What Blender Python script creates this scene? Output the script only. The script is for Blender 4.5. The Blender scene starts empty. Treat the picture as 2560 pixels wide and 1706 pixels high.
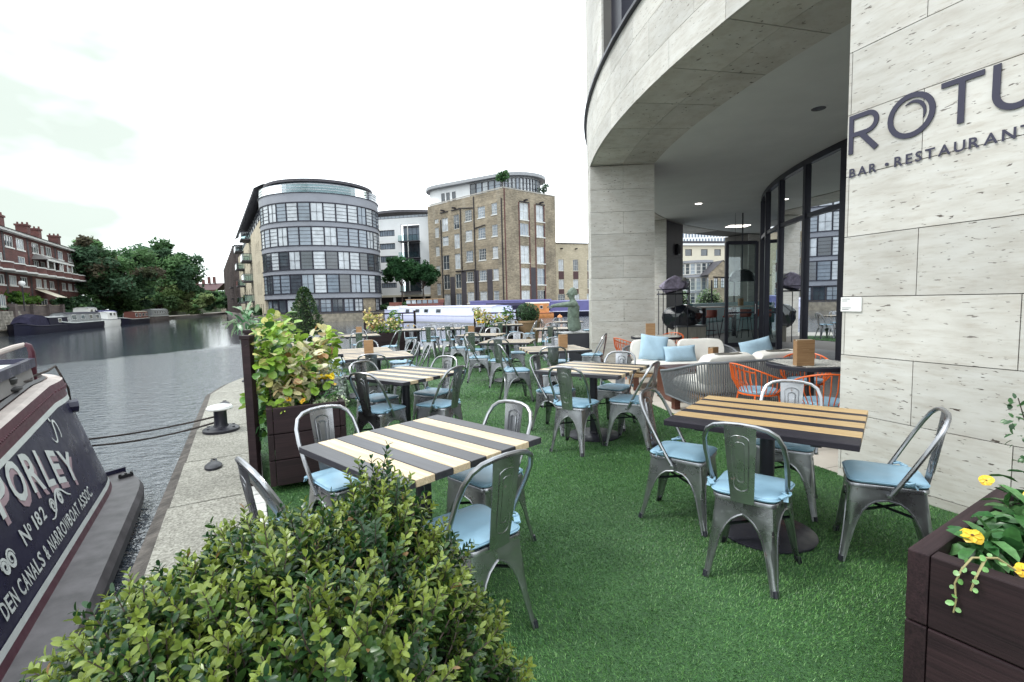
import bpy, bmesh, math, random
import numpy as np
from mathutils import Vector, Matrix
R = math.radians
random.seed(7); RNG = np.random.default_rng(7)
scn = bpy.context.scene
COL = scn.collection
# ---------------------------------------------------------------- camera
F_PX, ROLL = 1230.0, 0.0245
PITCH = math.atan((853 - 753.5) * math.cos(ROLL) / F_PX)
CAM_H = 1.5
cd = bpy.data.cameras.new('camera'); cam = bpy.data.objects.new('camera', cd); COL.objects.link(cam)
cd.sensor_width = 36.0; cd.lens = F_PX / 2560 * 36.0; cd.clip_start = 0.05; cd.clip_end = 20000
_fw = Vector((0, math.cos(PITCH), -math.sin(PITCH))); _r = Vector((1, 0, 0)); _u = _r.cross(_fw)
_r2 = _r * math.cos(ROLL) - _u * math.sin(ROLL); _u2 = _r * math.sin(ROLL) + _u * math.cos(ROLL)
_m = Matrix((_r2, _u2, -_fw)).transposed().to_4x4(); _m.translation = (0, 0, CAM_H)
cam.matrix_world = _m
scn.camera = cam
# ---------------------------------------------------------------- world, sun, exposure
w = bpy.data.worlds.new('World'); scn.world = w; w.use_nodes = True
nt = w.node_tree; nt.nodes.clear()
def wn(t, **k):
    n = nt.nodes.new(t)
    for a, b in k.items(): setattr(n, a, b)
    return n
wo = wn('ShaderNodeOutputWorld'); bg = wn('ShaderNodeBackground'); bg.inputs[1].default_value = 0.1
sky = wn('ShaderNodeTexSky', sky_type='NISHITA', sun_disc=False, sun_elevation=R(52), sun_rotation=R(250))
tc = wn('ShaderNodeTexCoord')
mp = wn('ShaderNodeMapping'); mp.inputs['Scale'].default_value = (1.0, 1.0, 2.2)
nz = wn('ShaderNodeTexNoise'); nz.inputs['Scale'].default_value = 1.5; nz.inputs['Detail'].default_value = 5; nz.inputs['Roughness'].default_value = .5
cr = wn('ShaderNodeValToRGB')
cr.color_ramp.elements[0].position = .36; cr.color_ramp.elements[0].color = (12., 13.4, 13.0, 1)
cr.color_ramp.elements[1].position = .56; cr.color_ramp.elements[1].color = (21.8, 23.2, 24.0, 1)
mx = wn('ShaderNodeMixRGB'); mx.inputs[0].default_value = .94
nt.links.new(tc.outputs['Generated'], mp.inputs[0]); nt.links.new(mp.outputs[0], nz.inputs['Vector'])
nt.links.new(nz.outputs['Fac'], cr.inputs[0]); nt.links.new(sky.outputs[0], mx.inputs[1]); nt.links.new(cr.outputs[0], mx.inputs[2])
# a thinner grey-green bank of cloud low on the left
dv = wn('ShaderNodeVectorMath', operation='DOT_PRODUCT'); dv.inputs[1].default_value = Vector((-1.10, 1.0, .36)).normalized()
nrm_ = wn('ShaderNodeVectorMath', operation='NORMALIZE'); nt.links.new(tc.outputs['Generated'], nrm_.inputs[0]); nt.links.new(nrm_.outputs[0], dv.inputs[0])
n2 = wn('ShaderNodeTexNoise'); n2.inputs['Scale'].default_value = 4.0; n2.inputs['Detail'].default_value = 4; nt.links.new(mp.outputs[0], n2.inputs['Vector'])
ad = wn('ShaderNodeMath', operation='MULTIPLY_ADD'); nt.links.new(n2.outputs['Fac'], ad.inputs[0]); ad.inputs[1].default_value = .16; nt.links.new(dv.outputs['Value'], ad.inputs[2])
c2 = wn('ShaderNodeValToRGB'); c2.color_ramp.elements[0].position = .935; c2.color_ramp.elements[0].color = (0, 0, 0, 1); c2.color_ramp.elements[1].position = 1.0; c2.color_ramp.elements[1].color = (1, 1, 1, 1)
sc_ = wn('ShaderNodeMath', operation='MULTIPLY'); sc_.inputs[1].default_value = .96
m2 = wn('ShaderNodeMath', operation='MULTIPLY'); m2.inputs[1].default_value = .93; nt.links.new(ad.outputs[0], m2.inputs[0]); nt.links.new(m2.outputs[0], c2.inputs[0])
nt.links.new(c2.outputs[0], sc_.inputs[0])
mx2 = wn('ShaderNodeMixRGB'); nt.links.new(sc_.outputs[0], mx2.inputs[0]); nt.links.new(mx.outputs[0], mx2.inputs[1]); mx2.inputs[2].default_value = (6.7, 7.6, 7.0, 1)
nt.links.new(mx2.outputs[0], bg.inputs[0]); nt.links.new(bg.outputs[0], wo.inputs[0])
sd = bpy.data.lights.new('sun', 'SUN'); sd.energy = 1.5; sd.angle = R(10); sd.color = (1, .975, .94)
sun = bpy.data.objects.new('sun', sd); COL.objects.link(sun)
sun.rotation_euler = Vector((.60, .10, -.79)).to_track_quat('-Z', 'Y').to_euler()
scn.view_settings.view_transform = 'Standard'; scn.view_settings.look = 'None'
scn.view_settings.exposure = 0.28; scn.view_settings.gamma = 1.0
scn.view_settings.use_curve_mapping = False
scn.render.engine = 'CYCLES'
scn.cycles.use_denoising = True
scn.cycles.max_bounces = 8; scn.cycles.transparent_max_bounces = 24
# ---------------------------------------------------------------- materials
def nodes(m): return m.node_tree.nodes, m.node_tree.links
def N(m, t, **k):
    n = m.node_tree.nodes.new(t)
    for a, b in k.items(): setattr(n, a, b)
    return n
def new_mat(name):
    m = bpy.data.materials.new(name); m.use_nodes = True
    return m, m.node_tree.nodes['Principled BSDF'], m.node_tree.links
def coords(m, scale=(1, 1, 1), world=False, rnd=True):
    L = m.node_tree.links
    mp = N(m, 'ShaderNodeMapping'); mp.inputs['Scale'].default_value = scale
    if world:
        g = N(m, 'ShaderNodeNewGeometry'); L.new(g.outputs['Position'], mp.inputs[0]); return mp.outputs[0]
    t = N(m, 'ShaderNodeTexCoord')
    if not rnd:
        L.new(t.outputs['Object'], mp.inputs[0]); return mp.outputs[0]
    oi = N(m, 'ShaderNodeObjectInfo'); a = N(m, 'ShaderNodeVectorMath', operation='MULTIPLY_ADD')
    cb = N(m, 'ShaderNodeCombineXYZ')
    for i in range(3): L.new(oi.outputs['Random'], cb.inputs[i])
    L.new(cb.outputs[0], a.inputs[0]); a.inputs[1].default_value = (37, 23, 51); L.new(t.outputs['Object'], a.inputs[2])
    L.new(a.outputs[0], mp.inputs[0]); return mp.outputs[0]
def noise(m, vec, scale=5, detail=4, rough=.55):
    n = N(m, 'ShaderNodeTexNoise'); n.inputs['Scale'].default_value = scale; n.inputs['Detail'].default_value = detail
    n.inputs['Roughness'].default_value = rough
    m.node_tree.links.new(vec, n.inputs['Vector']); return n.outputs['Fac']
def ramp(m, fac, stops):
    c = N(m, 'ShaderNodeValToRGB'); e = c.color_ramp.elements
    e[0].position, e[1].position = stops[0][0], stops[-1][0]
    def c4(x): return (x, x, x, 1) if not hasattr(x, '__len__') else (*x, 1)
    e[0].color, e[1].color = c4(stops[0][1]), c4(stops[-1][1])
    for p, col in stops[1:-1]:
        q = e.new(p); q.color = c4(col)
    m.node_tree.links.new(fac, c.inputs[0]); return c.outputs[0]
def mix(m, fac, a, b, mode='MIX'):
    x = N(m, 'ShaderNodeMixRGB', blend_type=mode); L = m.node_tree.links
    for i, v in enumerate((fac, a, b)):
        if hasattr(v, 'links'): L.new(v, x.inputs[i])
        elif hasattr(v, '__len__'): x.inputs[i].default_value = (*v, 1)
        else: x.inputs[i].default_value = v
    return x.outputs[0]
def bump(m, b, h, strength=.3, dist=.01):
    n = N(m, 'ShaderNodeBump'); n.inputs['Strength'].default_value = strength; n.inputs['Distance'].default_value = dist
    m.node_tree.links.new(h, n.inputs['Height']); m.node_tree.links.new(n.outputs[0], b.inputs['Normal'])
def mat(name, col, rough=.6, metal=0., var=.12, vs=4, bmp=0., bs=60, spec=.5, stretch=(1, 1, 1), world=False, bdist=.004, rvar=0, coat=0):
    m, b, L = new_mat(name)
    v = coords(m, stretch, world)
    f = noise(m, v, vs)
    c = ramp(m, f, [(.25, tuple(max(0, x * (1 - var)) for x in col)), (.75, tuple(x * (1 + var) for x in col))])
    L.new(c, b.inputs['Base Color'])
    b.inputs['Roughness'].default_value = rough; b.inputs['Metallic'].default_value = metal
    b.inputs['Specular IOR Level'].default_value = spec; b.inputs['Coat Weight'].default_value = coat
    if rvar: L.new(ramp(m, noise(m, v, vs * 2.3), [(.3, max(.02, rough - rvar)), (.7, rough + rvar)]), b.inputs['Roughness'])
    if bmp: bump(m, b, noise(m, v, bs, 3), bmp, bdist)
    return m
def wood(name, c0, c1, rough=.45, scale=1., bmp=.15, axis=0, spec=.5):
    m, b, L = new_mat(name)
    s = [22 * scale] * 3; s[axis] = 1.3 * scale
    v = coords(m, tuple(s)); f = noise(m, v, 1.6, 6, .62)
    s2 = [90 * scale] * 3; s2[axis] = 3 * scale
    f2 = noise(m, coords(m, tuple(s2)), 2, 3)
    c = ramp(m, f, [(.3, c0), (.7, c1)])
    c = mix(m, .35, c, ramp(m, f2, [(.35, tuple(x * .55 for x in c0)), (.6, c1)]), 'MIX')
    oi = N(m, 'ShaderNodeObjectInfo')
    c = mix(m, 1., c, ramp(m, oi.outputs['Random'], [(0, .78), (1, 1.12)]), 'MULTIPLY')
    L.new(c, b.inputs['Base Color']); b.inputs['Roughness'].default_value = rough; b.inputs['Specular IOR Level'].default_value = spec
    bump(m, b, f2, bmp, .002); return m
def travertine(name, tint=(.96, .972, 1.01), k=.97):
    m, b, L = new_mat(name)
    oi = N(m, 'ShaderNodeObjectInfo')
    v = coords(m, (3.2, 3.2, 15), True); f = noise(m, v, 1.0, 6, .6)
    base = ramp(m, f, [(.25, (.52 * k * tint[0], .48 * k * tint[1], .415 * k * tint[2])), (.5, (.63 * k * tint[0], .60 * k * tint[1], .535 * k * tint[2])), (.78, (.71 * k * tint[0], .69 * k * tint[1], .635 * k * tint[2]))])
    fl = noise(m, coords(m, (7, 7, 42), True), 1.0, 5, .65)
    base = mix(m, ramp(m, fl, [(.53, 0.), (.72, .5)]), base, (.40, .345, .285))
    fp = noise(m, coords(m, (15, 15, 64), True), 1., 3, .5)
    pit = ramp(m, fp, [(.662, 0.), (.69, 1.)])
    fr = noise(m, coords(m, (1.1, 1.1, 2.), True), 1., 3)
    pm = mix(m, 1., pit, ramp(m, fr, [(.35, .35), (.65, 1.)]), 'MULTIPLY')
    base = mix(m, pm, base, (.085, .065, .055))
    base = mix(m, 1., base, ramp(m, oi.outputs['Random'], [(0, .84), (1, 1.08)]), 'MULTIPLY')
    base = mix(m, 1., base, ramp(m, noise(m, coords(m, (.7, .7, .35), True), 1., 4, .6), [(.35, .84), (.65, 1.06)]), 'MULTIPLY')
    L.new(base, b.inputs['Base Color']); b.inputs['Roughness'].default_value = .62; b.inputs['Specular IOR Level'].default_value = .3
    inv = mix(m, 1., (1, 1, 1), pm, 'SUBTRACT'); bump(m, b, inv, .5, .006); return m
def attr_mat(name, rough=.5, spec=.4, sss=.0, trans=.25, var=.2):
    m, b, L = new_mat(name)
    a = N(m, 'ShaderNodeAttribute', attribute_name='Col')
    f = noise(m, coords(m, (1, 1, 1), True), 60, 2)
    c = mix(m, 1., a.outputs['Color'], ramp(m, f, [(.3, 1 - var), (.7, 1 + var)]), 'MULTIPLY')
    L.new(c, b.inputs['Base Color']); b.inputs['Roughness'].default_value = rough; b.inputs['Specular IOR Level'].default_value = spec
    if trans:
        tr = N(m, 'ShaderNodeBsdfTranslucent'); ms = N(m, 'ShaderNodeMixShader'); ms.inputs[0].default_value = trans
        L.new(c, tr.inputs[0]); L.new(b.outputs[0], ms.inputs[1]); L.new(tr.outputs[0], ms.inputs[2])
        L.new(ms.outputs[0], m.node_tree.nodes['Material Output'].inputs[0])
    return m
def brick_mat(name, c1, c2, mortar, bw=.225, bh=.075, ax=0, bmp=.2, rough=.85, stain=.25):
    m, b, L = new_mat(name)
    t = N(m, 'ShaderNodeTexCoord'); sp = N(m, 'ShaderNodeSeparateXYZ'); cb = N(m, 'ShaderNodeCombineXYZ')
    L.new(t.outputs['Object'], sp.inputs[0])
    ad = N(m, 'ShaderNodeMath', operation='ADD'); L.new(sp.outputs[0], ad.inputs[0]); L.new(sp.outputs[1], ad.inputs[1])
    L.new(ad.outputs[0], cb.inputs[0]); L.new(sp.outputs[2], cb.inputs[1])
    br = N(m, 'ShaderNodeTexBrick'); br.inputs['Scale'].default_value = 1; br.inputs['Brick Width'].default_value = bw; br.inputs['Row Height'].default_value = bh
    br.inputs['Mortar Size'].default_value = bh * .07; br.inputs['Color1'].default_value = (*c1, 1); br.inputs['Color2'].default_value = (*c2, 1); br.inputs['Mortar'].default_value = (*mortar, 1)
    L.new(cb.outputs[0], br.inputs[0])
    f = noise(m, coords(m, (1, 1, 1), True), .35, 6, .6)
    f2 = noise(m, coords(m, (1, 1, 3), True), 1.6, 5, .7)
    c = mix(m, 1., br.outputs[0], ramp(m, f, [(.3, 1 - stain), (.7, 1 + stain)]), 'MULTIPLY')
    c = mix(m, 1., c, ramp(m, f2, [(.3, 1 - stain), (.7, 1 + stain)]), 'MULTIPLY')
    L.new(c, b.inputs['Base Color']); b.inputs['Roughness'].default_value = rough
    bump(m, b, br.outputs['Fac'], bmp, -.01); return m
def glass_mat(name, tint=(.7, .78, .8), rough=.0, refl=1.0, ior=1.5, bmp=0):
    m = bpy.data.materials.new(name); m.use_nodes = True; nd = m.node_tree.nodes; L = m.node_tree.links
    nd.remove(nd['Principled BSDF'])
    fr = N(m, 'ShaderNodeFresnel'); fr.inputs[0].default_value = ior
    ml = N(m, 'ShaderNodeMath', operation='MULTIPLY'); ml.use_clamp = True; ml.inputs[1].default_value = refl; L.new(fr.outputs[0], ml.inputs[0])
    tr = N(m, 'ShaderNodeBsdfTransparent'); tr.inputs[0].default_value = (*tint, 1)
    gl = N(m, 'ShaderNodeBsdfGlossy'); gl.inputs['Roughness'].default_value = rough; gl.inputs[0].default_value = (.95, .97, 1, 1)
    ms = N(m, 'ShaderNodeMixShader'); L.new(ml.outputs[0], ms.inputs[0]); L.new(tr.outputs[0], ms.inputs[1]); L.new(gl.outputs[0], ms.inputs[2])
    L.new(ms.outputs[0], nd['Material Output'].inputs[0])
    return m
M = {}
M['trav'] = travertine('travertine')
M['trav_dark'] = mat('stone_joint_backing', (.16, .15, .14), .9)
M['ceil'] = mat('ceiling_plaster', (.62, .63, .62), .75, var=.06, vs=1.5, bmp=.1, bs=30)
M['black_metal'] = mat('black_powder_coated_metal', (.017, .017, .026), .42, 0, var=.2, vs=8, rvar=.1)
M['frame'] = mat('anthracite_window_frame', (.03, .03, .045), .4, .3, var=.15)
M['glass'] = glass_mat('facade_glass', (.11, .13, .155), refl=.8)
M['clear'] = glass_mat('clear_glass', (.86, .93, .92), refl=1.2)
M['steel'] = mat('brushed_gunmetal_sheet', (.33, .335, .355), .30, .92, var=.25, vs=4, rvar=.10)
def steel_mat(name, col, rust=.0):
    m, b, L = new_mat(name); v = coords(m)
    f = noise(m, v, 4, 4); c = ramp(m, f, [(.25, tuple(x * .72 for x in col)), (.75, tuple(x * 1.28 for x in col))])
    sc = noise(m, coords(m, (9, 90, 14)), 1.5, 3, .6); c = mix(m, ramp(m, sc, [(.60, 0.), (.72, .5)]), c, tuple(x * 1.6 for x in col))
    rs = ramp(m, noise(m, v, 13, 5, .7), [(.66 - rust, 0.), (.72 - rust * .4, .85)])
    c = mix(m, rs, c, (.13, .062, .035)); L.new(c, b.inputs['Base Color'])
    L.new(mix(m, 1., (.94, .94, .94), mix(m, .8, (0, 0, 0), rs), 'SUBTRACT'), b.inputs['Metallic'])
    L.new(ramp(m, noise(m, v, 9, 4), [(.3, .20), (.7, .42)]), b.inputs['Roughness']); return m
M['steel'] = steel_mat('worn_galvanised_steel', (.35, .355, .375)); M['steel_brown'] = steel_mat('browned_steel', (.22, .165, .15), .10)
M['cush'] = mat('pale_blue_vinyl_cushion', (.25, .41, .53), .40, 0, var=.12, vs=6, bmp=.12, bs=14, bdist=.006, spec=.45)
M['oak'] = wood('bleached_oak', (.50, .37, .22), (.74, .60, .42), .42)
M['oak2'] = wood('oiled_oak', (.40, .255, .11), (.60, .42, .21), .45)
M['ebon2'] = wood('darkened_black_wood', (.012, .010, .016), (.030, .026, .038), .5, spec=.3)  # darker copy of the black planks; dark ceiling reflection put into the colour
M['ebon'] = wood('black_stained_wood', (.022, .021, .027), (.052, .05, .06), .34, spec=.55)
M['planter'] = wood('dark_brown_stained_timber', (.013, .007, .0095), (.036, .019, .022), .62, .7, .4, spec=.3)
M['teak'] = wood('teak', (.30, .17, .08), (.48, .31, .17), .5)
M['walnut'] = wood('dark_red_wood', (.07, .022, .015), (.14, .05, .033), .4)
M['menu'] = wood('tan_menu_card', (.30, .165, .075), (.42, .25, .125), .6, 1., .05)
M['white'] = mat('white_paint', (.78, .78, .77), .5, var=.05)
M['soil'] = mat('dark_bark_soil', (.03, .021, .018), .95, var=.6, vs=40, bmp=1., bs=60, bdist=.02)
M['leaf'] = attr_mat('leaves', .30, .5)
M['leaf_far'] = attr_mat('distant_leaves', .6, .25, trans=.5)
M['bark'] = mat('bark', (.08, .06, .05), .9, var=.4, vs=9, bmp=.6, bs=25, bdist=.02)
M['orange'] = mat('orange_painted_wire', (.75, .13, .02), .35, var=.1)
M['rope_grey'] = mat('grey_woven_rope', (.17, .18, .195), .85, var=.15, vs=60, bmp=.5, bs=300)
M['linen'] = mat('off_white_linen', (.74, .71, .66), .9, var=.05, vs=10, bmp=.25, bs=400, bdist=.002)
M['sky_fabric'] = mat('pale_blue_fabric', (.40, .56, .68), .9, var=.08, vs=10, bmp=.25, bs=300, bdist=.002)
M['bronze'] = mat('verdigris_bronze', (.16, .205, .17), .65, .35, var=.5, vs=10, bmp=.7, bs=30, bdist=.015)
# ---------------------------------------------------------------- mesh helpers
class MB:
    def __init__(s): s.v = []; s.f = []; s.n = 0
    def add(s, vs, fs):
        s.v.extend(tuple(x) for x in vs); s.f.extend(tuple(i + s.n for i in f) for f in fs); s.n = len(s.v); return s
    def box(s, c, d, rz=0., mtx=None):
        hx, hy, hz = d[0] / 2, d[1] / 2, d[2] / 2
        P = [Vector((x, y, z)) for z in (-hz, hz) for y in (-hy, hy) for x in (-hx, hx)]
        T = Matrix.Translation(c) @ (mtx.to_4x4() if mtx else Matrix.Rotation(rz, 4, 'Z'))
        return s.add([T @ p for p in P], [(0, 2, 3, 1), (4, 5, 7, 6), (0, 1, 5, 4), (2, 6, 7, 3), (0, 4, 6, 2), (1, 3, 7, 5)])
    def beam(s, a, b, wd, ht, up=(0, 0, 1)):
        a, b = Vector(a), Vector(b); d = b - a; x = d.normalized(); u = Vector(up)
        if abs(x.dot(u)) > .98: u = Vector((1, 0, 0))
        y = u.cross(x).normalized(); z = x.cross(y)
        return s.box((a + b) / 2, (d.length, wd, ht), mtx=Matrix((x, y, z)).transposed())
    def tube(s, pts, r, n=6, closed=False):
        pts = [Vector(p) for p in pts]; k = len(pts)
        rs = r if hasattr(r, '__len__') else [r] * k
        vs = []; prev = None
        for i, p in enumerate(pts):
            a = pts[(i - 1) % k] if (closed or i > 0) else p; b = pts[(i + 1) % k] if (closed or i < k - 1) else p
            t = (b - a).normalized()
            if prev is None:
                u = Vector((0, 0, 1)) if abs(t.z) < .9 else Vector((1, 0, 0)); x = (u - t * u.dot(t)).normalized()
            else:
                x = prev - t * prev.dot(t); x = x.normalized() if x.length > 1e-6 else t.orthogonal().normalized()
            prev = x; y = t.cross(x)
            vs += [p + (x * math.cos(2 * math.pi * j / n) + y * math.sin(2 * math.pi * j / n)) * rs[i] for j in range(n)]
        fs = []
        for i in range(k if closed else k - 1):
            i2 = (i + 1) % k
            fs += [(i * n + j, i * n + (j + 1) % n, i2 * n + (j + 1) % n, i2 * n + j) for j in range(n)]
        if not closed: fs += [tuple(range(n - 1, -1, -1)), tuple((k - 1) * n + j for j in range(n))]
        return s.add(vs, fs)
    def lathe(s, prof, n=20, c=(0, 0, 0)):
        vs = []; k = len(prof)
        for r, z in prof: vs += [(c[0] + r * math.cos(2 * math.pi * j / n), c[1] + r * math.sin(2 * math.pi * j / n), c[2] + z) for j in range(n)]
        fs = [(i * n + j, i * n + (j + 1) % n, (i + 1) * n + (j + 1) % n, (i + 1) * n + j) for i in range(k - 1) for j in range(n)]
        fs += [tuple(range(n - 1, -1, -1)), tuple((k - 1) * n + j for j in range(n))]
        return s.add(vs, fs)
    def prism(s, poly, z0, z1):
        k = len(poly)
        return s.add([(x, y, z0) for x, y in poly] + [(x, y, z1) for x, y in poly],
                     [tuple(range(k - 1, -1, -1)), tuple(range(k, 2 * k))] + [(i, (i + 1) % k, k + (i + 1) % k, k + i) for i in range(k)])
    def grid(s, rows, closed=False):
        h, wd = len(rows), len(rows[0])
        fs = []
        for i in range(h - 1):
            for j in range(wd if closed else wd - 1):
                fs.append((i * wd + j, i * wd + (j + 1) % wd, (i + 1) * wd + (j + 1) % wd, (i + 1) * wd + j))
        return s.add([p for r in rows for p in r], fs)
    def mesh(s, name, m, smooth=False, bevel=0, seg=2, solid=0, weld=False):
        me = bpy.data.meshes.new(name); me.from_pydata(s.v, [], s.f)
        if bevel or weld or solid:
            b = bmesh.new(); b.from_mesh(me)
            if weld: bmesh.ops.remove_doubles(b, verts=b.verts, dist=1e-4)
            if solid: bmesh.ops.solidify(b, geom=b.faces[:], thickness=solid)
            if bevel: bmesh.ops.bevel(b, geom=[e for e in b.edges if len(e.link_faces) == 2 and e.calc_face_angle(0) > .6], offset=bevel, segments=seg, profile=.6, affect='EDGES')
            bmesh.ops.recalc_face_normals(b, faces=b.faces); b.to_mesh(me); b.free()
        if smooth:
            me.polygons.foreach_set('use_smooth', [True] * len(me.polygons)); me.set_sharp_from_angle(angle=R(38))
        if m: me.materials.append(M[m] if isinstance(m, str) else m)
        me.update(); return me
    def build(s, name, m, parent=None, **k):
        return link(name, s.mesh(name, m, **k), parent)
def link(name, me, parent=None, loc=None, rz=None, mtx=None):
    o = bpy.data.objects.new(name, me); COL.objects.link(o)
    if parent is not None: o.parent = parent
    if loc is not None: o.location = loc
    if rz is not None: o.rotation_euler = (0, 0, rz)
    if mtx is not None: o.matrix_local = mtx
    return o
def tag(o, label=None, cat=None, group=None, kind=None):
    if label: o['label'] = label
    if cat: o['category'] = cat
    if group: o['group'] = group
    if kind: o['kind'] = kind
    return o
def thing(name, label, cat, loc=(0, 0, 0), rz=0., group=None):
    o = bpy.data.objects.new(name, None); COL.objects.link(o); o.location = loc; o.rotation_euler = (0, 0, rz)
    o.empty_display_size = .1
    return tag(o, label, cat, group)
KIDS = {}
def dup(root, loc, rz, label, group=None, scale=None):
    def cp(o, p):
        c = o.copy(); COL.objects.link(c)
        if p is not None: c.parent = p
        for ch in o.children: cp(ch, c)
        return c
    r = cp(root, None); r.location = loc; r.rotation_euler = (0, 0, rz); r['label'] = label
    if group: r['group'] = group
    if scale: r.scale = scale
    return r
def stuff(o): o['kind'] = 'stuff'; return o
def struct(o): o['kind'] = 'structure'; return o
def leaf_mesh(name, C, D, Nn, Ln, Wd, colors, m, fold=.25, curl=.0, quad=False):
    """C base points, D directions, Nn normals (n,3); Ln, Wd lengths; colors (n,3)."""
    C, D, Nn = (np.asarray(a, float) for a in (C, D, Nn)); n = len(C)
    D = D / np.linalg.norm(D, axis=1, keepdims=True); S = np.cross(D, Nn); S /= np.maximum(np.linalg.norm(S, axis=1, keepdims=True), 1e-6); Nn = np.cross(S, D)
    Ln = np.broadcast_to(Ln, n)[:, None]; Wd = np.broadcast_to(Wd, n)[:, None]
    if quad:
        V = np.stack([C - S * Wd * .5, C + S * Wd * .5, C + D * Ln + S * Wd * .4, C + D * Ln - S * Wd * .4], 1); Fc = np.array([[0, 1, 2, 3]]); k = 4
    else:
        up = Nn * fold * Wd
        V = np.stack([C, C + D * Ln * .30 + S * Wd * .46 + up, C + D * Ln * .68 + S * Wd * .50 + up * .8 - Nn * curl * Ln * .3, C + D * Ln * .93 + S * Wd * .24 + up * .4 - Nn * curl * Ln * .7, C + D * Ln - Nn * curl * Ln,
                      C + D * Ln * .93 - S * Wd * .24 + up * .4 - Nn * curl * Ln * .7, C + D * Ln * .68 - S * Wd * .50 + up * .8 - Nn * curl * Ln * .3, C + D * Ln * .30 - S * Wd * .46 + up, C + D * Ln * .55 - Nn * curl * Ln * .12], 1)
        Fc = np.array([[0, 1, 8, 7], [1, 2, 3, 8], [8, 3, 4, 5], [8, 5, 6, 7]]); k = 9
    me = bpy.data.meshes.new(name); nf = len(Fc)
    me.vertices.add(n * k); me.vertices.foreach_set('co', V.reshape(-1))
    idx = (Fc[None] + (np.arange(n) * k)[:, None, None]).reshape(-1)
    me.loops.add(len(idx)); me.loops.foreach_set('vertex_index', idx)
    me.polygons.add(n * nf); me.polygons.foreach_set('loop_start', np.arange(n * nf) * 4); me.polygons.foreach_set('loop_total', np.full(n * nf, 4))
    at = me.color_attributes.new('Col', 'FLOAT_COLOR', 'POINT')
    cc = np.ones((n, k, 4)); cc[:, :, :3] = np.asarray(colors)[:, None, :]; at.data.foreach_set('color', cc.reshape(-1))
    me.update(calc_edges=True); me.validate()
    if not quad: me.polygons.foreach_set('use_smooth', np.ones(n * nf, bool))
    me.materials.append(M[m]); return me
def rand_dirs(n, up=0.):
    d = RNG.normal(size=(n, 3)); d[:, 2] += up; return d / np.linalg.norm(d, axis=1, keepdims=True)
def pick(cols, n, jit=.18, p=None):
    c = np.array(cols)[RNG.choice(len(cols), n, p=p)]; return np.clip(c * (1 + RNG.normal(size=(n, 1)) * jit), .004, 1)
# ================================================================ ground, water, terrace
def water_mat():
    m, b, L = new_mat('canal_water')
    b.inputs['Base Color'].default_value = (.060, .072, .090, 1); b.inputs['Roughness'].default_value = .04
    b.inputs['IOR'].default_value = 1.7; b.inputs['Specular IOR Level'].default_value = .75
    v1 = coords(m, (1, 1, 1), True)
    f1 = noise(m, coords(m, (1.0, 1.9, 1), True), 3.4, 4, .6); f2 = noise(m, v1, .33, 3, .5); f3 = noise(m, coords(m, (1, 2.4, 1), True), 11, 2)
    calm = ramp(m, noise(m, v1, .05, 2), [(.40, .25), (.62, 1.)])
    h = mix(m, .45, f1, f2, 'ADD'); h = mix(m, .25, h, f3, 'ADD')
    n = N(m, 'ShaderNodeBump'); n.inputs['Distance'].default_value = .11
    L.new(h, n.inputs['Height'])
    # wind ruffles the open basin near the quay; the lee of the far bank lies calm
    sp = N(m, 'ShaderNodeSeparateXYZ'); g = N(m, 'ShaderNodeNewGeometry'); L.new(g.outputs['Position'], sp.inputs[0])
    d = N(m, 'ShaderNodeMath', operation='MULTIPLY_ADD'); L.new(sp.outputs[1], d.inputs[0]); d.inputs[1].default_value = -.36
    L.new(sp.outputs[0], d.inputs[2])                                     # x - .36 y
    wv = N(m, 'ShaderNodeMath', operation='MULTIPLY_ADD'); L.new(noise(m, v1, .3, 3), wv.inputs[0]); wv.inputs[1].default_value = 4; L.new(d.outputs[0], wv.inputs[2])
    st = ramp(m, wv.outputs[0], [(0., .05), (1., .5)])
    mr = N(m, 'ShaderNodeMapRange'); mr.inputs['From Min'].default_value = -25.5; mr.inputs['From Max'].default_value = -22.5
    mr.inputs['To Min'].default_value = .06; mr.inputs['To Max'].default_value = .62
    L.new(wv.outputs[0], mr.inputs['Value'])
    L.new(mr.outputs[0], n.inputs['Strength']); L.new(n.outputs[0], b.inputs['Normal'])
    return m
M['water'] = water_mat()
M['earth'] = mat('earth', (.07, .065, .05), .95, var=.3, vs=.2)
gm = MB(); gm.add([(-6000, -6000, -1.6), (6000, -6000, -1.6), (6000, 6000, -1.6), (-6000, 6000, -1.6)], [(0, 1, 2, 3)])
struct(gm.build('ground', 'earth'))
wm = MB(); wm.add([(-260, -60, -.7), (160, -60, -.7), (160, 420, -.7), (-260, 420, -.7)], [(0, 1, 2, 3)])
struct(wm.build('canal_water', 'water'))
def conc_mat():
    m, b, L = new_mat('exposed_aggregate_concrete')
    v = coords(m, (1, 1, 1), True); vo = N(m, 'ShaderNodeTexVoronoi'); vo.inputs['Scale'].default_value = 75; L.new(v, vo.inputs['Vector'])
    c = mix(m, .75, (.27, .265, .23), ramp(m, vo.outputs['Color'], [(.1, (.13, .12, .10)), (.9, (.44, .43, .38))]))
    c = mix(m, 1., c, ramp(m, noise(m, v, 1.4, 5, .65), [(.3, .72), (.7, 1.12)]), 'MULTIPLY')
    L.new(c, b.inputs['Base Color']); b.inputs['Roughness'].default_value = .85; bump(m, b, vo.outputs['Distance'], .6, .006); return m
M['conc'] = conc_mat()
M['old_edge'] = mat('worn_quay_coping', (.085, .075, .068), .9, var=.7, vs=9, bmp=.8, bs=30, bdist=.03)
M['quay_wall'] = mat('dark_quay_wall', (.06, .057, .052), .9, var=.4, vs=2, bmp=.5, bs=12, bdist=.03)
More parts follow.
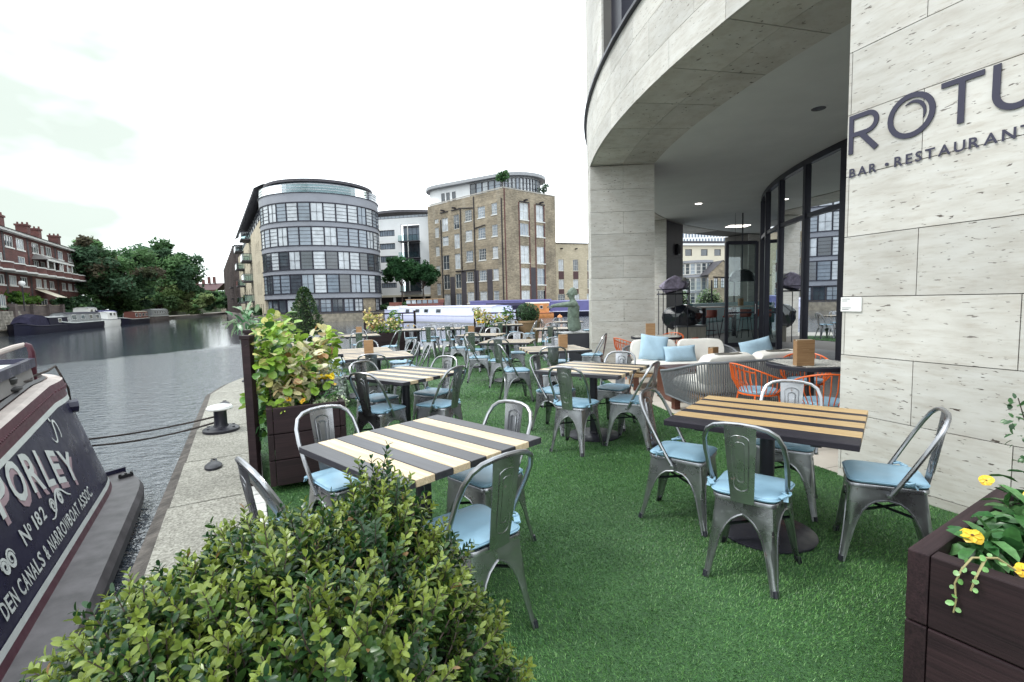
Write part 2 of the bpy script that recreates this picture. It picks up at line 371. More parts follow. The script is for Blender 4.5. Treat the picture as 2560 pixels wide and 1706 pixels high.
QUAY = [(-2.49 - .5425 * (y - 3.17), y) for y in (-9, -3, 0, 3.17, 5.33, 7.43, 8.6)] + [(-5.80, 9.75), (-5.97, 10.87), (-5.92, 12), (-5.45, 14), (-4.3, 16.2), (-2.3, 18.2), (.5, 19.7), (3, 20.5), (8, 22.4), (20, 27), (45, 34)]
tb = MB(); tb.prism(QUAY + [(60, 34), (60, -9)], -1.8, -.035)
struct(tb.build('quay', 'quay_wall'))
cop = MB()
for (a, b) in zip(QUAY[2:14], QUAY[3:15]):
    a, b = Vector((*a, 0)), Vector((*b, 0)); n = (b - a).normalized(); n = Vector((n.y, -n.x, 0))
    cop.add([a + Vector((0, 0, -.035)), a + n * .115 + Vector((0, 0, -.012)), b + n * .115 + Vector((0, 0, -.012)), b + Vector((0, 0, -.035)), a + Vector((0, 0, -.2)), b + Vector((0, 0, -.2))], [(0, 1, 2, 3), (4, 0, 3, 5)])
struct(cop.build('quay_coping', 'old_edge'))
tow = struct(link('towpath', None)); tow.empty_display_size = .1
def qx(y): return -2.49 - .5425 * (y - 3.17)
def inner(y): return -2.35 - .540 * (y - 4.26)
ys = [-3.2, -1.7, -.2, 1.3, 2.55, 3.62, 4.72, 6.03, 7.42, 8.6]
for y0, y1 in zip(ys, ys[1:]):
    b = MB(); g = .011
    b.prism([(qx(y0) + .10, y0 + g), (inner(y0 + .28) - .004, y0 + .28 + g), (inner(y1 + .28) - .004, y1 + .28 - g), (qx(y1) + .10, y1 - g)], -.035, 0)
    b.build('paving_slab', 'conc', tow)
b = MB(); b.prism([(qx(8.6) + .1, 8.606), (inner(8.88), 8.886), (-5.3, 10.2), (-5.5, 11.5), (-5.3, 13.2), (-5.38, 13.9), (-5.82, 12), (-5.87, 10.87), (-5.7, 9.79)], -.035, 0); b.build('paving_slab', 'conc', tow)
edge = struct(link('edging', None)); edge.empty_display_size = .1
eb = MB().box((0, 0, 0), (.095, .098, .05)).mesh('edging_brick', mat('white_painted_brick', (.62, .62, .60), .7, var=.2, vs=20), bevel=.006, seg=1)
for i in range(96):
    y = -2.5 + i * .09; rz = math.atan2(.88, -.475) + random.uniform(-.02, .02)
    link('edging_brick', eb, edge, (inner(y) + .058, y, -.016 + random.uniform(-.004, .003)), rz).scale = (.9, 1, 1)
# ---- artificial turf
def turf_mat():
    m, b, L = new_mat('artificial_turf')
    f = noise(m, coords(m, (1, 1, 1), True), 90, 4, .7); f2 = noise(m, coords(m, (1, 1, 1), True), 1.1, 3)
    c = ramp(m, f, [(.3, (.012, .045, .014)), (.7, (.055, .15, .04))])
    c = mix(m, 1., c, ramp(m, f2, [(.3, .8), (.7, 1.2)]), 'MULTIPLY'); L.new(c, b.inputs['Base Color']); b.inputs['Roughness'].default_value = .7
    bump(m, b, f, .8, .012); return m
M['turf'] = turf_mat()
CX, CY = 18.1, 9.5
def P(phi, r): return (CX - r * math.cos(R(phi)), CY - r * math.sin(R(phi)))
arc = [P(a, 16.36) for a in np.linspace(-11, 48, 32)]
TURF = [(inner(-4) + .12, -4), (inner(8.8) + .12, 8.8), (-4.95, 10.4), (-4.9, 12.6), (-4.0, 14.9), (-2.0, 16.9), (.5, 17.5), (2.6, 17.9), (3.6, 18.0)] + arc
tm = MB(); tm.prism(TURF, -.035, .004)
struct(tm.build('turf', 'turf'))
pv = MB(); pv.add([(-5.3, 12.5, -.02), (-3, 8, -.02), (30, 8, -.02), (30, 29, -.02), (8, 22.3, -.02), (3, 20.4, -.02), (.5, 19.6, -.02), (-2.3, 18.1, -.02), (-4.3, 16.1, -.02), (-5.4, 13.9, -.02)], [(0, 1, 2, 3, 4, 5, 6, 7, 8, 9)])
M['pale_paving'] = mat('pale_stone_paving', (.42, .40, .36), .8, var=.12, vs=1.5, bmp=.2)
struct(pv.build('quayside_paving', 'pale_paving'))
def in_poly(x, y, poly):
    ins = np.zeros(len(x), bool); px, py = np.array(poly).T; j = len(poly) - 1
    for i in range(len(poly)):
        c = ((py[i] > y) != (py[j] > y)) & (x < (px[j] - px[i]) * (y - py[i]) / (py[j] - py[i] + 1e-12) + px[i]); ins ^= c; j = i
    return ins
def grass_blades():
    X, Y, S = [], [], []
    for (y0, y1, n, s) in ((.9, 2.6, 330000, .9), (2.6, 4.5, 300000, 1.1), (4.5, 8, 200000, 1.6), (8, 18, 110000, 2.6)):
        x = RNG.uniform(-5, 3.4, n); y = RNG.uniform(y0, y1, n); k = in_poly(x, y, TURF) & (np.abs(x) < y * 1.12 + .3)
        X.append(x[k]); Y.append(y[k]); S.append(np.full(k.sum(), s))
    X, Y, S = map(np.concatenate, (X, Y, S)); n = len(X)
    cl = np.sin(X * 2.1 + 1.3 * np.sin(Y * 1.7)) + np.sin(Y * 2.6 + X * .7)        # pile lies in swathes
    worn = .5 + .5 * np.sin(X * 1.3 + 2 * np.sin(Y * .9)) * np.sin(Y * 1.1 + 1.7 * np.sin(X * 1.2))
    a = cl * .9 + RNG.normal(size=n) * 1.1 - 1.9
    ln = RNG.uniform(.011, .023, n) * S ** .45 * (.8 + .35 * worn); wd = .0031 * S
    tilt = RNG.uniform(.5, 1.15, n); dx, dy, dz = np.cos(a) * np.sin(tilt), np.sin(a) * np.sin(tilt), np.cos(tilt)
    sx, sy = -np.sin(a), np.cos(a); z0 = np.full(n, .003)
    V = np.stack([np.stack([X - sx * wd / 2, Y - sy * wd / 2, z0], 1), np.stack([X + sx * wd / 2, Y + sy * wd / 2, z0], 1), np.stack([X + dx * ln, Y + dy * ln, z0 + dz * ln], 1)], 1)
    me = bpy.data.meshes.new('grass'); me.vertices.add(n * 3); me.vertices.foreach_set('co', V.reshape(-1))
    me.loops.add(n * 3); me.loops.foreach_set('vertex_index', np.arange(n * 3)); me.polygons.add(n)
    me.polygons.foreach_set('loop_start', np.arange(n) * 3); me.polygons.foreach_set('loop_total', np.full(n, 3))
    col = pick([(.050, .160, .036), (.085, .235, .050), (.135, .31, .075), (.20, .37, .13), (.034, .11, .040)], n, .2); col = col * (.62 + .72 * worn)[:, None] * np.array([1 + .25 * (0), 1, 1])
    at = me.color_attributes.new('Col', 'FLOAT_COLOR', 'POINT'); cc = np.ones((n, 3, 4)); cc[:, :, :3] = col[:, None]; at.data.foreach_set('color', cc.reshape(-1))
    me.update(calc_edges=True); me.materials.append(attr_mat('turf_fibres', .36, .55, trans=.2, var=.1)); return me
tag(link('grass', grass_blades()), 'short artificial green turf under the café tables', 'grass', kind='stuff')
# ================================================================ rotunda
rot = thing('rotunda_building', 'round travertine restaurant building with curved glass front and overhanging beam', 'building', (CX, CY, 0))
def sector(mb, r0, r1, p0, p1, z0, z1, n=2):
    """curved block, local polar about the rotunda's axis"""
    rows = []
    for i in range(n + 1):
        a = R(p0 + (p1 - p0) * i / n); c, s = -math.cos(a), -math.sin(a)
        rows.append([(r0 * c, r0 * s, z0), (r1 * c, r1 * s, z0), (r1 * c, r1 * s, z1), (r0 * c, r0 * s, z1)])
    k = mb.n; mb.grid(rows, closed=True); e = k + n * 4
    mb.f += [(k + 3, k + 2, k + 1, k), (e, e + 1, e + 2, e + 3)]
    return mb
_slab = {}
def slab(parent, r0, r1, p0, p1, z0, z1, m='trav', gap=.0055, name='stone_slab', n=2):
    g = math.degrees(gap / 2 / r1); key = (round(r0, 3), round(r1, 3), round(p1 - p0, 3), round(z1 - z0, 3), m, name)
    if key not in _slab: _slab[key] = sector(MB(), r0, r1, g, (p1 - p0) - g, gap / 2, z1 - z0 - gap / 2, n).mesh(name, m)
    o = link(name, _slab[key], parent, (0, 0, z0), R(p0)); return o
ZC = [-.01, .07, .538, 1.005, 1.471, 1.94, 2.406, 2.874, 3.34, 3.806, 4.296]
def pier(p0, p1, r0=15.06, ro=16.4, m='trav_dark', inner=False, name='wall_pier', outer=True, off=None, end='near', step=3.7):
    c = sector(MB(), r0 + .03, ro - .03, min(p0, p1) + .12, max(p0, p1) - .12, -.02, 4.299, 8).build(name, m, rot)
    lo, hi = min(p0, p1), max(p0, p1)
    for i, (z0, z1) in enumerate(zip(ZC, ZC[1:])):
        for on, (ra, rb) in ((outer, (ro - .03, ro)), (inner, (r0, r0 + .03))):
            if not on: continue
            a = hi - (.09 if i % 2 else 1.85) if off is None else lo + (off if i % 2 else off / 2 + .9)
            cuts = [hi] if off is None else [lo]
            if off is None:
                x = lo + ((.09 if i % 2 == 1 else 1.84)); cuts = [lo]
                while x < hi - .3: cuts.append(x); x += step
                cuts.append(hi)
            else:
                while a < hi - .3: cuts.append(a); a += step
                cuts.append(hi)
            for q0, q1 in zip(cuts, cuts[1:]): slab(c, ra, rb, q0, q1, z0, z1)
    return c
W = pier(19.73, 48.)
# ---- pillar with a flat end towards the terrace
def end_face(c, phi, r0, r1, sgn=1):
    for i, (z0, z1) in enumerate(zip(ZC, ZC[1:])):
        rs = [r0, (r0 + r1) / 2 - .02, r1] if i % 2 else [r0, r1]
        for a, b in zip(rs, rs[1:]): slab(c, a + .002, b - .002, phi, phi + .115, z0, z1, n=1)
p1_ = pier(-4.19, -10.4); end_face(p1_, -4.19 - .0, 15.06, 16.4)
M['dark_clad'] = mat('dark_plum_cladding', (.055, .045, .058), .55, var=.12, vs=2)
p2_ = sector(MB(), 15.09, 16.37, -41.1, -34.42, -.02, 4.299, 8).build('wall_pier', 'trav_dark', rot); end_face(p2_, -34.42, 15.06, 16.4)
for z0, z1 in ((-.01, 1.0), (1.0, 2.0), (2.0, 3.0), (3.0, 4.296)): slab(p2_, 15.06, 15.09, -41.1, -34.42, z0, z1, 'dark_clad', name='cladding_panel', n=4)
p3_ = pier(-61.5, -74, inner=True, outer=False)
# ---- ring beam
bm_ = sector(MB(), 15.08, 16.37, -75, 62, 4.34, 5.52, 60).build('ring_beam', 'trav_dark', rot)
for i, (z0, z1) in enumerate(((4.3, 4.67), (4.67, 5.17), (5.17, 5.55))):
    a = -30.0 + (1.87 if i % 2 else 0)
    while a < 38: slab(bm_, 16.37, 16.405, a, a + 3.75, z0, z1); a += 3.75
for r0, r1, o in ((15.06, 15.72, 0), (15.72, 16.37, .0)):
    a = -52.3 + o
    while a < 36: slab(bm_, r0, r1 - .006, a - .15, a + 3.6, 4.302, 4.335, gap=.014); a += 3.75
sector(MB(), 15.4, 16.47, -75, 62, 5.552, 5.60, 60).build('parapet_cap', 'frame', bm_)
c = sector(MB(), 2., 15.055, -180, 180, 4.325, 4.6, 96).build('ceiling', 'ceil', rot)
sector(MB(), .5, 15.9, -180, 180, 5.30, 5.50, 96).build('roof', 'trav_dark', rot)  # unseen disc added to close the top so no sky light leaks in
# ---- storey above
up = sector(MB(), 15.2, 16.36, -60, 1.5, 5.6, 9.2, 30).build('upper_wall', 'trav_dark', rot)
for i in range(6):
    a = -30.0 + (1.87 if i % 2 else 0)
    while a < 1.5: slab(up, 16.36, 16.395, a, min(a + 3.75, 1.5), 5.6 + i * .6, 6.2 + i * .6); a += 3.75
ug = sector(MB(), 16.02, 16.05, 3.6, 60, 5.6, 9.2, 30).build('upper_window', glass_mat('mirror_glass', (.15, .17, .18), refl=4.), rot)
for a in (1.5, 6.4, 11.2, 16, 21): sector(MB(), 15.9, 16.22, a, a + (2.3 if a == 1.5 else .45), 5.6, 9.2, 2).build('window_frame', 'frame', ug)
sector(MB(), 2, 15.95, -180, 180, 9.2, 9.4, 60).build('upper_roof', 'trav_dark', rot)
sector(MB(), 13.8, 14.2, -60, 62, 5.5, 9.2, 30).build('upper_core', 'ceil', rot)
# ---- curved glass front
RG = 11.83
gl = sector(MB(), RG - .06, RG + .06, -120, 60, 4.2, 4.32, 90).build('glass_front', 'frame', rot)
sector(MB(), RG - .05, RG + .05, -18.6, 60, .0, .07, 40).build('bottom_rail', 'frame', gl)
sector(MB(), RG - .05, RG + .05, -120, 60, 3.10, 3.19, 90).build('transom', 'frame', gl)
MUL = [-18.6 - 6.5 * i for i in range(15)][::-1] + [-12.05, -5.35, .98, 7.5, 14, 20.5, 27, 33.5, 40, 46.5]
for a in MUL:
    wdeg = .24 if a != .98 else .42
    sector(MB(), RG - .07, RG + .075, a - wdeg, a + wdeg, 0, 4.2, 1).build('mullion', 'frame', gl)
for a, b in zip(MUL, MUL[1:]):
    for z0, z1 in ((.07, 3.10), (3.19, 4.2)):
        if z0 < 1 and -26 < a < -19: continue                           # the open doorway
        sector(MB(), RG - .012, RG + .012, a + .2, b - .2, z0, z1, 1).build('pane', 'glass', gl)
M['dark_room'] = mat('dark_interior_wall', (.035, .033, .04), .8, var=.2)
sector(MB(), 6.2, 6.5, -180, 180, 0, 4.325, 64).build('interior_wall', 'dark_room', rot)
# ---- floor inside the ring
M['deck'] = wood('grey_timber_deck', (.13, .12, .115), (.23, .215, .205), .6, .5)
fl = sector(MB(), 2, 16.38, -180, 180, -.3, -.008, 96).build('floor', 'trav_dark', rot)
sector(MB(), 2, 14.2, -180, 180, -.02, .0, 96).build('deck', 'deck', fl)
M['flag'] = mat('pale_flagstone', (.50, .46, .40), .7, var=.14, vs=2.2, bmp=.2, bs=25)
a = -12.
while a < 46:
    for i, (r0, r1) in enumerate(((14.21, 14.9), (14.91, 15.6), (15.61, 16.36))): slab(fl, r0, r1, a + (i % 2) * 1.3, a + 2.6 + (i % 2) * 1.3, -.006, .004, 'flag', .006, 'flagstone')
    a += 2.6
# ---- door standing open, ceiling fittings
def loc(x, y, z): return (x - CX, y - CY, z)
door = MB()
dx0, dx1, dy0, dy1 = 6.30, 7.20, 14.42, 14.50
for x in (dx0, dx1): door.beam(loc(x, dy0 if x == dx0 else dy1, .0), loc(x, dy0 if x == dx0 else dy1, 3.06), .085, .06, (0, 1, 0))
for z in (.06, 3.03): door.beam(loc(dx0, dy0, z), loc(dx1, dy1, z), .06, .1 if z > 1 else .13)
door.beam(loc(dx0, dy0, 1.0), loc(dx1, dy1, 1.0), .05, .05)
door = door.build('door', 'frame', rot)
MB().beam(loc(dx0 + .04, dy0 + .004, 1.54), loc(dx1 - .04, dy1 - .004, 1.54), .012, 2.93).build('pane', 'clear', door)
MB().tube([loc(7.10, 14.40, .95), loc(7.10, 14.33, .97), loc(7.10, 14.33, 1.25), loc(7.10, 14.40, 1.27)], .012).build('handle', 'steel', door)
lampm = bpy.data.materials.new('lit_downlight'); lampm.use_nodes = True; lb = lampm.node_tree.nodes['Principled BSDF']; lb.inputs['Emission Color'].default_value = (1, .95, .85, 1); lb.inputs['Emission Strength'].default_value = 4
for (x, y, rr, m) in ((4.77, 7.77, .10, 'black_metal'), (5.78, 15.25, .10, lampm)):
    d = MB().lathe([(rr + .03, 4.318), (rr + .03, 4.326)], 20, loc(x, y, 0)).build('downlight', 'ceil', rot)
    MB().lathe([(rr, 4.312), (rr, 4.32)], 20, loc(x, y, 0)).build('lamp', m, d)
d = MB().box(loc(9.3, 20.3, 4.315), (.8, .5, .012)).build('downlight', lampm, rot)
# ---- lettering
lt = thing('wall_lettering', 'large dark navy letters R O T U over smaller BAR RESTAURANT on travertine wall', 'sign', (CX, CY, 0))
M['navy'] = mat('dark_navy_letter', (.024, .022, .05), .5, var=.05)
RW = 16.404
def wp(phi, z, r=RW): a = R(phi); return (-r * math.cos(a), -r * math.sin(a), z)
def glyph(polys, parent, name='letter', m='navy'):
    mb = MB()
    for pl in polys:                                   # closed strips [(outer),(inner)] or quads in (phi, z)
        k = len(pl); mb.add([wp(*p) for p in pl] + [wp(*p, RW + .006) for p in pl], [tuple(range(k)), tuple(range(2 * k - 1, k - 1, -1))] + [(i, i + k, (i + 1) % k + k, (i + 1) % k) for i in range(k)])
    return mb.build(name, m, parent)
def bar(a, b, w0, w1=None):
    (x0, y0), (x1, y1) = a, b; sx = .2863                          # metres per degree
    dx, dy = (x1 - x0) * sx, y1 - y0; l = math.hypot(dx, dy); nx, ny = -dy / l / sx, dx / l; w1 = w1 or w0
    return [(x0 + nx * w0 / 2, y0 + ny * w0 / 2), (x0 - nx * w0 / 2, y0 - ny * w0 / 2), (x1 - nx * w1 / 2, y1 - ny * w1 / 2), (x1 + nx * w1 / 2, y1 + ny * w1 / 2)]
def ring(cx, cz, rx, rz, w, a0=0, a1=360, n=28):
    out = []
    for i in range(n):
        t0, t1 = R(a0 + (a1 - a0) * i / n), R(a0 + (a1 - a0) * (i + 1) / n)
        w0, w1 = (w, w) if not callable(w) else (w(i / n), w((i + 1) / n))
        f = lambda t, q: (cx + (rx - q) * math.cos(t) / .2863, cz + (rz - q) * math.sin(t))
        out.append([f(t0, 0), f(t1, 0), f(t1, w1), f(t0, w0)])
    return out
Z0, Z1, ww = 2.572, 2.862, .034
r_ = [bar((19.86, Z0), (19.86, Z1), ww), bar((19.86, Z1 - ww / 2), (20.28, Z1 - ww / 2), ww), bar((19.86, 2.713), (20.28, 2.713), ww), bar((20.14, 2.705), (20.53, Z0), ww * 1.15)]
r_ += ring(20.28, 2.7805, .083, .0825, ww, -90, 90, 12)
glyph(r_, lt)
glyph(ring(21.31, 2.722, .150, .152, .036) , lt)
glyph(ring(21.36, 2.73, .080, .090, lambda t: .004 + .019 * math.sin(math.pi * min(1, max(0, t))), 130, -35, 16), lt, 'crescent')
glyph([bar((21.93, 2.845), (22.72, 2.845), .034), bar((22.325, 2.83), (22.325, Z0), .036)], lt)
glyph([bar((22.93, 2.862), (22.93, 2.68), .038), bar((23.60, 2.862), (23.60, 2.68), .038)] + ring(23.265, 2.684, .115, .118, .037, 180, 360, 16), lt)
def text_mesh(body, size=1., space=1., bold=.0):
    cu = bpy.data.curves.new('t', 'FONT'); cu.body = body; cu.size = size; cu.space_character = space; cu.offset = bold; cu.resolution_u = 3
    o = bpy.data.objects.new('t', cu); COL.objects.link(o); dg = bpy.context.evaluated_depsgraph_get()
    me = bpy.data.meshes.new_from_object(o.evaluated_get(dg)); bpy.data.objects.remove(o); bpy.data.curves.remove(cu)
    co = np.zeros(len(me.vertices) * 3); me.vertices.foreach_get('co', co); co = co.reshape(-1, 3)
    fs = [tuple(p.vertices) for p in me.polygons]; bpy.data.meshes.remove(me); return co, fs
def wall_text(body, p0, z0, h, p1=None, name='letter'):
    x = p0; out = []
    ws = []
    for ch in body:
        if ch == ' ': ws.append((None, None, .30)); continue
        co, fs = text_mesh(ch, 1.0, 1, .022); ws.append((co, fs, co[:, 0].max() - co[:, 0].min() + .17))
    k = h / .729; tot = sum(q[2] for q in ws) * k / .2863; sx = (p1 - p0) / tot if p1 else 1
    for co, fs, wd in ws:
        if co is not None:
            x0 = co[:, 0].min(); mb = MB(); v = [wp(x + (c[0] - x0) * k * sx / .2863, z0 + c[1] * k) for c in co]; v2 = [wp(x + (c[0] - x0) * k * sx / .2863, z0 + c[1] * k, RW + .005) for c in co]
            mb.add(v2, [f[::-1] for f in fs]); mb.build(name, 'navy', lt)
        x += wd * k / .2863 * sx
wall_text('BAR', 19.84, 2.395, .068, 20.62)
glyph(ring(20.80, 2.428, .012, .012, .0119, 0, 360, 12), lt, 'dot')
wall_text('RESTAURANT', 20.98, 2.395, .070, 23.62)
pq = thing('wall_plaque', 'small white notice plaque low on the travertine wall corner', 'sign', (CX, CY, 0))
pl = sector(MB(), 16.404, 16.412, 19.72, 20.29, 1.354, 1.466, 1).build('plate', 'white', pq)
for i, (wd, z) in enumerate(((.10, 1.45), (.07, 1.435), (.12, 1.38), (.09, 1.368))): sector(MB(), 16.4122, 16.4127, 19.76, 19.76 + wd / .2863 * .6, z, z + .004, 1).build('text_line', 'frame', pq)
sp = thing('wall_speaker', 'small black loudspeaker box on the dark plum pier', 'speaker', (CX, CY, 0))
sector(MB(), 14.95, 15.058, -39.0, -38.2, 3.1, 3.5, 1).build('cabinet', 'black_metal', sp); sector(MB(), 14.935, 14.949, -38.95, -38.25, 3.14, 3.46, 1).build('grille', 'dark_room', sp)
# ================================================================ café chairs
def outline(hf, hr, yf, yr, rad, n=5, k=1.):
    pts = [(hf, yf), (-hf, yf), (-hr, yr), (hr, yr)]; out = []
    for i in range(4):
        p, a, b = Vector(pts[i]), Vector(pts[i - 1]), Vector(pts[(i + 1) % 4])
        u, v = (a - p).normalized(), (b - p).normalized(); s, e = p + u * rad, p + v * rad
        for j in range(n + 1):
            t = j / n; q = s * (1 - t) ** 2 + p * 2 * t * (1 - t) + e * t * t; out.append((q.x * k, q.y * k))
    return out
def rings(mb, spec, cap=True):
    rows = [[(x, y, z) for x, y in o] for o, z in spec]; k = mb.n; mb.grid(rows, closed=True); n = len(rows[0])
    if cap: mb.f += [tuple(k + i for i in range(n - 1, -1, -1)), tuple(k + (len(rows) - 1) * n + i for i in range(n))]
    return mb
TOPC = {'fr': (.168, .178), 'fl': (-.168, .178), 'rl': (-.142, -.165), 'rr': (.142, -.165)}
FOOT = {'fr': (.212, .222), 'fl': (-.212, .222), 'rl': (-.178, -.232), 'rr': (.178, -.232)}
ZT = .432
def cpos(k, z):
    t = max(0, z) / ZT; t2 = t ** .8; a, b = FOOT[k], TOPC[k]; return Vector((a[0] + (b[0] - a[0]) * t2, a[1] + (b[1] - a[1]) * t2, z))
INN = [(.024, 0), (.027, .05), (.036, .13), (.045, .20), (.056, .25), (.073, .295), (.096, .33), (.124, .353), (.99, .365)]
def leg_mesh(k, n1, n2):
    mb = MB(); rows = []; rim1, rim2 = [], []
    def on(k2, d, z):
        a, b = cpos(k, z), cpos(k2, z); L = (b - a).length; return a + (b - a) * min(.5, d / L)
    for d, z in INN + [(.99, .40), (.99, ZT)]:
        bv = min(.02, .42 * d); c = cpos(k, z); q1, q2 = on(n1, d, z), on(n2, d, z); b1, b2 = on(n1, bv, z), on(n2, bv, z)
        m1, m2 = on(n1, (bv + min(d, .2)) / 2, z), on(n2, (bv + min(d, .2)) / 2, z)
        e = (b1 + b2) / 2 * .55 + c * .45
        dent = .007 * max(0, 1 - ((z - .17) / .11) ** 2); e = e + (Vector((0, 0, z)) - c).normalized() * dent
        rows.append([q1, m1, b1, e, b2, m2, q2])
        if z <= .366: rim1.append(q1); rim2.append(q2)
    mb.grid(rows); mb.tube(rim1, .0055, 5); mb.tube(rim2, .0055, 5)
    return mb.mesh('leg', 'steel', smooth=True)
LEGM = [leg_mesh('fr', 'fl', 'rr'), leg_mesh('fl', 'rl', 'fr'), leg_mesh('rl', 'rr', 'fl'), leg_mesh('rr', 'fr', 'rl')]
FOOTM = [MB().tube([cpos(k, -.001) + Vector((-.006 * math.copysign(1, FOOT[k][0]), -.006 * math.copysign(1, FOOT[k][1]), 0)), cpos(k, .03) + Vector((-.006 * math.copysign(1, FOOT[k][0]), -.006 * math.copysign(1, FOOT[k][1]), 0))], .0135, 8).mesh('rubber_foot', 'black_metal') for k in ('fr', 'fl', 'rl', 'rr')]
_o = lambda k, g=0: outline(.182 + g, .156 + g, .192 + g, -.178 - g, .055, 5, k)
SEATM = rings(MB(), [(_o(1), .425), (_o(1.0), .440), (_o(.985), .4465), (_o(.93), .444), (_o(.5), .441), (_o(.02), .440)]).mesh('seat', 'steel', smooth=True)
HOOP = [(.176, .0, .392), (.184, -.045, .47), (.191, -.098, .57), (.195, -.155, .68), (.188, -.195, .755), (.165, -.222, .808), (.125, -.238, .836), (.07, -.246, .848), (0, -.248, .852)]
HOOP = HOOP + [(-x, y, z) for x, y, z in HOOP[-2::-1]]
hb = MB().tube(HOOP, .0125, 8)
for s in (1, -1): hb.lathe([(.017, -.006), (.017, .006)], 8, (s * .178, -.002, .398))
HOOPM = hb.mesh('back_frame', 'steel', smooth=True)
PL = [(.432, -.180, .056), (.45, -.184, .057), (.52, -.196, .061), (.62, -.214, .066), (.72, -.231, .071), (.80, -.243, .075), (.846, -.249, .077)]
pb = MB(); pb.grid([[(h * t, y + .012 * (t * t - 1), z) for t in (-1, -.5, 0, .5, 1)] + [(h * t, y + .012 * (t * t - 1) - .003, z) for t in (1, .5, 0, -.5, -1)] for z, y, h in PL], closed=True)
PLATEM = pb.mesh('back_plate', 'steel', smooth=True)
def plate_y(z):
    for (z0, y0, h0), (z1, y1, h1) in zip(PL, PL[1:]):
        if z0 <= z <= z1: return y0 + (y1 - y0) * (z - z0) / (z1 - z0)
    return PL[-1][1]
PLATEB = PLATEM.copy(); PLATEB.materials[0] = M['steel_brown']
em = MB()
for hw, z0, z1 in ((.043, .50, .80), (.022, .55, .765)):
    pts = []
    for a in range(0, 181, 30): pts.append((hw * math.cos(R(a)), z1 - hw * .6 + hw * .6 * math.sin(R(a))))
    for a in range(180, 361, 30): pts.append((hw * .8 * math.cos(R(a)), z0 + hw * .6 + hw * .6 * math.sin(R(a))))
    for off in (-.0025, -.0125): em.tube([(x, plate_y(z) + off + .012 * ((x / .07) ** 2 - .0) * .5, z) for x, z in pts], .0032, 5, closed=True)
EMBM = em.mesh('embossing', 'steel', smooth=True)
BRACEM = MB().tube([cpos('fr', .29) * .93, cpos('rl', .29) * .93], .008, 5).tube([cpos('fl', .30) * .93, cpos('rr', .30) * .93], .008, 5).mesh('brace', 'black_metal')
def cushion_mesh(seed):
    r = random.Random(seed); w_ = lambda g: outline(.178 + g, .158 + g, .188 + g, -.168 - g, .06, 6)
    h = .027 + r.uniform(-.003, .005)
    sp = [(w_(-.012), .4465), (w_(.001), .453), (w_(.004), .4465 + h * .5), (w_(.001), .4465 + h * .8), (w_(-.012), .4465 + h), (w_(-.06), .4465 + h + .006), (w_(-.09), .4465 + h + .007), ([(x * .35, y * .35) for x, y in w_(-.09)], .4465 + h + .0075)]
    mb = rings(MB(), sp); v = []
    for x, y, z in mb.v: v.append((x, y, z + (.003 * math.sin(x * 31 + seed) * math.cos(y * 27 + seed * 2) if z > .46 else 0) + .004 * r.uniform(-1, 1) * (abs(x) > .15 and z > .46) * 0))
    mb.v = v; return mb.mesh('cushion', 'cush', smooth=True)
CUSHM = [cushion_mesh(i) for i in range(3)]
PIPM = MB().tube([(x, y, .462) for x, y in outline(.1835, .1635, .1935, -.1735, .062, 6)], .0035, 5, closed=True).mesh('piping', 'cush', smooth=True)
def tie_mesh(s):
    mb = MB(); c = Vector((s * .187, -.075, .487))
    mb.tube([c + Vector((.018 * math.cos(a), .02 * math.sin(a), .004 * math.sin(2 * a))) for a in np.linspace(0, 2 * math.pi, 10)[:-1]], .0065, 5, closed=True)
    mb.beam((s * .165, -.125, .474), c + Vector((0, -.018, -.002)), .028, .006); mb.beam(c + Vector((0, -.02, 0)), c + Vector((s * .004, -.035, -.032)), .022, .004)
    return mb.mesh('tie', 'cush', smooth=True)
TIEM = [tie_mesh(1), tie_mesh(-1)]
def make_chair(label, group, cush=True):
    t = thing('metal_chair', label, 'chair', group=group)
    link('seat', SEATM, t)
    for a, b in zip(LEGM, FOOTM): link('rubber_foot', b, link('leg', a, t))
    link('back_frame', HOOPM, t); link('embossing', EMBM, link('back_plate', PLATEM, t)); link('brace', BRACEM, t)
    c = link('cushion', CUSHM[0], t); link('piping', PIPM, c)
    for q in TIEM: link('tie', q, c)
    return t
CHAIR0 = None; NCH = 0
GCH = 'metal café chairs with pale blue cushions'
def chair(x, y, face, label):
    """face: direction the sitter looks, degrees ccw from +x"""
    global CHAIR0, NCH
    rz = R(face - 90); z = .006
    if CHAIR0 is None: CHAIR0 = make_chair(label, GCH); CHAIR0.location = (x, y, z); CHAIR0.rotation_euler = (0, 0, rz); o = CHAIR0
    else: o = dup(CHAIR0, (x, y, z), rz, label)
    r_ = random.Random(NCH * 7 + 3)
    for c in o.children:
        if c.name.startswith('cushion'):
            c.data = CUSHM[NCH % 3]; c.rotation_euler = (0, 0, r_.uniform(-.05, .05)); c.location = (r_.uniform(-.006, .006), r_.uniform(-.004, .006), 0)
        if 'rusty brown' in label and c.name.startswith('back_plate'):
            c.data = PLATEB
    NCH += 1; return o
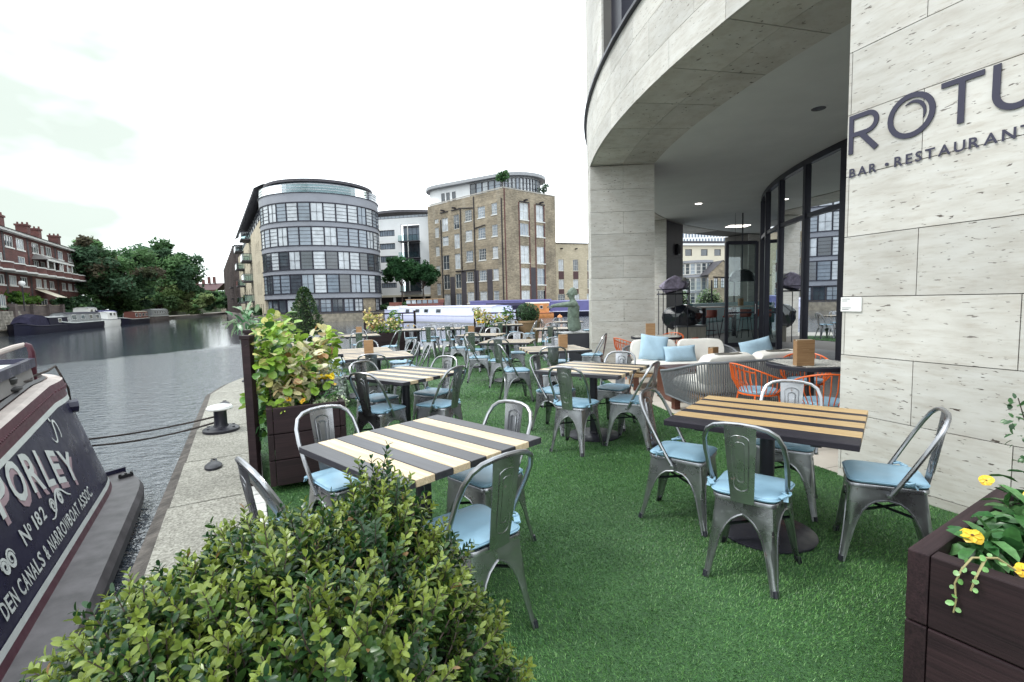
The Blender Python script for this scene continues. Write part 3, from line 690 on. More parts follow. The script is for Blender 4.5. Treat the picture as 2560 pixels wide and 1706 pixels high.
# ================================================================ café tables
def plank_mesh(l, wd, m, h=.034):
    return MB().box((0, 0, -h / 2), (l, wd - .004, h)).mesh('plank', m, bevel=.004, seg=2)
TW = .94
def table(x, y, yaw, label, widths, first='ebon', lx=TW, leg=True, suf=''):
    t = thing("cafe_table", label, 'table', (x, y, .006), R(yaw), 'striped café tables')
    tot = sum(widths); yy = -tot / 2; m = first; 
    for i, wd in enumerate(widths):
        key = (round(wd, 4), m + suf, lx)
        if key not in _pm: _pm[key] = plank_mesh(lx, wd, m + suf)
        link('plank', _pm[key], t, (0, yy + wd / 2, .75)); yy += wd; m = 'oak' if m == 'ebon' else 'ebon'
    tr = MB()
    for s in (-.3, .3): tr.box((s, 0, .705), (.05, tot * .86, .022))
    tr.box((0, 0, .700), (.5, .09, .03)); tr.box((0, 0, .692), (.2, .2, .02))
    tr.build('top_bracket', 'black_metal', t)
    MB().lathe([(.042, .02), (.042, .69)], 20).build('column', 'black_metal', t, smooth=True)
    MB().lathe([(.285, .0), (.285, .010), (.275, .016), (.12, .026), (.05, .034), (.046, .05)], 36).build('base', 'black_metal', t, smooth=True)
    return t
_pm = {}
W9 = [TW / 9] * 9
W8 = [.165, .135, .088, .135, .060, .135, .060, .137]
table(-.50, 2.60, -43, 'striped black and oak café table beside the near dark planter, behind the box bush', W9, lx=.90)
table(1.58, 3.01, -38, 'café table with broad oak stripes, close to the travertine wall with lettering', W8, lx=.98, suf='2')
table(.88, 5.33, -34, 'striped café table in front of the woven lounge sofas, on a round black base', W9)
table(-1.16, 5.26, -35, 'striped café table just behind the near planter with yellow flowers', W9)
table(-2.00, 7.26, 20.5, 'near half of the long café table carrying a tan menu holder', W9)
table(-2.49, 8.06, 20.5, 'far half of the long café table with the tan menu holder', W9)
table(-3.78, 12.15, 22, 'café table with a menu holder beside the cone shaped shrub', W9)
table(-4.0, 9.85, 16, 'café table left of the long table, behind the climbing hydrangea leaves', W9)
table(-2.72, 14.3, 8, 'left table of the far row in front of the planter with railings', W9)
table(-1.72, 14.43, 8, 'right table of the far row, below the white houseboat', W9)
table(-.70, 11.3, -16, 'café table in mid terrace carrying a tan menu holder', W9)
table(-.08, 9.25, -11, 'café table at mid terrace with two chairs pulled out before it', W9)
table(.64, 7.62, 10, 'café table with a menu holder in front of the dark statue plinth', W9)
table(-.12, 15.9, 2, 'far café table in front of the round box shrub pot', W9)
table(1.08, 13.05, 4, 'café table directly behind the bronze statue', W9)
table(1.95, 17.0, 2, 'farthest café table by the water behind the statue', W9)
# chairs
chair(1.28, 2.60, 51, 'chair in front of the oak striped table by the lettered wall, back to the viewer')
chair(1.13, 3.26, -37, 'chair with a rusty brown back left of the oak striped table by the lettered wall')
chair(1.93, 3.42, -126, 'chair between the oak striped table and the orange wire chairs')
chair(2.10, 2.72, 150, 'chair standing against the lettered wall, right of the oak striped table')
chair(-.20, 2.20, 132, 'large near chair right behind the box bush, back to the viewer')
chair(-.17, 2.93, -134, 'chair at the far right corner of the nearest table, cushion half under it')
chair(-1.04, 2.92, -42, 'chair between the nearest table and the dark planter')
chair(-.95, 2.17, 42, 'chair at the near left corner by the quay, half hidden by the box bush')
chair(.62, 4.87, 58, 'dark backed chair in front of the table before the lounge sofas')
chair(.48, 5.60, -36, 'chair left of the table before the lounge sofas')
chair(1.19, 5.74, -124, 'pale backed chair between the round based table and the lounge sofas')
chair(1.22, 4.98, 148, 'chair right of the table before the lounge sofas, back leaning out')
chair(-1.32, 4.82, 62, 'dark backed chair just behind the near planter, back to the viewer')
chair(-.76, 5.02, 150, 'chair right of the table behind the near planter')
chair(-.92, 5.70, -122, 'pale backed chair at the far side of the table behind the near planter')
chair(-1.53, 5.44, -34, 'chair tucked left of the table behind the near planter')
chair(-2.70, 7.28, 10, 'nearer of two chairs on the left of the long table')
chair(-2.96, 7.92, 20, 'farther of two chairs on the left of the long table')
chair(-1.86, 6.60, 96, 'dark backed chair at the near end of the long table')
chair(-1.50, 7.45, 196, 'nearest of three chairs on the right of the long table')
chair(-1.78, 8.05, 200, 'middle of three chairs on the right of the long table')
chair(-1.98, 8.75, 205, 'farthest of three chairs on the right of the long table')
chair(-2.55, 8.66, -70, 'pale backed chair at the far end of the long table')
chair(-3.2, 8.9, 70, 'dark backed chair between the long table and the table on its left')
chair(-4.2, 10.5, -70, 'pale backed chair at the table behind the climbing hydrangea')
chair(-3.6, 11.5, 112, 'dark backed chair before the table by the cone shaped shrub')
chair(-3.95, 12.75, -68, 'pale backed chair behind the menu holder by the cone shaped shrub')
chair(-2.98, 12.05, 170, 'chair with its back turned sideways at the foot of the railing planter')
chair(-.63, 9.22, 2, 'chair left of the mid terrace table, turned sideways')
chair(.04, 7.36, 14, 'chair pulled out sideways in the middle of the open turf')
chair(-.21, 8.68, 82, 'dark backed chair before the mid terrace table with pulled out chairs')
chair(.08, 9.88, -95, 'pale backed chair behind the mid terrace table with pulled out chairs')
chair(-1.22, 11.3, -8, 'chair left of the mid terrace table with a menu holder')
chair(-.80, 10.68, 76, 'dark backed chair before the mid terrace table with a menu holder')
chair(-.52, 11.95, -105, 'pale backed chair behind the mid terrace table with a menu holder')
chair(.56, 7.02, 92, 'dark backed chair before the table by the statue plinth')
chair(.78, 8.28, -85, 'chair behind the menu holder on the table by the statue plinth')
chair(-2.30, 13.60, 96, 'dark backed chair before the left table of the far row')
chair(-1.78, 13.72, 96, 'dark backed chair before the right table of the far row, left one')
chair(-1.25, 13.80, 98, 'dark backed chair before the right table of the far row, right one')
chair(-3.05, 14.85, -80, 'pale backed chair behind the left end of the far row')
chair(-2.4, 14.98, -82, 'pale backed chair behind the middle of the far row')
chair(-1.75, 15.05, -84, 'pale backed chair behind the right end of the far row')
chair(-1.05, 14.5, 186, 'chair at the right end of the far row')
chair(-.35, 15.2, 90, 'dark backed chair before the table by the round box shrub')
chair(.02, 16.55, -92, 'pale backed chair behind the table by the round box shrub')
chair(.55, 15.6, 170, 'chair right of the table by the round box shrub')
chair(.95, 12.4, 92, 'dark backed chair just left of the statue plinth')
chair(1.15, 13.72, -90, 'pale backed chair behind the table that stands behind the statue')
chair(1.25, 16.9, 5, 'chair left of the farthest table by the water')
chair(1.7, 17.6, -88, 'pale backed chair behind the farthest table by the water')
chair(2.62, 16.7, 178, 'chair between the farthest table and the travertine pillar')
chair(1.52, 9.2, 160, 'chair standing in front of the left edge of the travertine pillar')
# ================================================================ menu holders
def menu(x, y, z, rz, label, s=1.):
    t = thing('menu_holder', label, 'menu holder', (x, y, z), R(rz), 'tan menu holders')
    mb = MB(); wd, dp, h = .135 * s, .055 * s, .205 * s
    mb.box((0, -dp / 2, h / 2), (wd, .009, h)); mb.box((0, dp / 2, h / 2), (wd, .009, h))
    for q in (-1, 1): mb.box((q * (wd / 2 - .005), 0, h / 2 - .006), (.008, dp - .010, h - .012))
    mb.box((0, 0, .006), (wd - .02, dp - .01, .01)); mb.build('box', 'menu', t, bevel=.0015, seg=1)
    c = MB()
    for i in range(3): c.box((0, -.012 + i * .011, h / 2 + .004), (wd - .022, .004, h - .006))
    c.build('menu_card', mat('cream_card', (.62, .55, .44), .7) if 'card' not in M else M['card'], t)
    e = MB(); e.box((0, -dp / 2 - .005, h * .62), (wd * .36, .001, .006))
    e.tube([(wd * .10 * math.cos(a) + .012, -dp / 2 - .0048, h * .36 + wd * .2 * math.sin(a)) for a in np.linspace(-1.2, 1.2, 8)], .0011, 4)
    e.build('embossing', 'teak', t)
M['card'] = mat('cream_card', (.62, .55, .44), .7)
ZM = .757
menu(-2.20, 7.52, ZM, 12, 'tan menu holder on the long table behind the near planter')
menu(-3.79, 12.20, ZM, 15, 'small tan menu holder on the table by the cone shaped shrub')
menu(-.92, 11.18, ZM, -6, 'tan menu holder on a mid terrace table below the white houseboat')
menu(.80, 7.70, ZM, 8, 'tan menu holder on the table in front of the statue plinth')
# ================================================================ lounge
def rounded_box(mb_name, m, d, parent, c=(0, 0, 0), rz=0, tilt=0, puff=.02, yaw=0):
    """soft upholstered cushion: box subdivided and puffed"""
    n = 9; mb = MB(); wx, wy, wz = d
    def prof(t): return math.copysign(abs(t) ** .55, t)
    rows = []
    for i in range(n * 2 + 1):
        a = math.pi / 2 * math.copysign(abs(i / n - 1) ** .6, i / n - 1); rr, zz = max(.004, math.cos(a)) ** .13, math.sin(a)
        zz = math.copysign(abs(zz) ** .9, zz); row = []
        for j in range(32):
            b = 2 * math.pi * j / 32; cx_, cy_ = math.cos(b), math.sin(b)
            q = 1 / max(abs(cx_), abs(cy_)) ** .86
            x, y = cx_ * q * rr, cy_ * q * rr
            x, y = max(-1, min(1, x)), max(-1, min(1, y))
            f = 1 - .45 * (abs(x) ** 6 * .5 + abs(y) ** 6 * .5) if puff else 1
            row.append(Vector((x * wx / 2, y * wy / 2, zz * (wz / 2) * f + puff * .15 * math.sin(x * 7 + y * 5 + wx * 9))))
        rows.append(row)
    T = Matrix.Translation(c) @ Matrix.Rotation(R(rz), 4, 'Z') @ Matrix.Rotation(R(tilt), 4, 'X') @ Matrix.Rotation(R(yaw), 4, 'Y')
    mb.grid([[T @ p for p in r] for r in rows], closed=True)
    return mb.build(mb_name, m, parent, smooth=True)
def sofa(x, y, front, label, wd=1.75, dp=.86, hb=.70, hf=.52):
    t = thing('rope_sofa', label, 'sofa', (x, y, .004), R(front - 90))
    rim = []; n = 40; hx, hy = wd / 2, dp / 2; rc = .32
    path = [(-hx, hy - .05)] + [(-hx, hy - .05 - i * .1) for i in range(1, 5)]
    path = [(-hx, hy - .04), (-hx, 0), (-hx, -hy + rc)] + [(-hx + rc - rc * math.cos(a), -hy + rc - rc * math.sin(a)) for a in np.linspace(.2, math.pi / 2, 7)]
    path = path + [(-q[0], q[1]) for q in path[::-1]]
    # resample
    seg = [Vector((*p, 0)) for p in path]; L = [0]
    for a, b in zip(seg, seg[1:]): L.append(L[-1] + (b - a).length)
    def at(s):
        for i in range(len(seg) - 1):
            if s <= L[i + 1]: return seg[i].lerp(seg[i + 1], (s - L[i]) / (L[i + 1] - L[i]))
        return seg[-1]
    tot = L[-1]; ht = lambda s: hf + (hb - hf) * min(1, max(0, min(s, tot - s) / .75)) ** 1.2
    lo = lambda s: .20 - .07 * math.sin(math.pi * s / tot)
    fl = lambda s: 1 + .045 * (1 if True else 0)
    S = [tot * i / 60 for i in range(61)]
    top = [at(s) * 1.04 + Vector((0, 0, ht(s))) for s in S]; bot = [at(s) * .97 + Vector((0, 0, lo(s))) for s in S]
    fr = MB().tube(top, .017, 8); fr.tube(bot, .014, 6); fr.tube([top[0], bot[0]], .016, 6); fr.tube([top[-1], bot[-1]], .016, 6)
    fr.build('frame', 'rope_grey', t, smooth=True)
    rp = MB(); k = int(tot / .030)
    for i in range(1, k):
        s = tot * i / k; a, b = at(s) * 1.04 + Vector((0, 0, ht(s))), at(s) * .97 + Vector((0, 0, lo(s)))
        rp.tube([a, b], .0085, 5); 
    stuff(rp.build('rope_strap', 'rope_grey', t, smooth=True))
    bs = MB(); bs.box((0, 0, .245), (wd - .12, dp - .10, .05)); bs.build('base', 'teak', t, bevel=.008)
    for sx in (-1, 1):
        for sy in (-1, 1): MB().box((sx * (hx - .13), sy * (hy - .12), .112), (.085, .085, .222)).build('leg', 'walnut' if sy > 0 else 'teak', t, bevel=.006)
    rounded_box('seat_cushion', 'linen', (wd - .16, dp - .16, .20), t, (0, .04, .365))
    for sx in (-1, 1): rounded_box('back_cushion', 'linen', ((wd - .2) / 2, .20, .40), t, (sx * (wd - .2) / 4, -hy + .20, .585), 0, 10)
    return t
sA = sofa(2.98, 6.42, 106, 'grey rope sofa with its woven back to the viewer, beside the orange chairs')
sB = sofa(2.78, 8.15, 263, 'off white cushioned rope sofa facing the viewer, with two blue pillows', hb=.66)
def pillow_mesh(wd, h, th, parent, tilt, yaw):
    n = 14; T = Matrix.Rotation(R(tilt), 4, 'X') @ Matrix.Rotation(R(yaw), 4, 'Y'); mb = MB()
    for sg in (1, -1):
        rows = []
        for i in range(n + 1):
            v = -1 + 2 * i / n; row = []
            for j in range(n + 1):
                u = -1 + 2 * j / n; k = max(0, (1 - u ** 4) * (1 - v ** 4)) ** .55
                x, z = u * wd / 2 * (1 - .07 * (1 - v * v) * 0 - .05 * (1 - v ** 2) * u * u + .03), v * h / 2 * (1 - .06 * (1 - u ** 2) * v * v + .03)
                row.append(T @ Vector((x, sg * th / 2 * k + .006 * math.sin(u * 6 + v * 4) * k, z)))
            rows.append(row if sg > 0 else row[::-1])
        mb.grid(rows)
    return mb.build('cover', 'sky_fabric', parent, smooth=True, weld=True)
def pillow(label, x, y, z, rz, tilt, wd, h, yaw=0):
    t = thing('pillow', label, 'pillow', (x, y, z), R(rz)); pillow_mesh(wd, h, .15, t, tilt, yaw); return t
pillow('square pale blue pillow leaning at the left end of the far sofa', 2.35, 8.14, .67, -6, -14, .44, .42, 8)
pillow('small lumbar pale blue pillow on the far sofa seat', 2.72, 7.93, .585, 0, -16, .50, .26, -2)
pillow('pale blue pillow lying on top of the near sofa back', 3.52, 7.05, .72, 18, -12, .56, .30, -8)
ct = thing('coffee_table', 'dark red wooden coffee table between the two rope sofas', 'coffee table', (2.78, 7.22, .004), R(8))
MB().box((0, 0, .455), (1.12, .56, .04)).build('top', 'walnut', ct, bevel=.006)
for s in (-1, 1): MB().box((s * .53, 0, .217), (.05, .54, .434)).build('side_panel', 'walnut', ct, bevel=.005)
menu(3.02, 7.35, .484, 40, 'tan menu holder standing between the two sofas', 1.25)
# ---- round mosaic tables and orange wire chairs
def rtable(x, y, r, label):
    t = thing('round_table', label, 'table', (x, y, .004))
    MB().lathe([(r - .02, .705), (r, .71), (r, .745), (r - .004, .75)], 40).build('top', 'black_metal', t, smooth=True)
    mb = MB(); mk = MB()
    rr = random.Random(3)
    nx = int(2 * r / .09)
    for i in range(-nx, nx):
        for j in range(-nx, nx):
            x0, y0 = i * .098, j * .098
            if math.hypot(x0, y0) > r - .06: continue
            a = (0 if (i // 2 + j // 2) % 2 else math.pi / 2)
            for q in (-1, 1):
                c, s = math.cos(a), math.sin(a); mb.box((x0 - s * q * .024, y0 + c * q * .024, .7512), (.092, .027, .0030), a)
    stuff(mb.build('inlay', mat('pale_inlay', (.62, .60, .55), .4) if 'inlay' not in M else M['inlay'], t))
    MB().lathe([(.035, .02), (.035, .705)], 16).build('column', 'black_metal', t, smooth=True); MB().lathe([(.24, 0), (.24, .012), (.05, .03)], 30).build('base', 'black_metal', t, smooth=True)
M['inlay'] = mat('pale_inlay', (.62, .60, .55), .4)
rtable(3.24, 5.30, .44, 'round black and white inlaid table half hidden by the lettered wall')
rtable(2.80, 9.52, .48, 'round black and white inlaid table behind the far sofa, before the pillar')
menu(3.04, 5.10, .757, -4, 'large plain tan menu holder on the near round table', 1.32)
menu(2.66, 9.42, .757, -8, 'plain tan menu holder on the far round table', 1.25)
def ochair(label, x, y, face):
    t = thing('wire_chair', label, 'chair', (x, y, .004), R(face - 90), 'orange wire chairs')
    n = 21; fr = MB(); top, low = [], []
    for i in range(n):
        a = R(-35 - 0 + (250) * i / (n - 1)) + math.pi   # open to +y
        a = R(145 + 250 * i / (n - 1)); back = .5 - .5 * math.cos(2 * math.pi * i / (n - 1))
        top.append(Vector((.275 * math.cos(a), .27 * math.sin(a) - .02, .60 + .16 * back ** .8))); low.append(Vector((.185 * math.cos(a), .185 * math.sin(a), .425)))
    fr.tube(top, .009, 6)
    fr.tube([(.2 * math.cos(a), .2 * math.sin(a), .425) for a in np.linspace(0, 2 * math.pi, 28)[:-1]], .009, 6, closed=True)
    fr.build('frame', 'orange', t, smooth=True)
    for i in range(0, n, 1):
        MB().tube([top[i], top[i] * .6 + low[i] * .4 + Vector((.02 * math.cos(R(145 + 12.5 * i)), .02 * math.sin(R(145 + 12.5 * i)), -.03)), low[i]], .0055, 5).build('spindle', 'orange', t, smooth=True)
    for sx in (-1, 1):
        for sy in (-1, 1): MB().tube([(sx * .14, sy * .14, .425), (sx * .20, sy * .20, .0)], .009, 6).build('leg', 'orange', t, smooth=True)
    MB().lathe([(.185, .432), (.2, .44), (.203, .455), (.19, .472), (.1, .478), (.01, .479)], 28).build('cushion', 'cush', t, smooth=True)
ochair('orange wire barrel chair with blue seat behind the oak striped table', 2.70, 5.36, 10)
ochair('orange wire chair with its back to the viewer, against the lettered wall edge', 3.00, 4.70, 70)
ochair('orange wire chair on the far side of the near round table', 3.55, 5.92, 240)
ochair('orange wire chair left of the far round table, in front of the pillar', 2.22, 9.30, 20)
ochair('orange wire chair behind the far round table', 3.22, 10.05, 230)
ochair('orange wire chair right of the far round table, showing only its rail', 3.12, 9.02, 130)
# ================================================================ statue and plinth
pl = thing('statue_plinth', 'square dark grey plinth under the bronze statue', 'plinth', (1.52, 12.18, .004), R(14))
MB().box((0, 0, .34), (.66, .60, .68)).build('body', mat('dark_grey_plinth', (.045, .045, .062), .5, var=.15), pl, bevel=.006)
MB().box((0, 0, .69), (.70, .64, .02)).build('cap', mat('pale_plinth_top', (.33, .33, .34), .5), pl, bevel=.004)
st = thing('bronze_statue', 'green bronze statue of a figure reaching both arms out to the left', 'statue', (1.53, 12.15, .704), R(8))
def skin_body(name, verts, edges, m, parent, sub=2, root=0):
    me = bpy.data.meshes.new(name); me.from_pydata([v[:3] for v in verts], edges, []); o = bpy.data.objects.new(name, me); COL.objects.link(o)
    md = o.modifiers.new('s', 'SKIN'); md.use_smooth_shade = True; sv = me.skin_vertices[0].data
    for i, v in enumerate(verts): sv[i].radius = (v[3], v[4] if len(v) > 4 else v[3]); sv[i].use_root = (i == root)
    sb = o.modifiers.new('u', 'SUBSURF'); sb.levels = sub; sb.render_levels = sub
    dg = bpy.context.evaluated_depsgraph_get(); me2 = bpy.data.meshes.new_from_object(o.evaluated_get(dg)); me2.name = name
    bpy.data.objects.remove(o); bpy.data.meshes.remove(me); me2.materials.clear(); me2.materials.append(M[m]); me2.polygons.foreach_set('use_smooth', [True] * len(me2.polygons))
    return link(name, me2, parent)
V = [(.03, 0, .0, .20, .19), (.02, .0, .16, .19, .18), (-.005, 0, .34, .165, .155), (-.01, 0, .50, .165, .155), (.01, 0, .64, .165, .18), (.01, 0, .715, .12, .15), (-.02, 0, .785, .066),
     (-.04, 0, .85, .070), (-.045, 0, .92, .112, .10), (-.04, 0, 1.0, .108, .098), (-.03, 0, 1.055, .07),
     (-.01, -.18, .69, .078), (-.24, -.19, .675, .062), (-.44, -.16, .665, .048), (-.54, -.14, .655, .040),
     (-.01, .18, .69, .078), (-.24, .19, .68, .062), (-.43, .17, .66, .048), (-.53, .15, .64, .040)]
E_ = [(0, 1), (1, 2), (2, 3), (3, 4), (4, 5), (5, 6), (6, 7), (7, 8), (8, 9), (9, 10), (4, 11), (11, 12), (12, 13), (13, 14), (4, 15), (15, 16), (16, 17), (17, 18)]
body = skin_body('body', V, E_, 'bronze', st, 2, 3)
hd = MB()
for (hy, hz) in ((-.14, .655), (.15, .64)):
    for k, (dy, ln, dz) in enumerate(((-.024, .075, 0), (-.008, .088, .004), (.010, .085, .002), (.026, .066, -.004))):
        hd.tube([(-.54, hy + dy, hz), (-.54 - ln * .5, hy + dy * 1.1, hz + dz), (-.54 - ln * .85, hy + dy * 1.1, hz - .008 + dz), (-.54 - ln, hy + dy * 1.1, hz - .024)], [.011, .010, .009, .006], 6)
    sg = 1 if hy < 0 else -1
    hd.tube([(-.50, hy + sg * .02, hz - .008), (-.54, hy + sg * .048, hz - .026), (-.575, hy + sg * .045, hz - .052)], [.013, .011, .008], 6)
hd.build('fingers', 'bronze', body, smooth=True)
fc = MB()
fc.tube([(-.138, 0, .965), (-.165, 0, .93), (-.152, 0, .912)], [.012, .018, .010], 6)
for s in (-1, 1): fc.tube([(-.132, s * .055, .958), (-.146, s * .030, .966), (-.140, s * .012, .955)], [.008, .010, .006], 6); fc.lathe([(.004, -.01), (.02, 0), (.004, .01)], 8, (-.030, s * .108, .93))
fc.tube([(-.130, -.03, .888), (-.146, 0, .886), (-.130, .03, .888)], [.006, .009, .006], 6); fc.tube([(-.124, -.026, .872), (-.138, 0, .869), (-.124, .026, .872)], [.005, .008, .005], 6)
fc.build('face', 'bronze', body, smooth=True)
hr = MB(); rows = []
for i in range(9):
    a = math.pi * .62 * i / 8; rows.append([(-.025 + .128 * math.sin(a) * math.cos(b) * (1 if math.cos(b) > -.3 else .74) + .01, .116 * math.sin(a) * math.sin(b), .955 + .145 * math.cos(a)) for b in np.linspace(0, 2 * math.pi, 19)[:-1]])
hr.grid(rows, closed=True).build('hair', 'bronze', body, smooth=True)
# ================================================================ quay fittings
bo = thing('mooring_bollard', 'black mooring bollard with a white mushroom cap on the towpath', 'bollard', (-3.60, 5.95, 0))
MB().lathe([(.20, 0), (.20, .03), (.17, .05), (.085, .06), (.072, .09), (.07, .24), (.08, .262)], 26).build('post', 'black_metal', bo, smooth=True)
MB().lathe([(.08, .262), (.135, .27), (.145, .285), (.13, .31), (.07, .325), (.01, .328)], 26).build('cap', 'white', bo, smooth=True)
bx = MB()
for a in range(6): bx.lathe([(.016, .048), (.016, .06)], 6, (.155 * math.cos(a * 1.047), .155 * math.sin(a * 1.047), 0))
bx.build('bolt', 'black_metal', bo)
for x, y, lb in ((-2.86, 4.56, 'black iron mooring eye cover on the towpath nearest the box bush'), (-4.51, 7.58, 'black iron mooring eye cover just beyond the white capped bollard'), (-5.45, 9.95, 'farthest black iron mooring cover, where the quay curves away')):
    t = thing('mooring_cover', lb, 'mooring cover', (x, y, .001), R(118), 'iron mooring covers')
    MB().lathe([(.12, 0), (.118, .02), (.09, .036), (.01, .042)], 20).build('dome', 'black_metal', t, smooth=True).scale = (1, .62, 1)
    MB().tube([(.08, -.02, .03), (.12, -.02, .04), (.14, 0, .035), (.12, .02, .04), (.08, .02, .03)], .009, 5).build('ring', 'black_metal', t)
def rope(a, b, sag, label):
    t = thing('mooring_rope', label, 'rope', (0, 0, 0)); a, b = Vector(a), Vector(b)
    pts = [a.lerp(b, i / 20) - Vector((0, 0, sag * 4 * (i / 20) * (1 - i / 20))) for i in range(21)]
    m = MB(); n = 90
    for ph in (0, 2.09, 4.19):
        q = []
        for i in range(n + 1):
            s = i / n * 20; k = min(19, int(s)); p = pts[k].lerp(pts[k + 1], s - k); q.append(p + Vector((.0055 * math.cos(ph + i * 1.1), 0, .0055 * math.sin(ph + i * 1.1))))
        m.tube(q, .0068, 4)
    m.build('strand', 'rope_dark', t, smooth=True)
M['rope_dark'] = mat('dark_hemp_rope', (.045, .035, .032), .9, var=.3, vs=80)
# ================================================================ the near narrowboat (bow)
nb = thing('narrowboat', 'dark navy and maroon working narrowboat with painted name, moored in the near left corner', 'narrowboat', (0, 0, 0))
NV, AV = Vector((.86, .51, 0)).normalized(), Vector((-.51, .86, 0)).normalized()
M['b_navy'] = mat('navy_boat_paint', (.016, .015, .042), .32, var=.25, vs=3, rvar=.12, bmp=.05, bs=20)
M['b_maroon'] = mat('maroon_boat_paint', (.075, .017, .030), .4, var=.25, vs=5, rvar=.1)
M['b_white'] = mat('weathered_white_boat_paint', (.55, .58, .57), .5, var=.12, vs=9)
M['b_lit'] = mat('lit_grey_bow_tone', (.13, .115, .125), .5, var=.55, vs=4, rvar=.1, stretch=(1, 1, .5))  # light on the curve of the bow, put into a grey colour
M['b_ledge'] = mat('worn_grey_rubbing_ledge', (.10, .092, .098), .5, var=.45, vs=6, bmp=.15, bs=40)
M['b_black'] = mat('black_boat_bitumen', (.016, .015, .018), .5, var=.4, vs=4)
M['b_deck'] = mat('dusty_pink_deck_paint', (.30, .20, .19), .65, var=.2, vs=5)
M['b_pale'] = mat('pale_gunwale_paint', (.46, .40, .37), .6, var=.2, vs=7)
M['b_pink'] = mat('mauve_letter_shade', (.34, .24, .27), .55)
def htop(s): return .93 + .074 * (min(s, 6.3) - 5)
def hullp(q, h, off=0.):
    a, b = 1.08 - .33 * h, 1.3 + .07 * h
    if q <= 6.3: n, s, o = -2.2 + a, q, NV
    else:
        th = (q - 6.3) / 1.9 * math.pi / 2; c_, s_ = math.cos(th), math.sin(th)
        sg = 1 if c_ >= 0 else -1
        ex = .62 + .62 * max(0, h); n = -2.2 + sg * a * abs(c_) ** ex; s = 6.3 + b * abs(s_) ** .606
        o = (NV * c_ / a + AV * s_ / b).normalized()
    return NV * n + AV * s + o * off + Vector((0, 0, -.45 + 1.2 * h))
QS = [-4, -2, 0, 1, 2, 3, 3.5, 4, 4.5, 5, 5.5, 6, 6.3] + [6.3 + 1.9 * i / 22 for i in range(1, 45)]
def band(name, h0, h1, m, off=0., parent=nb, qs=QS, n=6, smooth=True):
    mb = MB(); f0 = h0 if callable(h0) else (lambda s: h0); f1 = h1 if callable(h1) else (lambda s: h1)
    mb.grid([[hullp(q, f0(q) + (f1(q) - f0(q)) * j / n, off) for q in qs] for j in range(n + 1)])
    return mb.build(name, m, parent, smooth=smooth)
hullo = band('hull', -.32, lambda s: htop(s), 'b_navy', 0, n=16)
band('lit_bow_patch', lambda s: -.02, lambda s: htop(s) - .175, 'b_lit', .004, qs=[6.95 + .09 * i for i in range(28)])  # grey patch over the navy hull where light catches the bow
band('stripe', .05, .088, 'b_white', .005, n=1, qs=[q for q in QS if q < 7.2]); band('stripe', 0, .05, 'b_maroon', .004, n=1, qs=[q for q in QS if q < 7.2])
band('stripe', lambda s: htop(s) - .168, lambda s: htop(s) - .128, 'b_white', .005, n=1)
band('stripe', lambda s: htop(s) - .128, lambda s: htop(s) - .07, 'b_maroon', .005, n=1)
rb = band('rubbing_band', lambda s: htop(s) - .075, lambda s: htop(s) + .012, 'b_maroon', .022, n=3)
rv = MB()
for i in range(150):
    q = 1.5 + i * .045
    if q > 8.0: break
    c = hullp(q, htop(q) - .045, .022); rv.lathe([(.011, -.009), (.012, .0), (.007, .009)], 6, c)
rv.build('rivet', 'b_maroon', rb); stuff(rb.children[0])
bb = MB(); bb.grid([[hullp(q, -.33, 0) + Vector((0, 0, -.02)) for q in QS], [hullp(q, 0, -.002) for q in QS]]); bb.build('underbody', 'b_black', nb)
# ledge
lq = [q for q in QS if q <= 6.3] + [6.3 + .9 * i / 10 for i in range(1, 11)]
def lw(q): return .25 if q < 6.6 else .25 - .03 * (q - 6.6)
lm = MB(); lm.grid([[hullp(q, 0, .0) for q in lq], [hullp(q, 0, lw(q)) for q in lq], [hullp(q, -.05, lw(q) + .02) for q in lq], [hullp(q, -.13, lw(q) - .01) for q in lq], [hullp(q, -.14, 0) for q in lq]])
k = len(lq) - 1; n_ = len(lq); lm.f.append(tuple(i * n_ + k for i in range(5)))
lo_ = lm.build('rubbing_ledge', 'b_ledge', nb)
e0, e1 = hullp(lq[-1], 0, 0), hullp(lq[-1], 0, .25); MB().beam(e0 + AV * .02 + Vector((0, 0, .0)), e1 + AV * .02, .05, .10).build('end_plate', 'b_navy', lo_)
c = hullp(6.9, 0, .16) + Vector((0, 0, .02)); cl = MB()
cl.beam(c - AV * .03 - NV * .06, c + AV * .03 + NV * .06, .05, .035)
for s in (-1, 0, 1): cl.lathe([(.014, 0), (.014, .03)], 6, c + (AV * .05 + NV * .08) * s * .6)
cl.build('cleat', 'b_black', lo_)
# deck
dk = MB(); pts = [hullp(q, htop(q), -.02) for q in QS if q <= 8.2]; mid = [NV * -2.2 + AV * min((p - NV * -2.2).dot(AV), 7.62) + Vector((0, 0, p.z + .05)) for p in pts]
far = [p + NV * 2 * (-2.2 - p.dot(NV)) for p in pts]
dk.grid([pts, mid, far]); dk.build('deck', 'b_deck', nb, smooth=True)
gw = MB(); gw.grid([[hullp(q, htop(q) + .013, .024) for q in QS], [hullp(q, htop(q) + .028, -.01) for q in QS], [hullp(q, htop(q) + .028, -.085) for q in QS], [hullp(q, htop(q) + .0, -.10) for q in QS]]); gw.build('gunwale', 'b_pale', nb)
gl_ = MB(); gl_.grid([[hullp(q, htop(q) + .03, -.10) for q in QS], [hullp(q, htop(q) + .05, -.12) for q in QS], [hullp(q, htop(q) + .0, -.135) for q in QS]]); gl_.build('gunwale_rail', 'b_black', nb)
def bp(s, n, z): return AV * s + NV * n + Vector((0, 0, z))
zd = .83
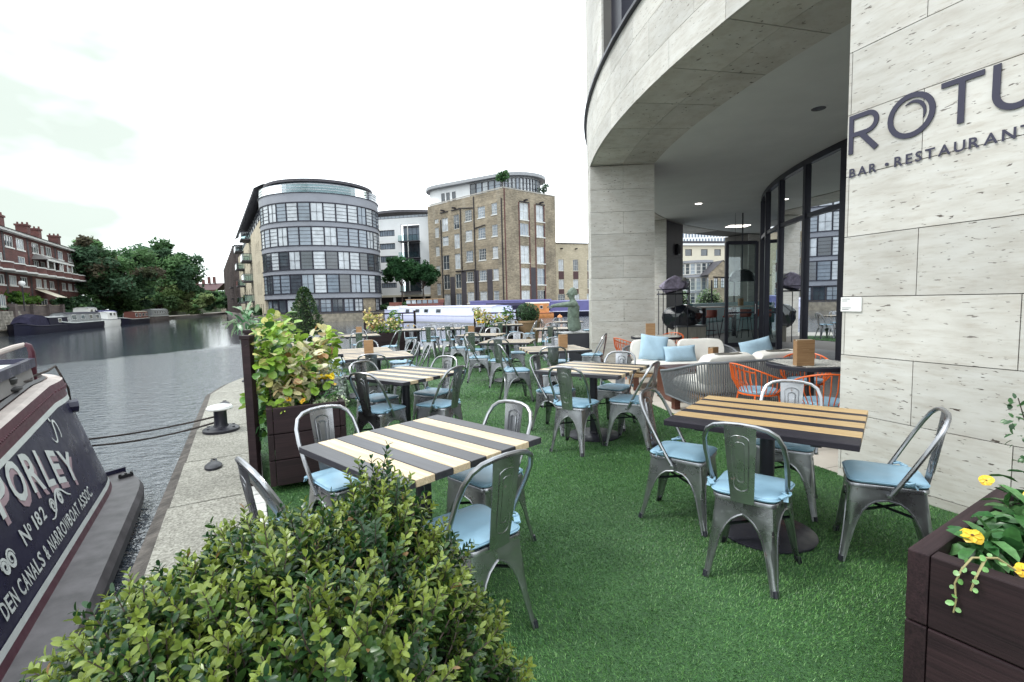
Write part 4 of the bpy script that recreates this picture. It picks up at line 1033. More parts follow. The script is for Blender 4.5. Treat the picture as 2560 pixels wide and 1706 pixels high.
hb_ = MB(); hb_.add([bp(3.6, -1.50, zd - .1), bp(6.62, -1.62, zd), bp(6.75, -2.75, zd), bp(3.6, -2.85, zd - .1), bp(3.6, -1.52, .92), bp(6.62, -1.64, .99), bp(6.75, -2.73, .99), bp(3.6, -2.83, .92)], [(0, 1, 5, 4), (1, 2, 6, 5), (2, 3, 7, 6), (3, 0, 4, 7), (4, 5, 6, 7)])
hh = hb_.build('hatch', mat('grey_hatch_side', (.20, .19, .19), .6), nb)
hr_ = MB()
for a, b in (((3.6, -1.51, .94), (6.64, -1.63, 1.01)), ((6.64, -1.63, 1.01), (6.77, -2.74, 1.01)), ((3.6, -2.84, .94), (6.77, -2.74, 1.01))): hr_.beam(bp(*a), bp(*b), .05, .085)
hr_.build('hatch_coaming', 'b_navy', hh); MB().add([bp(3.6, -1.52, .935), bp(6.62, -1.64, 1.002), bp(6.75, -2.73, 1.002), bp(3.6, -2.83, .935)], [(0, 1, 2, 3)]).build('hatch_lid', 'b_white', hh)
tl = MB(); tl.tube([bp(6.76, -1.66, .80), bp(6.78, -1.66, 1.0), bp(6.77, -1.655, 1.10), bp(6.77, -1.67, 1.17), bp(6.77, -1.70, 1.185)], [.03, .03, .027, .025, .024], 8); tl = tl.build('tiller', 'b_maroon', nb, smooth=True)
MB().tube([bp(6.77, -1.70, 1.185), bp(6.74, -1.78, 1.16), bp(6.70, -1.88, 1.12)], [.022, .028, .025], 8).build('grip', 'b_pale', tl, smooth=True)
wi = MB().lathe([(.17, 0), (.17, .02), (.12, .03), (.115, .05), (.14, .058), (.145, .10), (.135, .112), (.01, .115)], 28, bp(5.98, -1.72, zd - .01)).build('winch', 'b_black', nb, smooth=True)
ch = MB()
for i in range(16):
    a = random.uniform(0, 6.28); c = bp(5.98, -1.72, zd + .11) + Vector((random.uniform(-.08, .08), random.uniform(-.08, .08), random.uniform(0, .03))); tx = Vector((math.cos(a), math.sin(a), random.uniform(-.3, .3))); ty = tx.orthogonal().normalized()
    ch.tube([c + tx * .03 * math.cos(t) + ty * .018 * math.sin(t) for t in np.linspace(0, 2 * math.pi, 9)[:-1]], .006, 4, closed=True)
stuff(ch.build('chain', 'steel', wi))
dr = MB(); dr.tube([bp(6.2, -1.63, zd + .03), bp(6.45, -1.60, zd + .02), bp(6.7, -1.66, zd + .03), bp(6.9, -1.58, zd + .06), bp(7.1, -1.56, zd + .09), hullp(6.75, htop(6.3) + .05, .02), hullp(6.85, htop(6.3) - .1, .04), hullp(7.05, htop(6.3) - .3, .03)], .012, 6)
dr.build('deck_rope', 'rope_dark', nb, smooth=True)
sc = MB()
for i in range(15):
    h = .98 - i * .032; c = hullp(7.22, h, .03); a = i * 1.57
    tx, ty = Vector((0, 0, 1)), (NV if i % 2 else AV)
    sc.tube([c + tx * .026 * math.cos(t) + ty * .014 * math.sin(t) for t in np.linspace(0, 2 * math.pi, 9)[:-1]], .006, 4, closed=True)
stuff(sc.build('stem_chain', 'b_black', nb))
hw = MB(); c = hullp(6.52, .80, .0); hw.tube([c - NV * .03, c + NV * .05 + AV * .03], [.065, .07], 8); hw.build('fairlead', 'b_navy', nb, smooth=True)
# painted lettering on the side
def hull_text(ch_, s0, s1, b0, b1, t0, t1, m, off=.007, shade=None, lean=0., nm='letter'):
    co, fs = text_mesh(ch_, 1.0, 1, .02); x0, x1 = co[:, 0].min(), co[:, 0].max(); y0, y1 = (0, .729)
    if ch_ in '.,&': y0 = 0
    for mm, dx, dh, of in ((([(shade, .022, -.045, off - .003)] if shade else []) + [(m, 0, 0, off)])):
        vs = []
        for c in co:
            u = (c[0] - x0) / (x1 - x0 + 1e-6); v = (c[1] - y0) / (y1 - y0); s = s0 + (s1 - s0) * u
            hb0 = b0 + (b1 - b0) * u; ht0 = t0 + (t1 - t0) * u
            vs.append(hullp(s + dx - lean * v, hb0 + (ht0 - hb0) * v + dh, of))
        mb = MB().add(vs, [f[::-1] for f in fs]); bmx = mb.build(nm if mm == m else 'letter_shade', mm, LT)
LT = MB().tube([hullp(5.3, .60, .003), hullp(5.32, .60, .003)], .002, 4).build('name_lettering', 'b_white', nb)
def bl(s): return float(np.interp(s, [4.3, 4.7, 4.98, 5.19, 5.45, 5.85, 6.1], [.52, .52, .50, .47, .43, .35, .30]))
def tl_(s): return float(np.interp(s, [4.3, 4.8, 4.99, 5.28, 5.54, 6.03], [.75, .76, .755, .72, .66, .535]))
for ch_, s0, s1 in (('P', 4.36, 4.58), ('O', 4.64, 4.90), ('R', 4.97, 5.20), ('L', 5.25, 5.42), ('E', 5.48, 5.66), ('Y', 5.70, 5.99)):
    hull_text(ch_, s0, s1, bl(s0), bl(s1), tl_(s0), tl_(s1), 'b_white', shade='b_pink', lean=-.03)
for ch_, s0, s1, b0, t0 in (('N', 4.46, 4.58, .315, .415), ('o', 4.60, 4.65, .355, .425), ('1', 4.72, 4.75, .325, .415), ('8', 4.775, 4.855, .328, .415), ('2', 4.88, 4.965, .33, .415)):
    hull_text(ch_, s0, s1, b0, b0, t0, t0, 'b_white')
txt = 'DEN CANALS & NARROWBOAT ASSOC.'; wds = [.45 if c == ' ' else (.3 if c in 'I.' else 1.0 + (.25 if c in 'WOM' else 0)) for c in txt]
s = 3.84; kq = (6.12 - 3.84) / (sum(wds) + .18 * len(txt))
for c_, wq in zip(txt, wds):
    if c_ != ' ': hull_text(c_, s, s + wq * kq, .148, .148, .238, .238, 'b_white')
    s += (wq + .18) * kq
def ribbon(mb, pts, ws):
    L_, R_ = [], []
    for i, p in enumerate(pts):
        t = (pts[min(i + 1, len(pts) - 1)] - pts[max(i - 1, 0)]).normalized(); nn = NV.lerp(Vector((0, 0, 1)), .25).normalized(); sd_ = t.cross(nn).normalized()
        L_.append(p + sd_ * ws[i]); R_.append(p - sd_ * ws[i])
    mb.grid([L_, R_]); return mb
def swirl(s0, h0, sc_, flip=1, spiral=1.8):
    mb = MB(); pts = []
    for i in range(26):
        t = i / 25; a = t * spiral * 2 * math.pi; r = .060 * (1 - .75 * t) * sc_
        pts.append(hullp(s0 + flip * (.06 - r * math.cos(a)) , h0 + r / 1.2 * math.sin(a) * 1.05, .006))
    ws = [.004 + .010 * math.sin(math.pi * i / 25) for i in range(26)]
    ribbon(mb, pts, ws); mb.build('scroll', 'b_white', LT)
swirl(5.10, .345, 1., 1); swirl(5.42, .345, .9, -1); swirl(4.28, .335, 1.05, -1); swirl(4.05, .33, .9, 1)
def smooth_(pts, k=4):
    out = []
    for i in range(len(pts) * k):
        s = i / (len(pts) * k - 1) * (len(pts) - 1); j = min(len(pts) - 2, int(s)); t = s - j
        p0, p1, p2, p3 = pts[max(j - 1, 0)], pts[j], pts[j + 1], pts[min(j + 2, len(pts) - 1)]
        out.append(tuple(.5 * (2 * b + (c - a) * t + (2 * a - 5 * b + 4 * c - d) * t * t + (3 * b - a - 3 * c + d) * t ** 3) for a, b, c, d in zip(p0, p1, p2, p3)))
    return out
def flourish(pts, nm='scroll'): ribbon(MB(), [hullp(*p, .008) for p in smooth_(pts)], [.003 + .010 * math.sin(math.pi * (i + .3) / (len(pts) * 4)) for i in range(len(pts) * 4)]).build(nm, 'b_white', LT)
flourish([(5.02, .29), (5.10, .285), (5.20, .33), (5.30, .40), (5.42, .39), (5.52, .33), (5.60, .30)])
flourish([(5.80, .70), (5.84, .66), (5.90, .66), (5.95, .73), (5.98, .79), (6.03, .79), (6.06, .74), (6.05, .68), (6.02, .66)])
flourish([(5.92, .84), (5.93, .82), (5.95, .80)])
rope((-5.02, 5.60, .02), (-3.63, 5.90, .19), .03, 'upper dark mooring rope from the narrowboat bow to the white capped bollard')
rope((-4.98, 5.62, -.06), (-3.62, 5.95, .12), .05, 'lower dark mooring rope from the narrowboat bow to the white capped bollard')
# ================================================================ planters
def planter(label, corner, d1, l1, l2, h, nb_, z0=.05, th=.045, post=True):
    """corner = outer near corner; d1 = direction (deg) of side one, side two runs 90 deg clockwise"""
    t = thing('timber_planter', label, 'planter', (corner[0], corner[1], .006), R(d1), 'dark timber planters')
    bh = (h - z0) / nb_
    for (x0, y0, x1, y1, ax) in ((0, 0, l1, 0, 0), (0, -l2, l1, -l2, 0), (0, 0, 0, -l2, 1), (l1, 0, l1, -l2, 1)):
        for i in range(nb_):
            cx_, cy_ = (x0 + x1) / 2, (y0 + y1) / 2
            if ax == 0: b = MB().box((0, 0, 0), (l1, th, bh - .007)); L_ = (cx_, cy_ - th / 2 * (1 if y0 == 0 else -1), z0 + bh * (i + .5))
            else: b = MB().box((0, 0, 0), (l2 - 2 * th - .006, th, bh - .007)); L_ = (cx_ + th / 2 * (1 if x0 == 0 else -1), cy_, z0 + bh * (i + .5))
            o = b.build('plank', 'planter', t, bevel=.005, seg=2); o.location = L_; o.rotation_euler = (0, 0, 0 if ax == 0 else R(90))
            for s in (-1, 1):
                w_ = (l1 if ax == 0 else l2) / 2 - .09
                sc = MB().lathe([(.013, 0), (.013, .004), (.004, .009)], 8); 
                v = [(x, -z - th / 2, y) for x, y, z in sc.v]; sc.v = v if (ax == 0 and y0 != 0) or (ax == 1 and x0 != 0) else [(x, z + th / 2, y) for x, y, z in [(a_, c_, b_) for a_, b_, c_ in v]]
                sc.v = [(x, (abs(y) if (ax == 0) == (y0 == 0) and True else -abs(y)) if ax == 0 else (abs(y) if x0 == 0 else -abs(y)), z) for x, y, z in sc.v]
                sc.v = [(x + s * w_, y, z) for x, y, z in sc.v]; sc.build('screw_head', 'black_metal', o)
    rows = []
    for i in range(13): rows.append([(th + (l1 - 2 * th) * i / 12, -th - (l2 - 2 * th) * j / 12, h - .075 + random.uniform(-.008, .008)) for j in range(13)])
    MB().grid(rows).build('soil', 'soil', t)
    return t
pA = planter('dark stained timber planter left of the nearest table, full of yellow flowers and climbing leaves', (-1.96, 3.84), 117, 1.16, .60, .69, 3)
pB = planter('dark timber planter in the near right corner below the lettered wall', (1.37, 1.66), 32, 1.0, 1.25, .60, 2, z0=.08, th=.062)
pC = planter('low dark planter under the box bush in the foreground', (-1.05, .62), 61, .95, .85, .42, 2)
pD = planter('far left planter with dark railings, behind the left end of the far table row', (-4.62, 15.35), 22, 1.55, .55, .62, 2)
pE = planter('far planter with dark railings, below the bow of the white houseboat', (-1.32, 17.35), 4, 1.55, .55, .62, 2)
def trellis(label, a, b, z0, z1, nv=7, nh=3, th=.05):
    t = thing('trellis_fence', label, 'trellis', (0, 0, 0), 0, 'dark wooden trellis railings'); a, b = Vector((*a, 0)), Vector((*b, 0))
    for p in (a, b): MB().box((p.x, p.y, (z1 + .02) / 2 + .03), (th + .015, th + .015, z1 - .02)).build('post', 'planter', t, bevel=.004); MB().box((p.x, p.y, z1 + .045), (th + .035, th + .035, .03)).build('post_cap', 'planter', t, bevel=.004)
    for i in range(nh): z = z0 + (z1 - z0) * i / (nh - 1) - .02; MB().beam(a + Vector((0, 0, z)), b + Vector((0, 0, z)), .03, .045).build('rail', 'planter', t)
    for i in range(1, nv): p = a.lerp(b, i / nv); MB().box((p.x, p.y, (z0 + z1) / 2 - .02), (.032, .018, z1 - z0 - .05), math.atan2((b - a).y, (b - a).x)).build('slat', 'planter', t)
    return t
trellis('dark trellis along the quay side of the near planter', (-2.12, 3.93), (-2.62, 4.90), .10, 1.22, 6, 4)
trellis('dark trellis rails on the far left planter', (-4.60, 15.45), (-3.15, 16.05), .62, 1.22, 4, 3)
trellis('dark trellis rails on the planter below the houseboat bow', (-1.30, 17.42), (.20, 17.52), .62, 1.12, 4, 3)
# ================================================================ foliage builders
LIME, YEL, TAN, GRN, DGR = (.24, .40, .05), (.62, .52, .20), (.42, .23, .10), (.10, .23, .04), (.03, .085, .025)
def lobe(c, r, n, shell=.35):
    d = rand_dirs(n); k = (1 - shell * RNG.random(n)[:, None] ** 1.5); return np.array(c) + d * np.array(r) * k, d
def leafy(name, label, cat, lobes, nleaf, ln, wd, cols, p=None, group=None, out=.6, up=.3, loc=(0, 0, 0), stems=None, m='leaf', fold=.2, curl=.15, jit=.18, shell=.5):
    t = thing(name, label, cat, loc, 0, group); C, D = [], []
    tot = sum(l[2] for l in lobes)
    for c, r, wgt in lobes: a, d = lobe(c, r, max(3, int(nleaf * wgt / tot)), shell); C.append(a); D.append(d)
    C, D = np.concatenate(C), np.concatenate(D); n = len(C)
    dirs = D * out + RNG.normal(size=(n, 3)) * .55 + np.array([0, 0, -.1]); nrm = np.array([0, 0, 1.]) + D * .5 + RNG.normal(size=(n, 3)) * .35
    me = leaf_mesh('foliage', C, dirs, nrm, RNG.uniform(.7, 1.25, n) * ln, RNG.uniform(.75, 1.2, n) * wd, pick(cols, n, jit, p), m, fold, curl); stuff(link('foliage', me, t))
    if stems:
        sb = MB()
        for a, b, r in stems: a, b = Vector(a), Vector(b); mid = a.lerp(b, .5) + Vector((random.uniform(-.03, .03), random.uniform(-.03, .03), .02)); sb.tube([a, mid, b], [r, r * .8, r * .5], 5)
        sb.build('stem', 'bark', t, smooth=True)
    return t
def wpt(c, d1, x, y, z=0): a = R(d1); return (c[0] + x * math.cos(a) - y * math.sin(a), c[1] + x * math.sin(a) + y * math.cos(a), z)
A = lambda x, y, z: wpt((-1.96, 3.84), 117, 1.16 - x, y, z)
leafy('climbing_hydrangea', 'climbing hydrangea with lime and faded yellow leaves on the near trellis', 'climbing plant',
      [(A(.95, -.04, 1.08), (.12, .14, .22), 2.6), (A(.55, -.10, 1.20), (.20, .13, .20), 2.2), (A(.1, -.14, 1.24), (.22, .14, .22), 1.8), (A(.75, -.16, .92), (.26, .13, .18), 2.6), (A(.25, -.24, .95), (.28, .15, .25), 1.6), (A(-.2, -.18, 1.12), (.18, .14, .26), 1.0), (A(.9, .03, .75), (.14, .1, .2), .8)],
      700, .084, .068, [LIME, GRN, (.60, .56, .20), (.66, .62, .30), DGR, (.30, .46, .09)], [.32, .2, .12, .1, .06, .2], stems=[(A(.9, -.05, .6), A(.95, .0, 1.3), .008), (A(.5, -.1, .6), A(.55, -.03, 1.35), .008), (A(.1, -.1, .6), A(.12, -.05, 1.4), .008), (A(.3, -.15, .6), A(.35, -.25, 1.15), .006)], fold=.12, shell=.9)
leafy('oakleaf_hydrangea', 'shrub of withered cream and tan leaves in the near planter', 'shrub',
      [(A(.78, -.28, .86), (.22, .16, .16), 3), (A(.55, -.38, 1.0), (.2, .15, .17), 2), (A(.35, -.48, 1.12), (.16, .14, .16), 1.2), (A(.95, -.18, .80), (.12, .12, .12), 1.2)],
      400, .085, .070, [(.68, .62, .36), (.74, .70, .48), TAN, (.50, .38, .20), LIME], [.36, .26, .08, .08, .22], stems=[(A(.8, -.3, .58), A(.75, -.3, 1.0), .006), (A(.7, -.35, .58), A(.5, -.42, 1.1), .006), (A(.9, -.25, .58), A(1.0, -.2, .9), .005), (A(.75, -.3, .58), A(.95, -.45, .8), .004)], fold=.12, shell=.95)
leafy('climbing_rose', 'upright shoot of lime leaves at the right of the near planter', 'climbing plant',
      [(A(.42, -.56, 1.12), (.14, .12, .16), 2), (A(.5, -.58, .92), (.1, .08, .12), 1)], 70, .085, .07, [LIME, (.40, .52, .10), YEL], [.55, .3, .15], stems=[(A(.5, -.5, .6), A(.42, -.56, 1.25), .005)], fold=.1, shell=.9)
def daisies(name, label, cat, pts, r, col, centre, parent_h=.0, ground=None, petals=14, tilt=.5, cup=.25):
    t = thing(name, label, cat); C, D, Nn, cl, st = [], [], [], [], MB()
    for p in pts:
        ax = (Vector((0, 0, 1)) + Vector((random.gauss(0, 1), random.gauss(0, 1) - .6, 0)) * tilt).normalized(); u = ax.orthogonal().normalized(); v = ax.cross(u)
        for i in range(petals):
            a = 2 * math.pi * i / petals + random.uniform(-.1, .1); d = (u * math.cos(a) + v * math.sin(a)) + ax * cup * random.uniform(.6, 1.3); C.append(p); D.append(d); Nn.append(ax)
        if ground is not None: st.tube([(p[0], p[1], p[2]), (p[0] + random.uniform(-.02, .02), p[1] + random.uniform(-.02, .02), ground)], .003, 4)
    n = len(C); me = leaf_mesh('petals', C, D, Nn, RNG.uniform(.85, 1.1, n) * r, r * (2.6 / petals + .28), pick(col, n, .1), 'leaf', .1, .12); stuff(link('petals', me, t))
    if ground is not None: st.build('stem', 'bark', t)
    ce = MB()
    for p in pts: ce.lathe([(r * .16, 0), (r * .2, r * .1), (r * .08, r * .2)], 7, p)
    ce.build('flower_centre', mat(name + '_centre', centre, .8), t)
    return t
daisies('chrysanthemum', 'cluster of bright yellow chrysanthemums in the near planter', 'flowers', [A(.70 + random.uniform(-.03, .12), -.40 + random.uniform(-.17, .10), .86 + random.uniform(-.012, .014)) for _ in range(26)], .028, [(.90, .70, .01), (.88, .62, .0)], (.7, .35, .0), ground=.62, petals=16)
daisies('pansy', 'orange pansies at the foot of the near planter flowers', 'flowers', [A(.93, -.20, .755), A(1.03, -.17, .735), A(.86, -.55, .80), A(1.07, -.28, .715)], .032, [(.82, .46, .08), (.85, .52, .05)], (.2, .05, .02), ground=.62, petals=5)
leafy('strap_leaf_plant', 'dark green strap leaved plant below the yellow chrysanthemums', 'plant', [(A(.85, -.42, .66), (.14, .13, .09), 1)], 150, .12, .016, [(.05, .17, .04), (.03, .10, .03), (.10, .26, .06)], out=.9, fold=.3, curl=.3)
leafy('silver_leaf_plant', 'fine silver grey leaved plant at the right of the near planter', 'plant', [(A(.72, -.56, .80), (.13, .09, .15), 1), (A(.9, -.56, .70), (.1, .06, .08), .5)], 520, .032, .014, [(.36, .42, .36), (.26, .33, .28), (.46, .50, .45)])
leafy('ground_cover', 'pale variegated ground cover along the near planter front', 'ground cover', [(A(1.02, -.44, .66), (.09, .14, .05), 1), (A(.98, -.56, .66), (.1, .05, .05), .6)], 380, .026, .019, [(.45, .52, .33), (.20, .32, .14), (.62, .64, .46)])
leafy('lime_fern', 'lime green feathery plant in the front left corner of the near planter', 'plant', [(A(1.06, -.14, .655), (.06, .10, .035), 1)], 260, .03, .014, [(.46, .58, .10), (.34, .48, .08)])
leafy('dark_ivy', 'dark ivy leaves hanging on the near trellis foot', 'ivy', [(A(.98, .03, .55), (.08, .05, .12), 1), (A(.9, -.12, .68), (.16, .1, .06), 1)], 90, .06, .05, [DGR, GRN, (.05, .14, .05)])
ly = leafy('laurel_shoots', 'glossy dark shoots rising behind the near trellis', 'shrub', [((-3.10, 5.75, 1.36), (.15, .15, .13), 1), ((-2.95, 5.6, 1.24), (.11, .11, .13), .7)], 60, .15, .045, [(.05, .16, .06), (.12, .26, .12), (.30, .40, .26)], stems=[((-2.98, 5.6, .02), (-3.08, 5.7, 1.30), .010), ((-2.98, 5.6, .02), (-2.95, 5.6, 1.18), .009)], out=1.0, curl=.25)
# ---- right corner planter
B = lambda x, y, z: wpt((1.37, 1.66), 32, x, y, z)
leafy('pansy_plant', 'broad dark green leaves of pansies in the near right planter', 'plant', [(B(.46, -.22, .62), (.14, .10, .09), 2.4), (B(.22, -.15, .60), (.06, .045, .045), .8), (B(.62, -.22, .66), (.16, .14, .12), 1.4), (B(.46, -.47, .62), (.22, .2, .1), 1.5)], 340, .085, .042, [(.035, .12, .035), (.06, .17, .05), (.10, .22, .08)], out=.8, curl=.35, shell=.8)
def pansy_flower(p, r, ax, col, parent):
    ax = Vector(ax).normalized(); u = ax.orthogonal().normalized(); v = ax.cross(u); C = [p] * 5; D = [u * math.cos(a) + v * math.sin(a) + ax * .12 for a in (0.2, 1.5, 2.7, 3.9, 5.2)]
    me = leaf_mesh('petal', C, D, [ax] * 5, [r * .8, r, r * .9, r * .95, r * .85], [r * 1.15] * 5, pick(col, 5, .12), 'leaf', .14, .28); o = stuff(link('petal', me, parent)); MB().lathe([(r * .10, 0), (r * .16, r * .06), (r * .05, r * .14)], 8, Vector(p) + ax * r * .05).build('flower_centre', 'pansy_eye', parent); return o
M['pansy_eye'] = mat('pansy_eye', (.10, .03, .02), .8)
pf = thing('yellow_pansies', 'large yellow pansy blooms above the dark leaves of the right planter', 'flowers')
for p, r, ax in ((B(.17, -.125, .65), .036, (-.35, -.35, .85)), (B(.60, -.05, .73), .026, (-.6, -.5, .5)), (B(.50, -.20, .74), .028, (-.5, -.6, .5)), (B(.13, -.26, .60), .026, (-.4, -.7, .6))): pansy_flower(p, r, ax, [(.82, .52, .02), (.86, .60, .05)], pf)
vi = thing('trailing_vine', 'thin vine with small round leaves hanging down the right planter front', 'vine')
def vine(pts, nlf, parent, ln=.034):
    v = [Vector(p) for p in pts]; MB().tube(v, [.0042 - .002 * i / len(v) for i in range(len(v))], 5).build('stem', mat('vine_stem', (.30, .26, .12), .6) if 'vine' not in M else M['vine'], parent, smooth=True)
    C, D = [], []
    for i in range(nlf):
        s = (i + .5) / nlf * (len(v) - 1); k = int(s); p = v[k].lerp(v[k + 1], s - k); C.append(p)
        D.append(((v[k + 1] - v[k]).normalized() * .4 + Vector((random.uniform(-1, 1), -.4, random.uniform(-.6, .6))) * (1 if i % 2 else -1) * Vector((1, 1, 1)).length / 1.7))
    stuff(link('leaflet', leaf_mesh('leaflet', C, D, [(-.5, -.5, .6)] * nlf, RNG.uniform(.6, 1.1, nlf) * ln, RNG.uniform(.5, .8, nlf) * ln, pick([(.16, .36, .10), (.24, .44, .16)], nlf), 'leaf', .1, .1), parent))
M['vine'] = mat('vine_stem', (.30, .26, .12), .6)
vine([B(.14, -.26, .58), B(.08, -.21, .635), B(.02, -.165, .635), B(-.012, -.15, .60), B(-.016, -.135, .545), B(-.015, -.14, .49), B(-.015, -.135, .445)], 12, vi, .026)
vine([B(.05, -.19, .632), B(-.012, -.185, .59), B(-.016, -.175, .54)], 6, vi, .022)
MB().box((0, 0, 0), (.9, .8, .02)).build('x', 'soil', vi) if False else None
rk = leafy('small_leaf_shrub', 'wispy small leaved shoots against the wall behind the right planter', 'shrub', [(B(.82, -.12, .86), (.05, .05, .14), 1), (B(.96, -.2, .82), (.10, .08, .14), 1.4), (B(.72, -.1, 1.0), (.03, .03, .08), .5)], 110, .028, .016, [(.04, .10, .04), (.07, .16, .06)], stems=[(B(.86, -.15, .52), B(.73, -.1, 1.06), .004), (B(.9, -.2, .52), B(.98, -.2, 1.0), .004)])
bk = MB()
for i in range(420):
    p = Vector(B(random.uniform(.08, .9), random.uniform(-1.1, -.08), .533)); bk.box(p, (random.uniform(.010, .03), random.uniform(.004, .009), .006), random.uniform(0, 3.1))
bkc = stuff(bk.build('bark_chips', mat('bark_chip', (.085, .06, .048), .9, var=.6, vs=30), None)); tag(bkc, 'loose bark chips on the soil of the right planter', 'bark chips')
# ================================================================ box bush in the foreground
bush = thing('box_bush', 'large glossy box bush filling the lower left foreground', 'bush', (0, 0, 0))
def bush_top(x, y):
    """height of the clipped crown"""
    u, v = (x + .525) / .43, (y - 1.02) / .52; r2 = abs(u) ** 2.4 + abs(v) ** 2.4
    z = .955 * np.maximum(0, 1 - r2 * .42) ** .6
    z = z + .19 * np.exp(-(((x + .41) / .09) ** 2 + ((y - 1.42) / .10) ** 2)) + .05 * np.exp(-(((x + .27) / .13) ** 2 + ((y - 1.28) / .15) ** 2)) + .035 * np.sin(x * 17 + 1) * np.cos(y * 15) + .02 * np.sin(x * 41) * np.sin(y * 37)
    return z
def sprigs():
    C, D, Nn, Ln, Wd, cl = [], [], [], [], [], []; st = MB()
    n = 6400; xs = RNG.uniform(-1.2, .12, n); ys_ = RNG.uniform(.38, 1.58, n)
    for x, y in zip(xs, ys_):
        u, v = (x + .525) / .43, (y - 1.02) / .52; r2 = abs(u) ** 2.4 + abs(v) ** 2.4
        if r2 > 1.25: continue
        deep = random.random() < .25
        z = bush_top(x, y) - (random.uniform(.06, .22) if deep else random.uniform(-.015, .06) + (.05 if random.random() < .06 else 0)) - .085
        if r2 > .55: z -= random.random() ** 1.3 * .5 * (r2 - .5)
        od = Vector((u, v, 0)); od = od * (.25 + .75 * min(1, r2))
        d = (Vector((0, 0, .85)) + od * .75 + Vector((random.gauss(0, .33), random.gauss(0, .33), random.gauss(0, .15)))).normalized()
        near_peak = math.exp(-(((x + .40) / .09) ** 2 + ((y - 1.42) / .1) ** 2))
        L_ = random.uniform(.085, .145) + .04 * near_peak * random.random(); npair = int(L_ / .0135)
        p = Vector((x, y, z)); a0 = random.uniform(0, 6.28); s1 = d.orthogonal().normalized(); s2 = d.cross(s1); bend = Vector((random.gauss(0, .2), random.gauss(0, .2), .25))
        tone = random.random(); pts = []
        for i in range(npair + 1):
            t = (i + 1) / (npair + 1); q = p + (d + bend * t * .5).normalized() * L_ * t; pts.append(q)
            a = a0 + i * math.pi / 2 + random.uniform(-.3, .3); sd_ = s1 * math.cos(a) + s2 * math.sin(a)
            for sgn in (1, -1):
                opn = .75 - .42 * t + random.uniform(-.15, .15); dd = d * (1 - opn * .8) + sd_ * sgn * (.35 + opn * .8)
                C.append(q); D.append(dd); Nn.append(d * 1.0 - sd_ * sgn * .5); k = random.uniform(.8, 1.15) * (1.05 - .35 * t ** 3)
                Ln.append(.0285 * k); Wd.append(.0125 * k)
                if deep: c = (.016, .036, .013)  # deep leaves coloured near black, the shade inside the crown
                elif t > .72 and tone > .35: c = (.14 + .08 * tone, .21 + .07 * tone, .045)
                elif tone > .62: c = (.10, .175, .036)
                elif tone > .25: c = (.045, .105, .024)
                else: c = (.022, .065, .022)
                if random.random() < .005: c = (.26, .15, .06)
                cl.append(np.array(c) * random.uniform(.8, 1.2))
        if not deep or random.random() < .3: st.tube([p, pts[len(pts) // 2], pts[-1]], [.0022, .0018, .001], 3)
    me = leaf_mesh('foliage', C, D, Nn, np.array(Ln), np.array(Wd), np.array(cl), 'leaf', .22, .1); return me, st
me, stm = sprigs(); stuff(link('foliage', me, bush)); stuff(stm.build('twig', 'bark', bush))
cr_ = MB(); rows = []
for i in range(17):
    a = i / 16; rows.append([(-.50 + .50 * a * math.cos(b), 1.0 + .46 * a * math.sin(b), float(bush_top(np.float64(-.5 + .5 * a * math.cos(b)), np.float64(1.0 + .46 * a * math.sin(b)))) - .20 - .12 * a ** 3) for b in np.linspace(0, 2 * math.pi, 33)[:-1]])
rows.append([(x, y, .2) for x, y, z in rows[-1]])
cr_.grid(rows, closed=True).build('dark_core', mat('dark_bush_core', (.02, .026, .013), .95, var=.6, vs=40), bush)  # solid core for the twigs; the shade among them is in its colour
# ================================================================ shrubs along the far side of the terrace
def crown(name, label, cat, c, r, n, ln, cols, loc, pot=None, cone=False, group=None):
    t = thing(name, label, cat, loc, 0, group)
    d = rand_dirs(n)
    if cone:
        zz = RNG.random(n) ** 1.35; ph = RNG.uniform(0, 2 * np.pi, n); rr = r[0] * (1 - zz) ** .72 * (1 - .25 * RNG.random(n) ** 2) + .03
        rr = rr * (1 + .12 * np.sin(ph * 5 + zz * 14)); C = np.stack([rr * np.cos(ph), rr * np.sin(ph), c[2] + zz * r[2]], 1); d = np.stack([np.cos(ph), np.sin(ph), np.full(n, .35)], 1)
    else: C = np.array(c) + d * np.array(r) * (1 - .22 * RNG.random(n)[:, None] ** 2)
    me = leaf_mesh('foliage', C, d + RNG.normal(size=(n, 3)) * .5, d + RNG.normal(size=(n, 3)) * .6 + [0, 0, .5], RNG.uniform(.7, 1.2, n) * ln, RNG.uniform(.4, .6, n) * ln, pick(cols, n, .25), 'leaf', .2, .1); stuff(link('foliage', me, t))
    core = MB()
    if cone: core.lathe([(r[0] * .72, c[2]), (r[0] * .5, c[2] + r[2] * .35), (r[0] * .22, c[2] + r[2] * .7), (.01, c[2] + r[2] * .92)], 12)
    else: core.lathe([(max(.01, r[0] * .78 * math.sin(a)), c[2] - r[2] * .78 * math.cos(a)) for a in np.linspace(.05, 3.1, 9)], 12, (c[0], c[1], 0))
    core.build('dark_core', 'dark_twig', t, smooth=True)  # solid filling inside the leaves, inner shade put into its dark colour
    return t
M['dark_twig'] = mat('dark_shrub_core', (.018, .028, .014), .95, var=.5, vs=20)
cone = crown('cone_shrub', 'cone shaped evergreen shrub standing at the water edge left of the tables', 'shrub', (0, 0, .32), (.52, .52, 1.62), 5200, .055, [(.02, .06, .02), (.05, .10, .03), (.11, .17, .06), (.03, .075, .025)], (-5.02, 12.0, .006), cone=True)
pt = thing('plant_pot', 'dark square pot holding the cone shaped shrub', 'pot', (-5.02, 12.0, .006)); MB().prism([(-.24, -.24), (.24, -.24), (.24, .24), (-.24, .24)], 0, .36).build('body', 'black_metal', pt, bevel=.01)
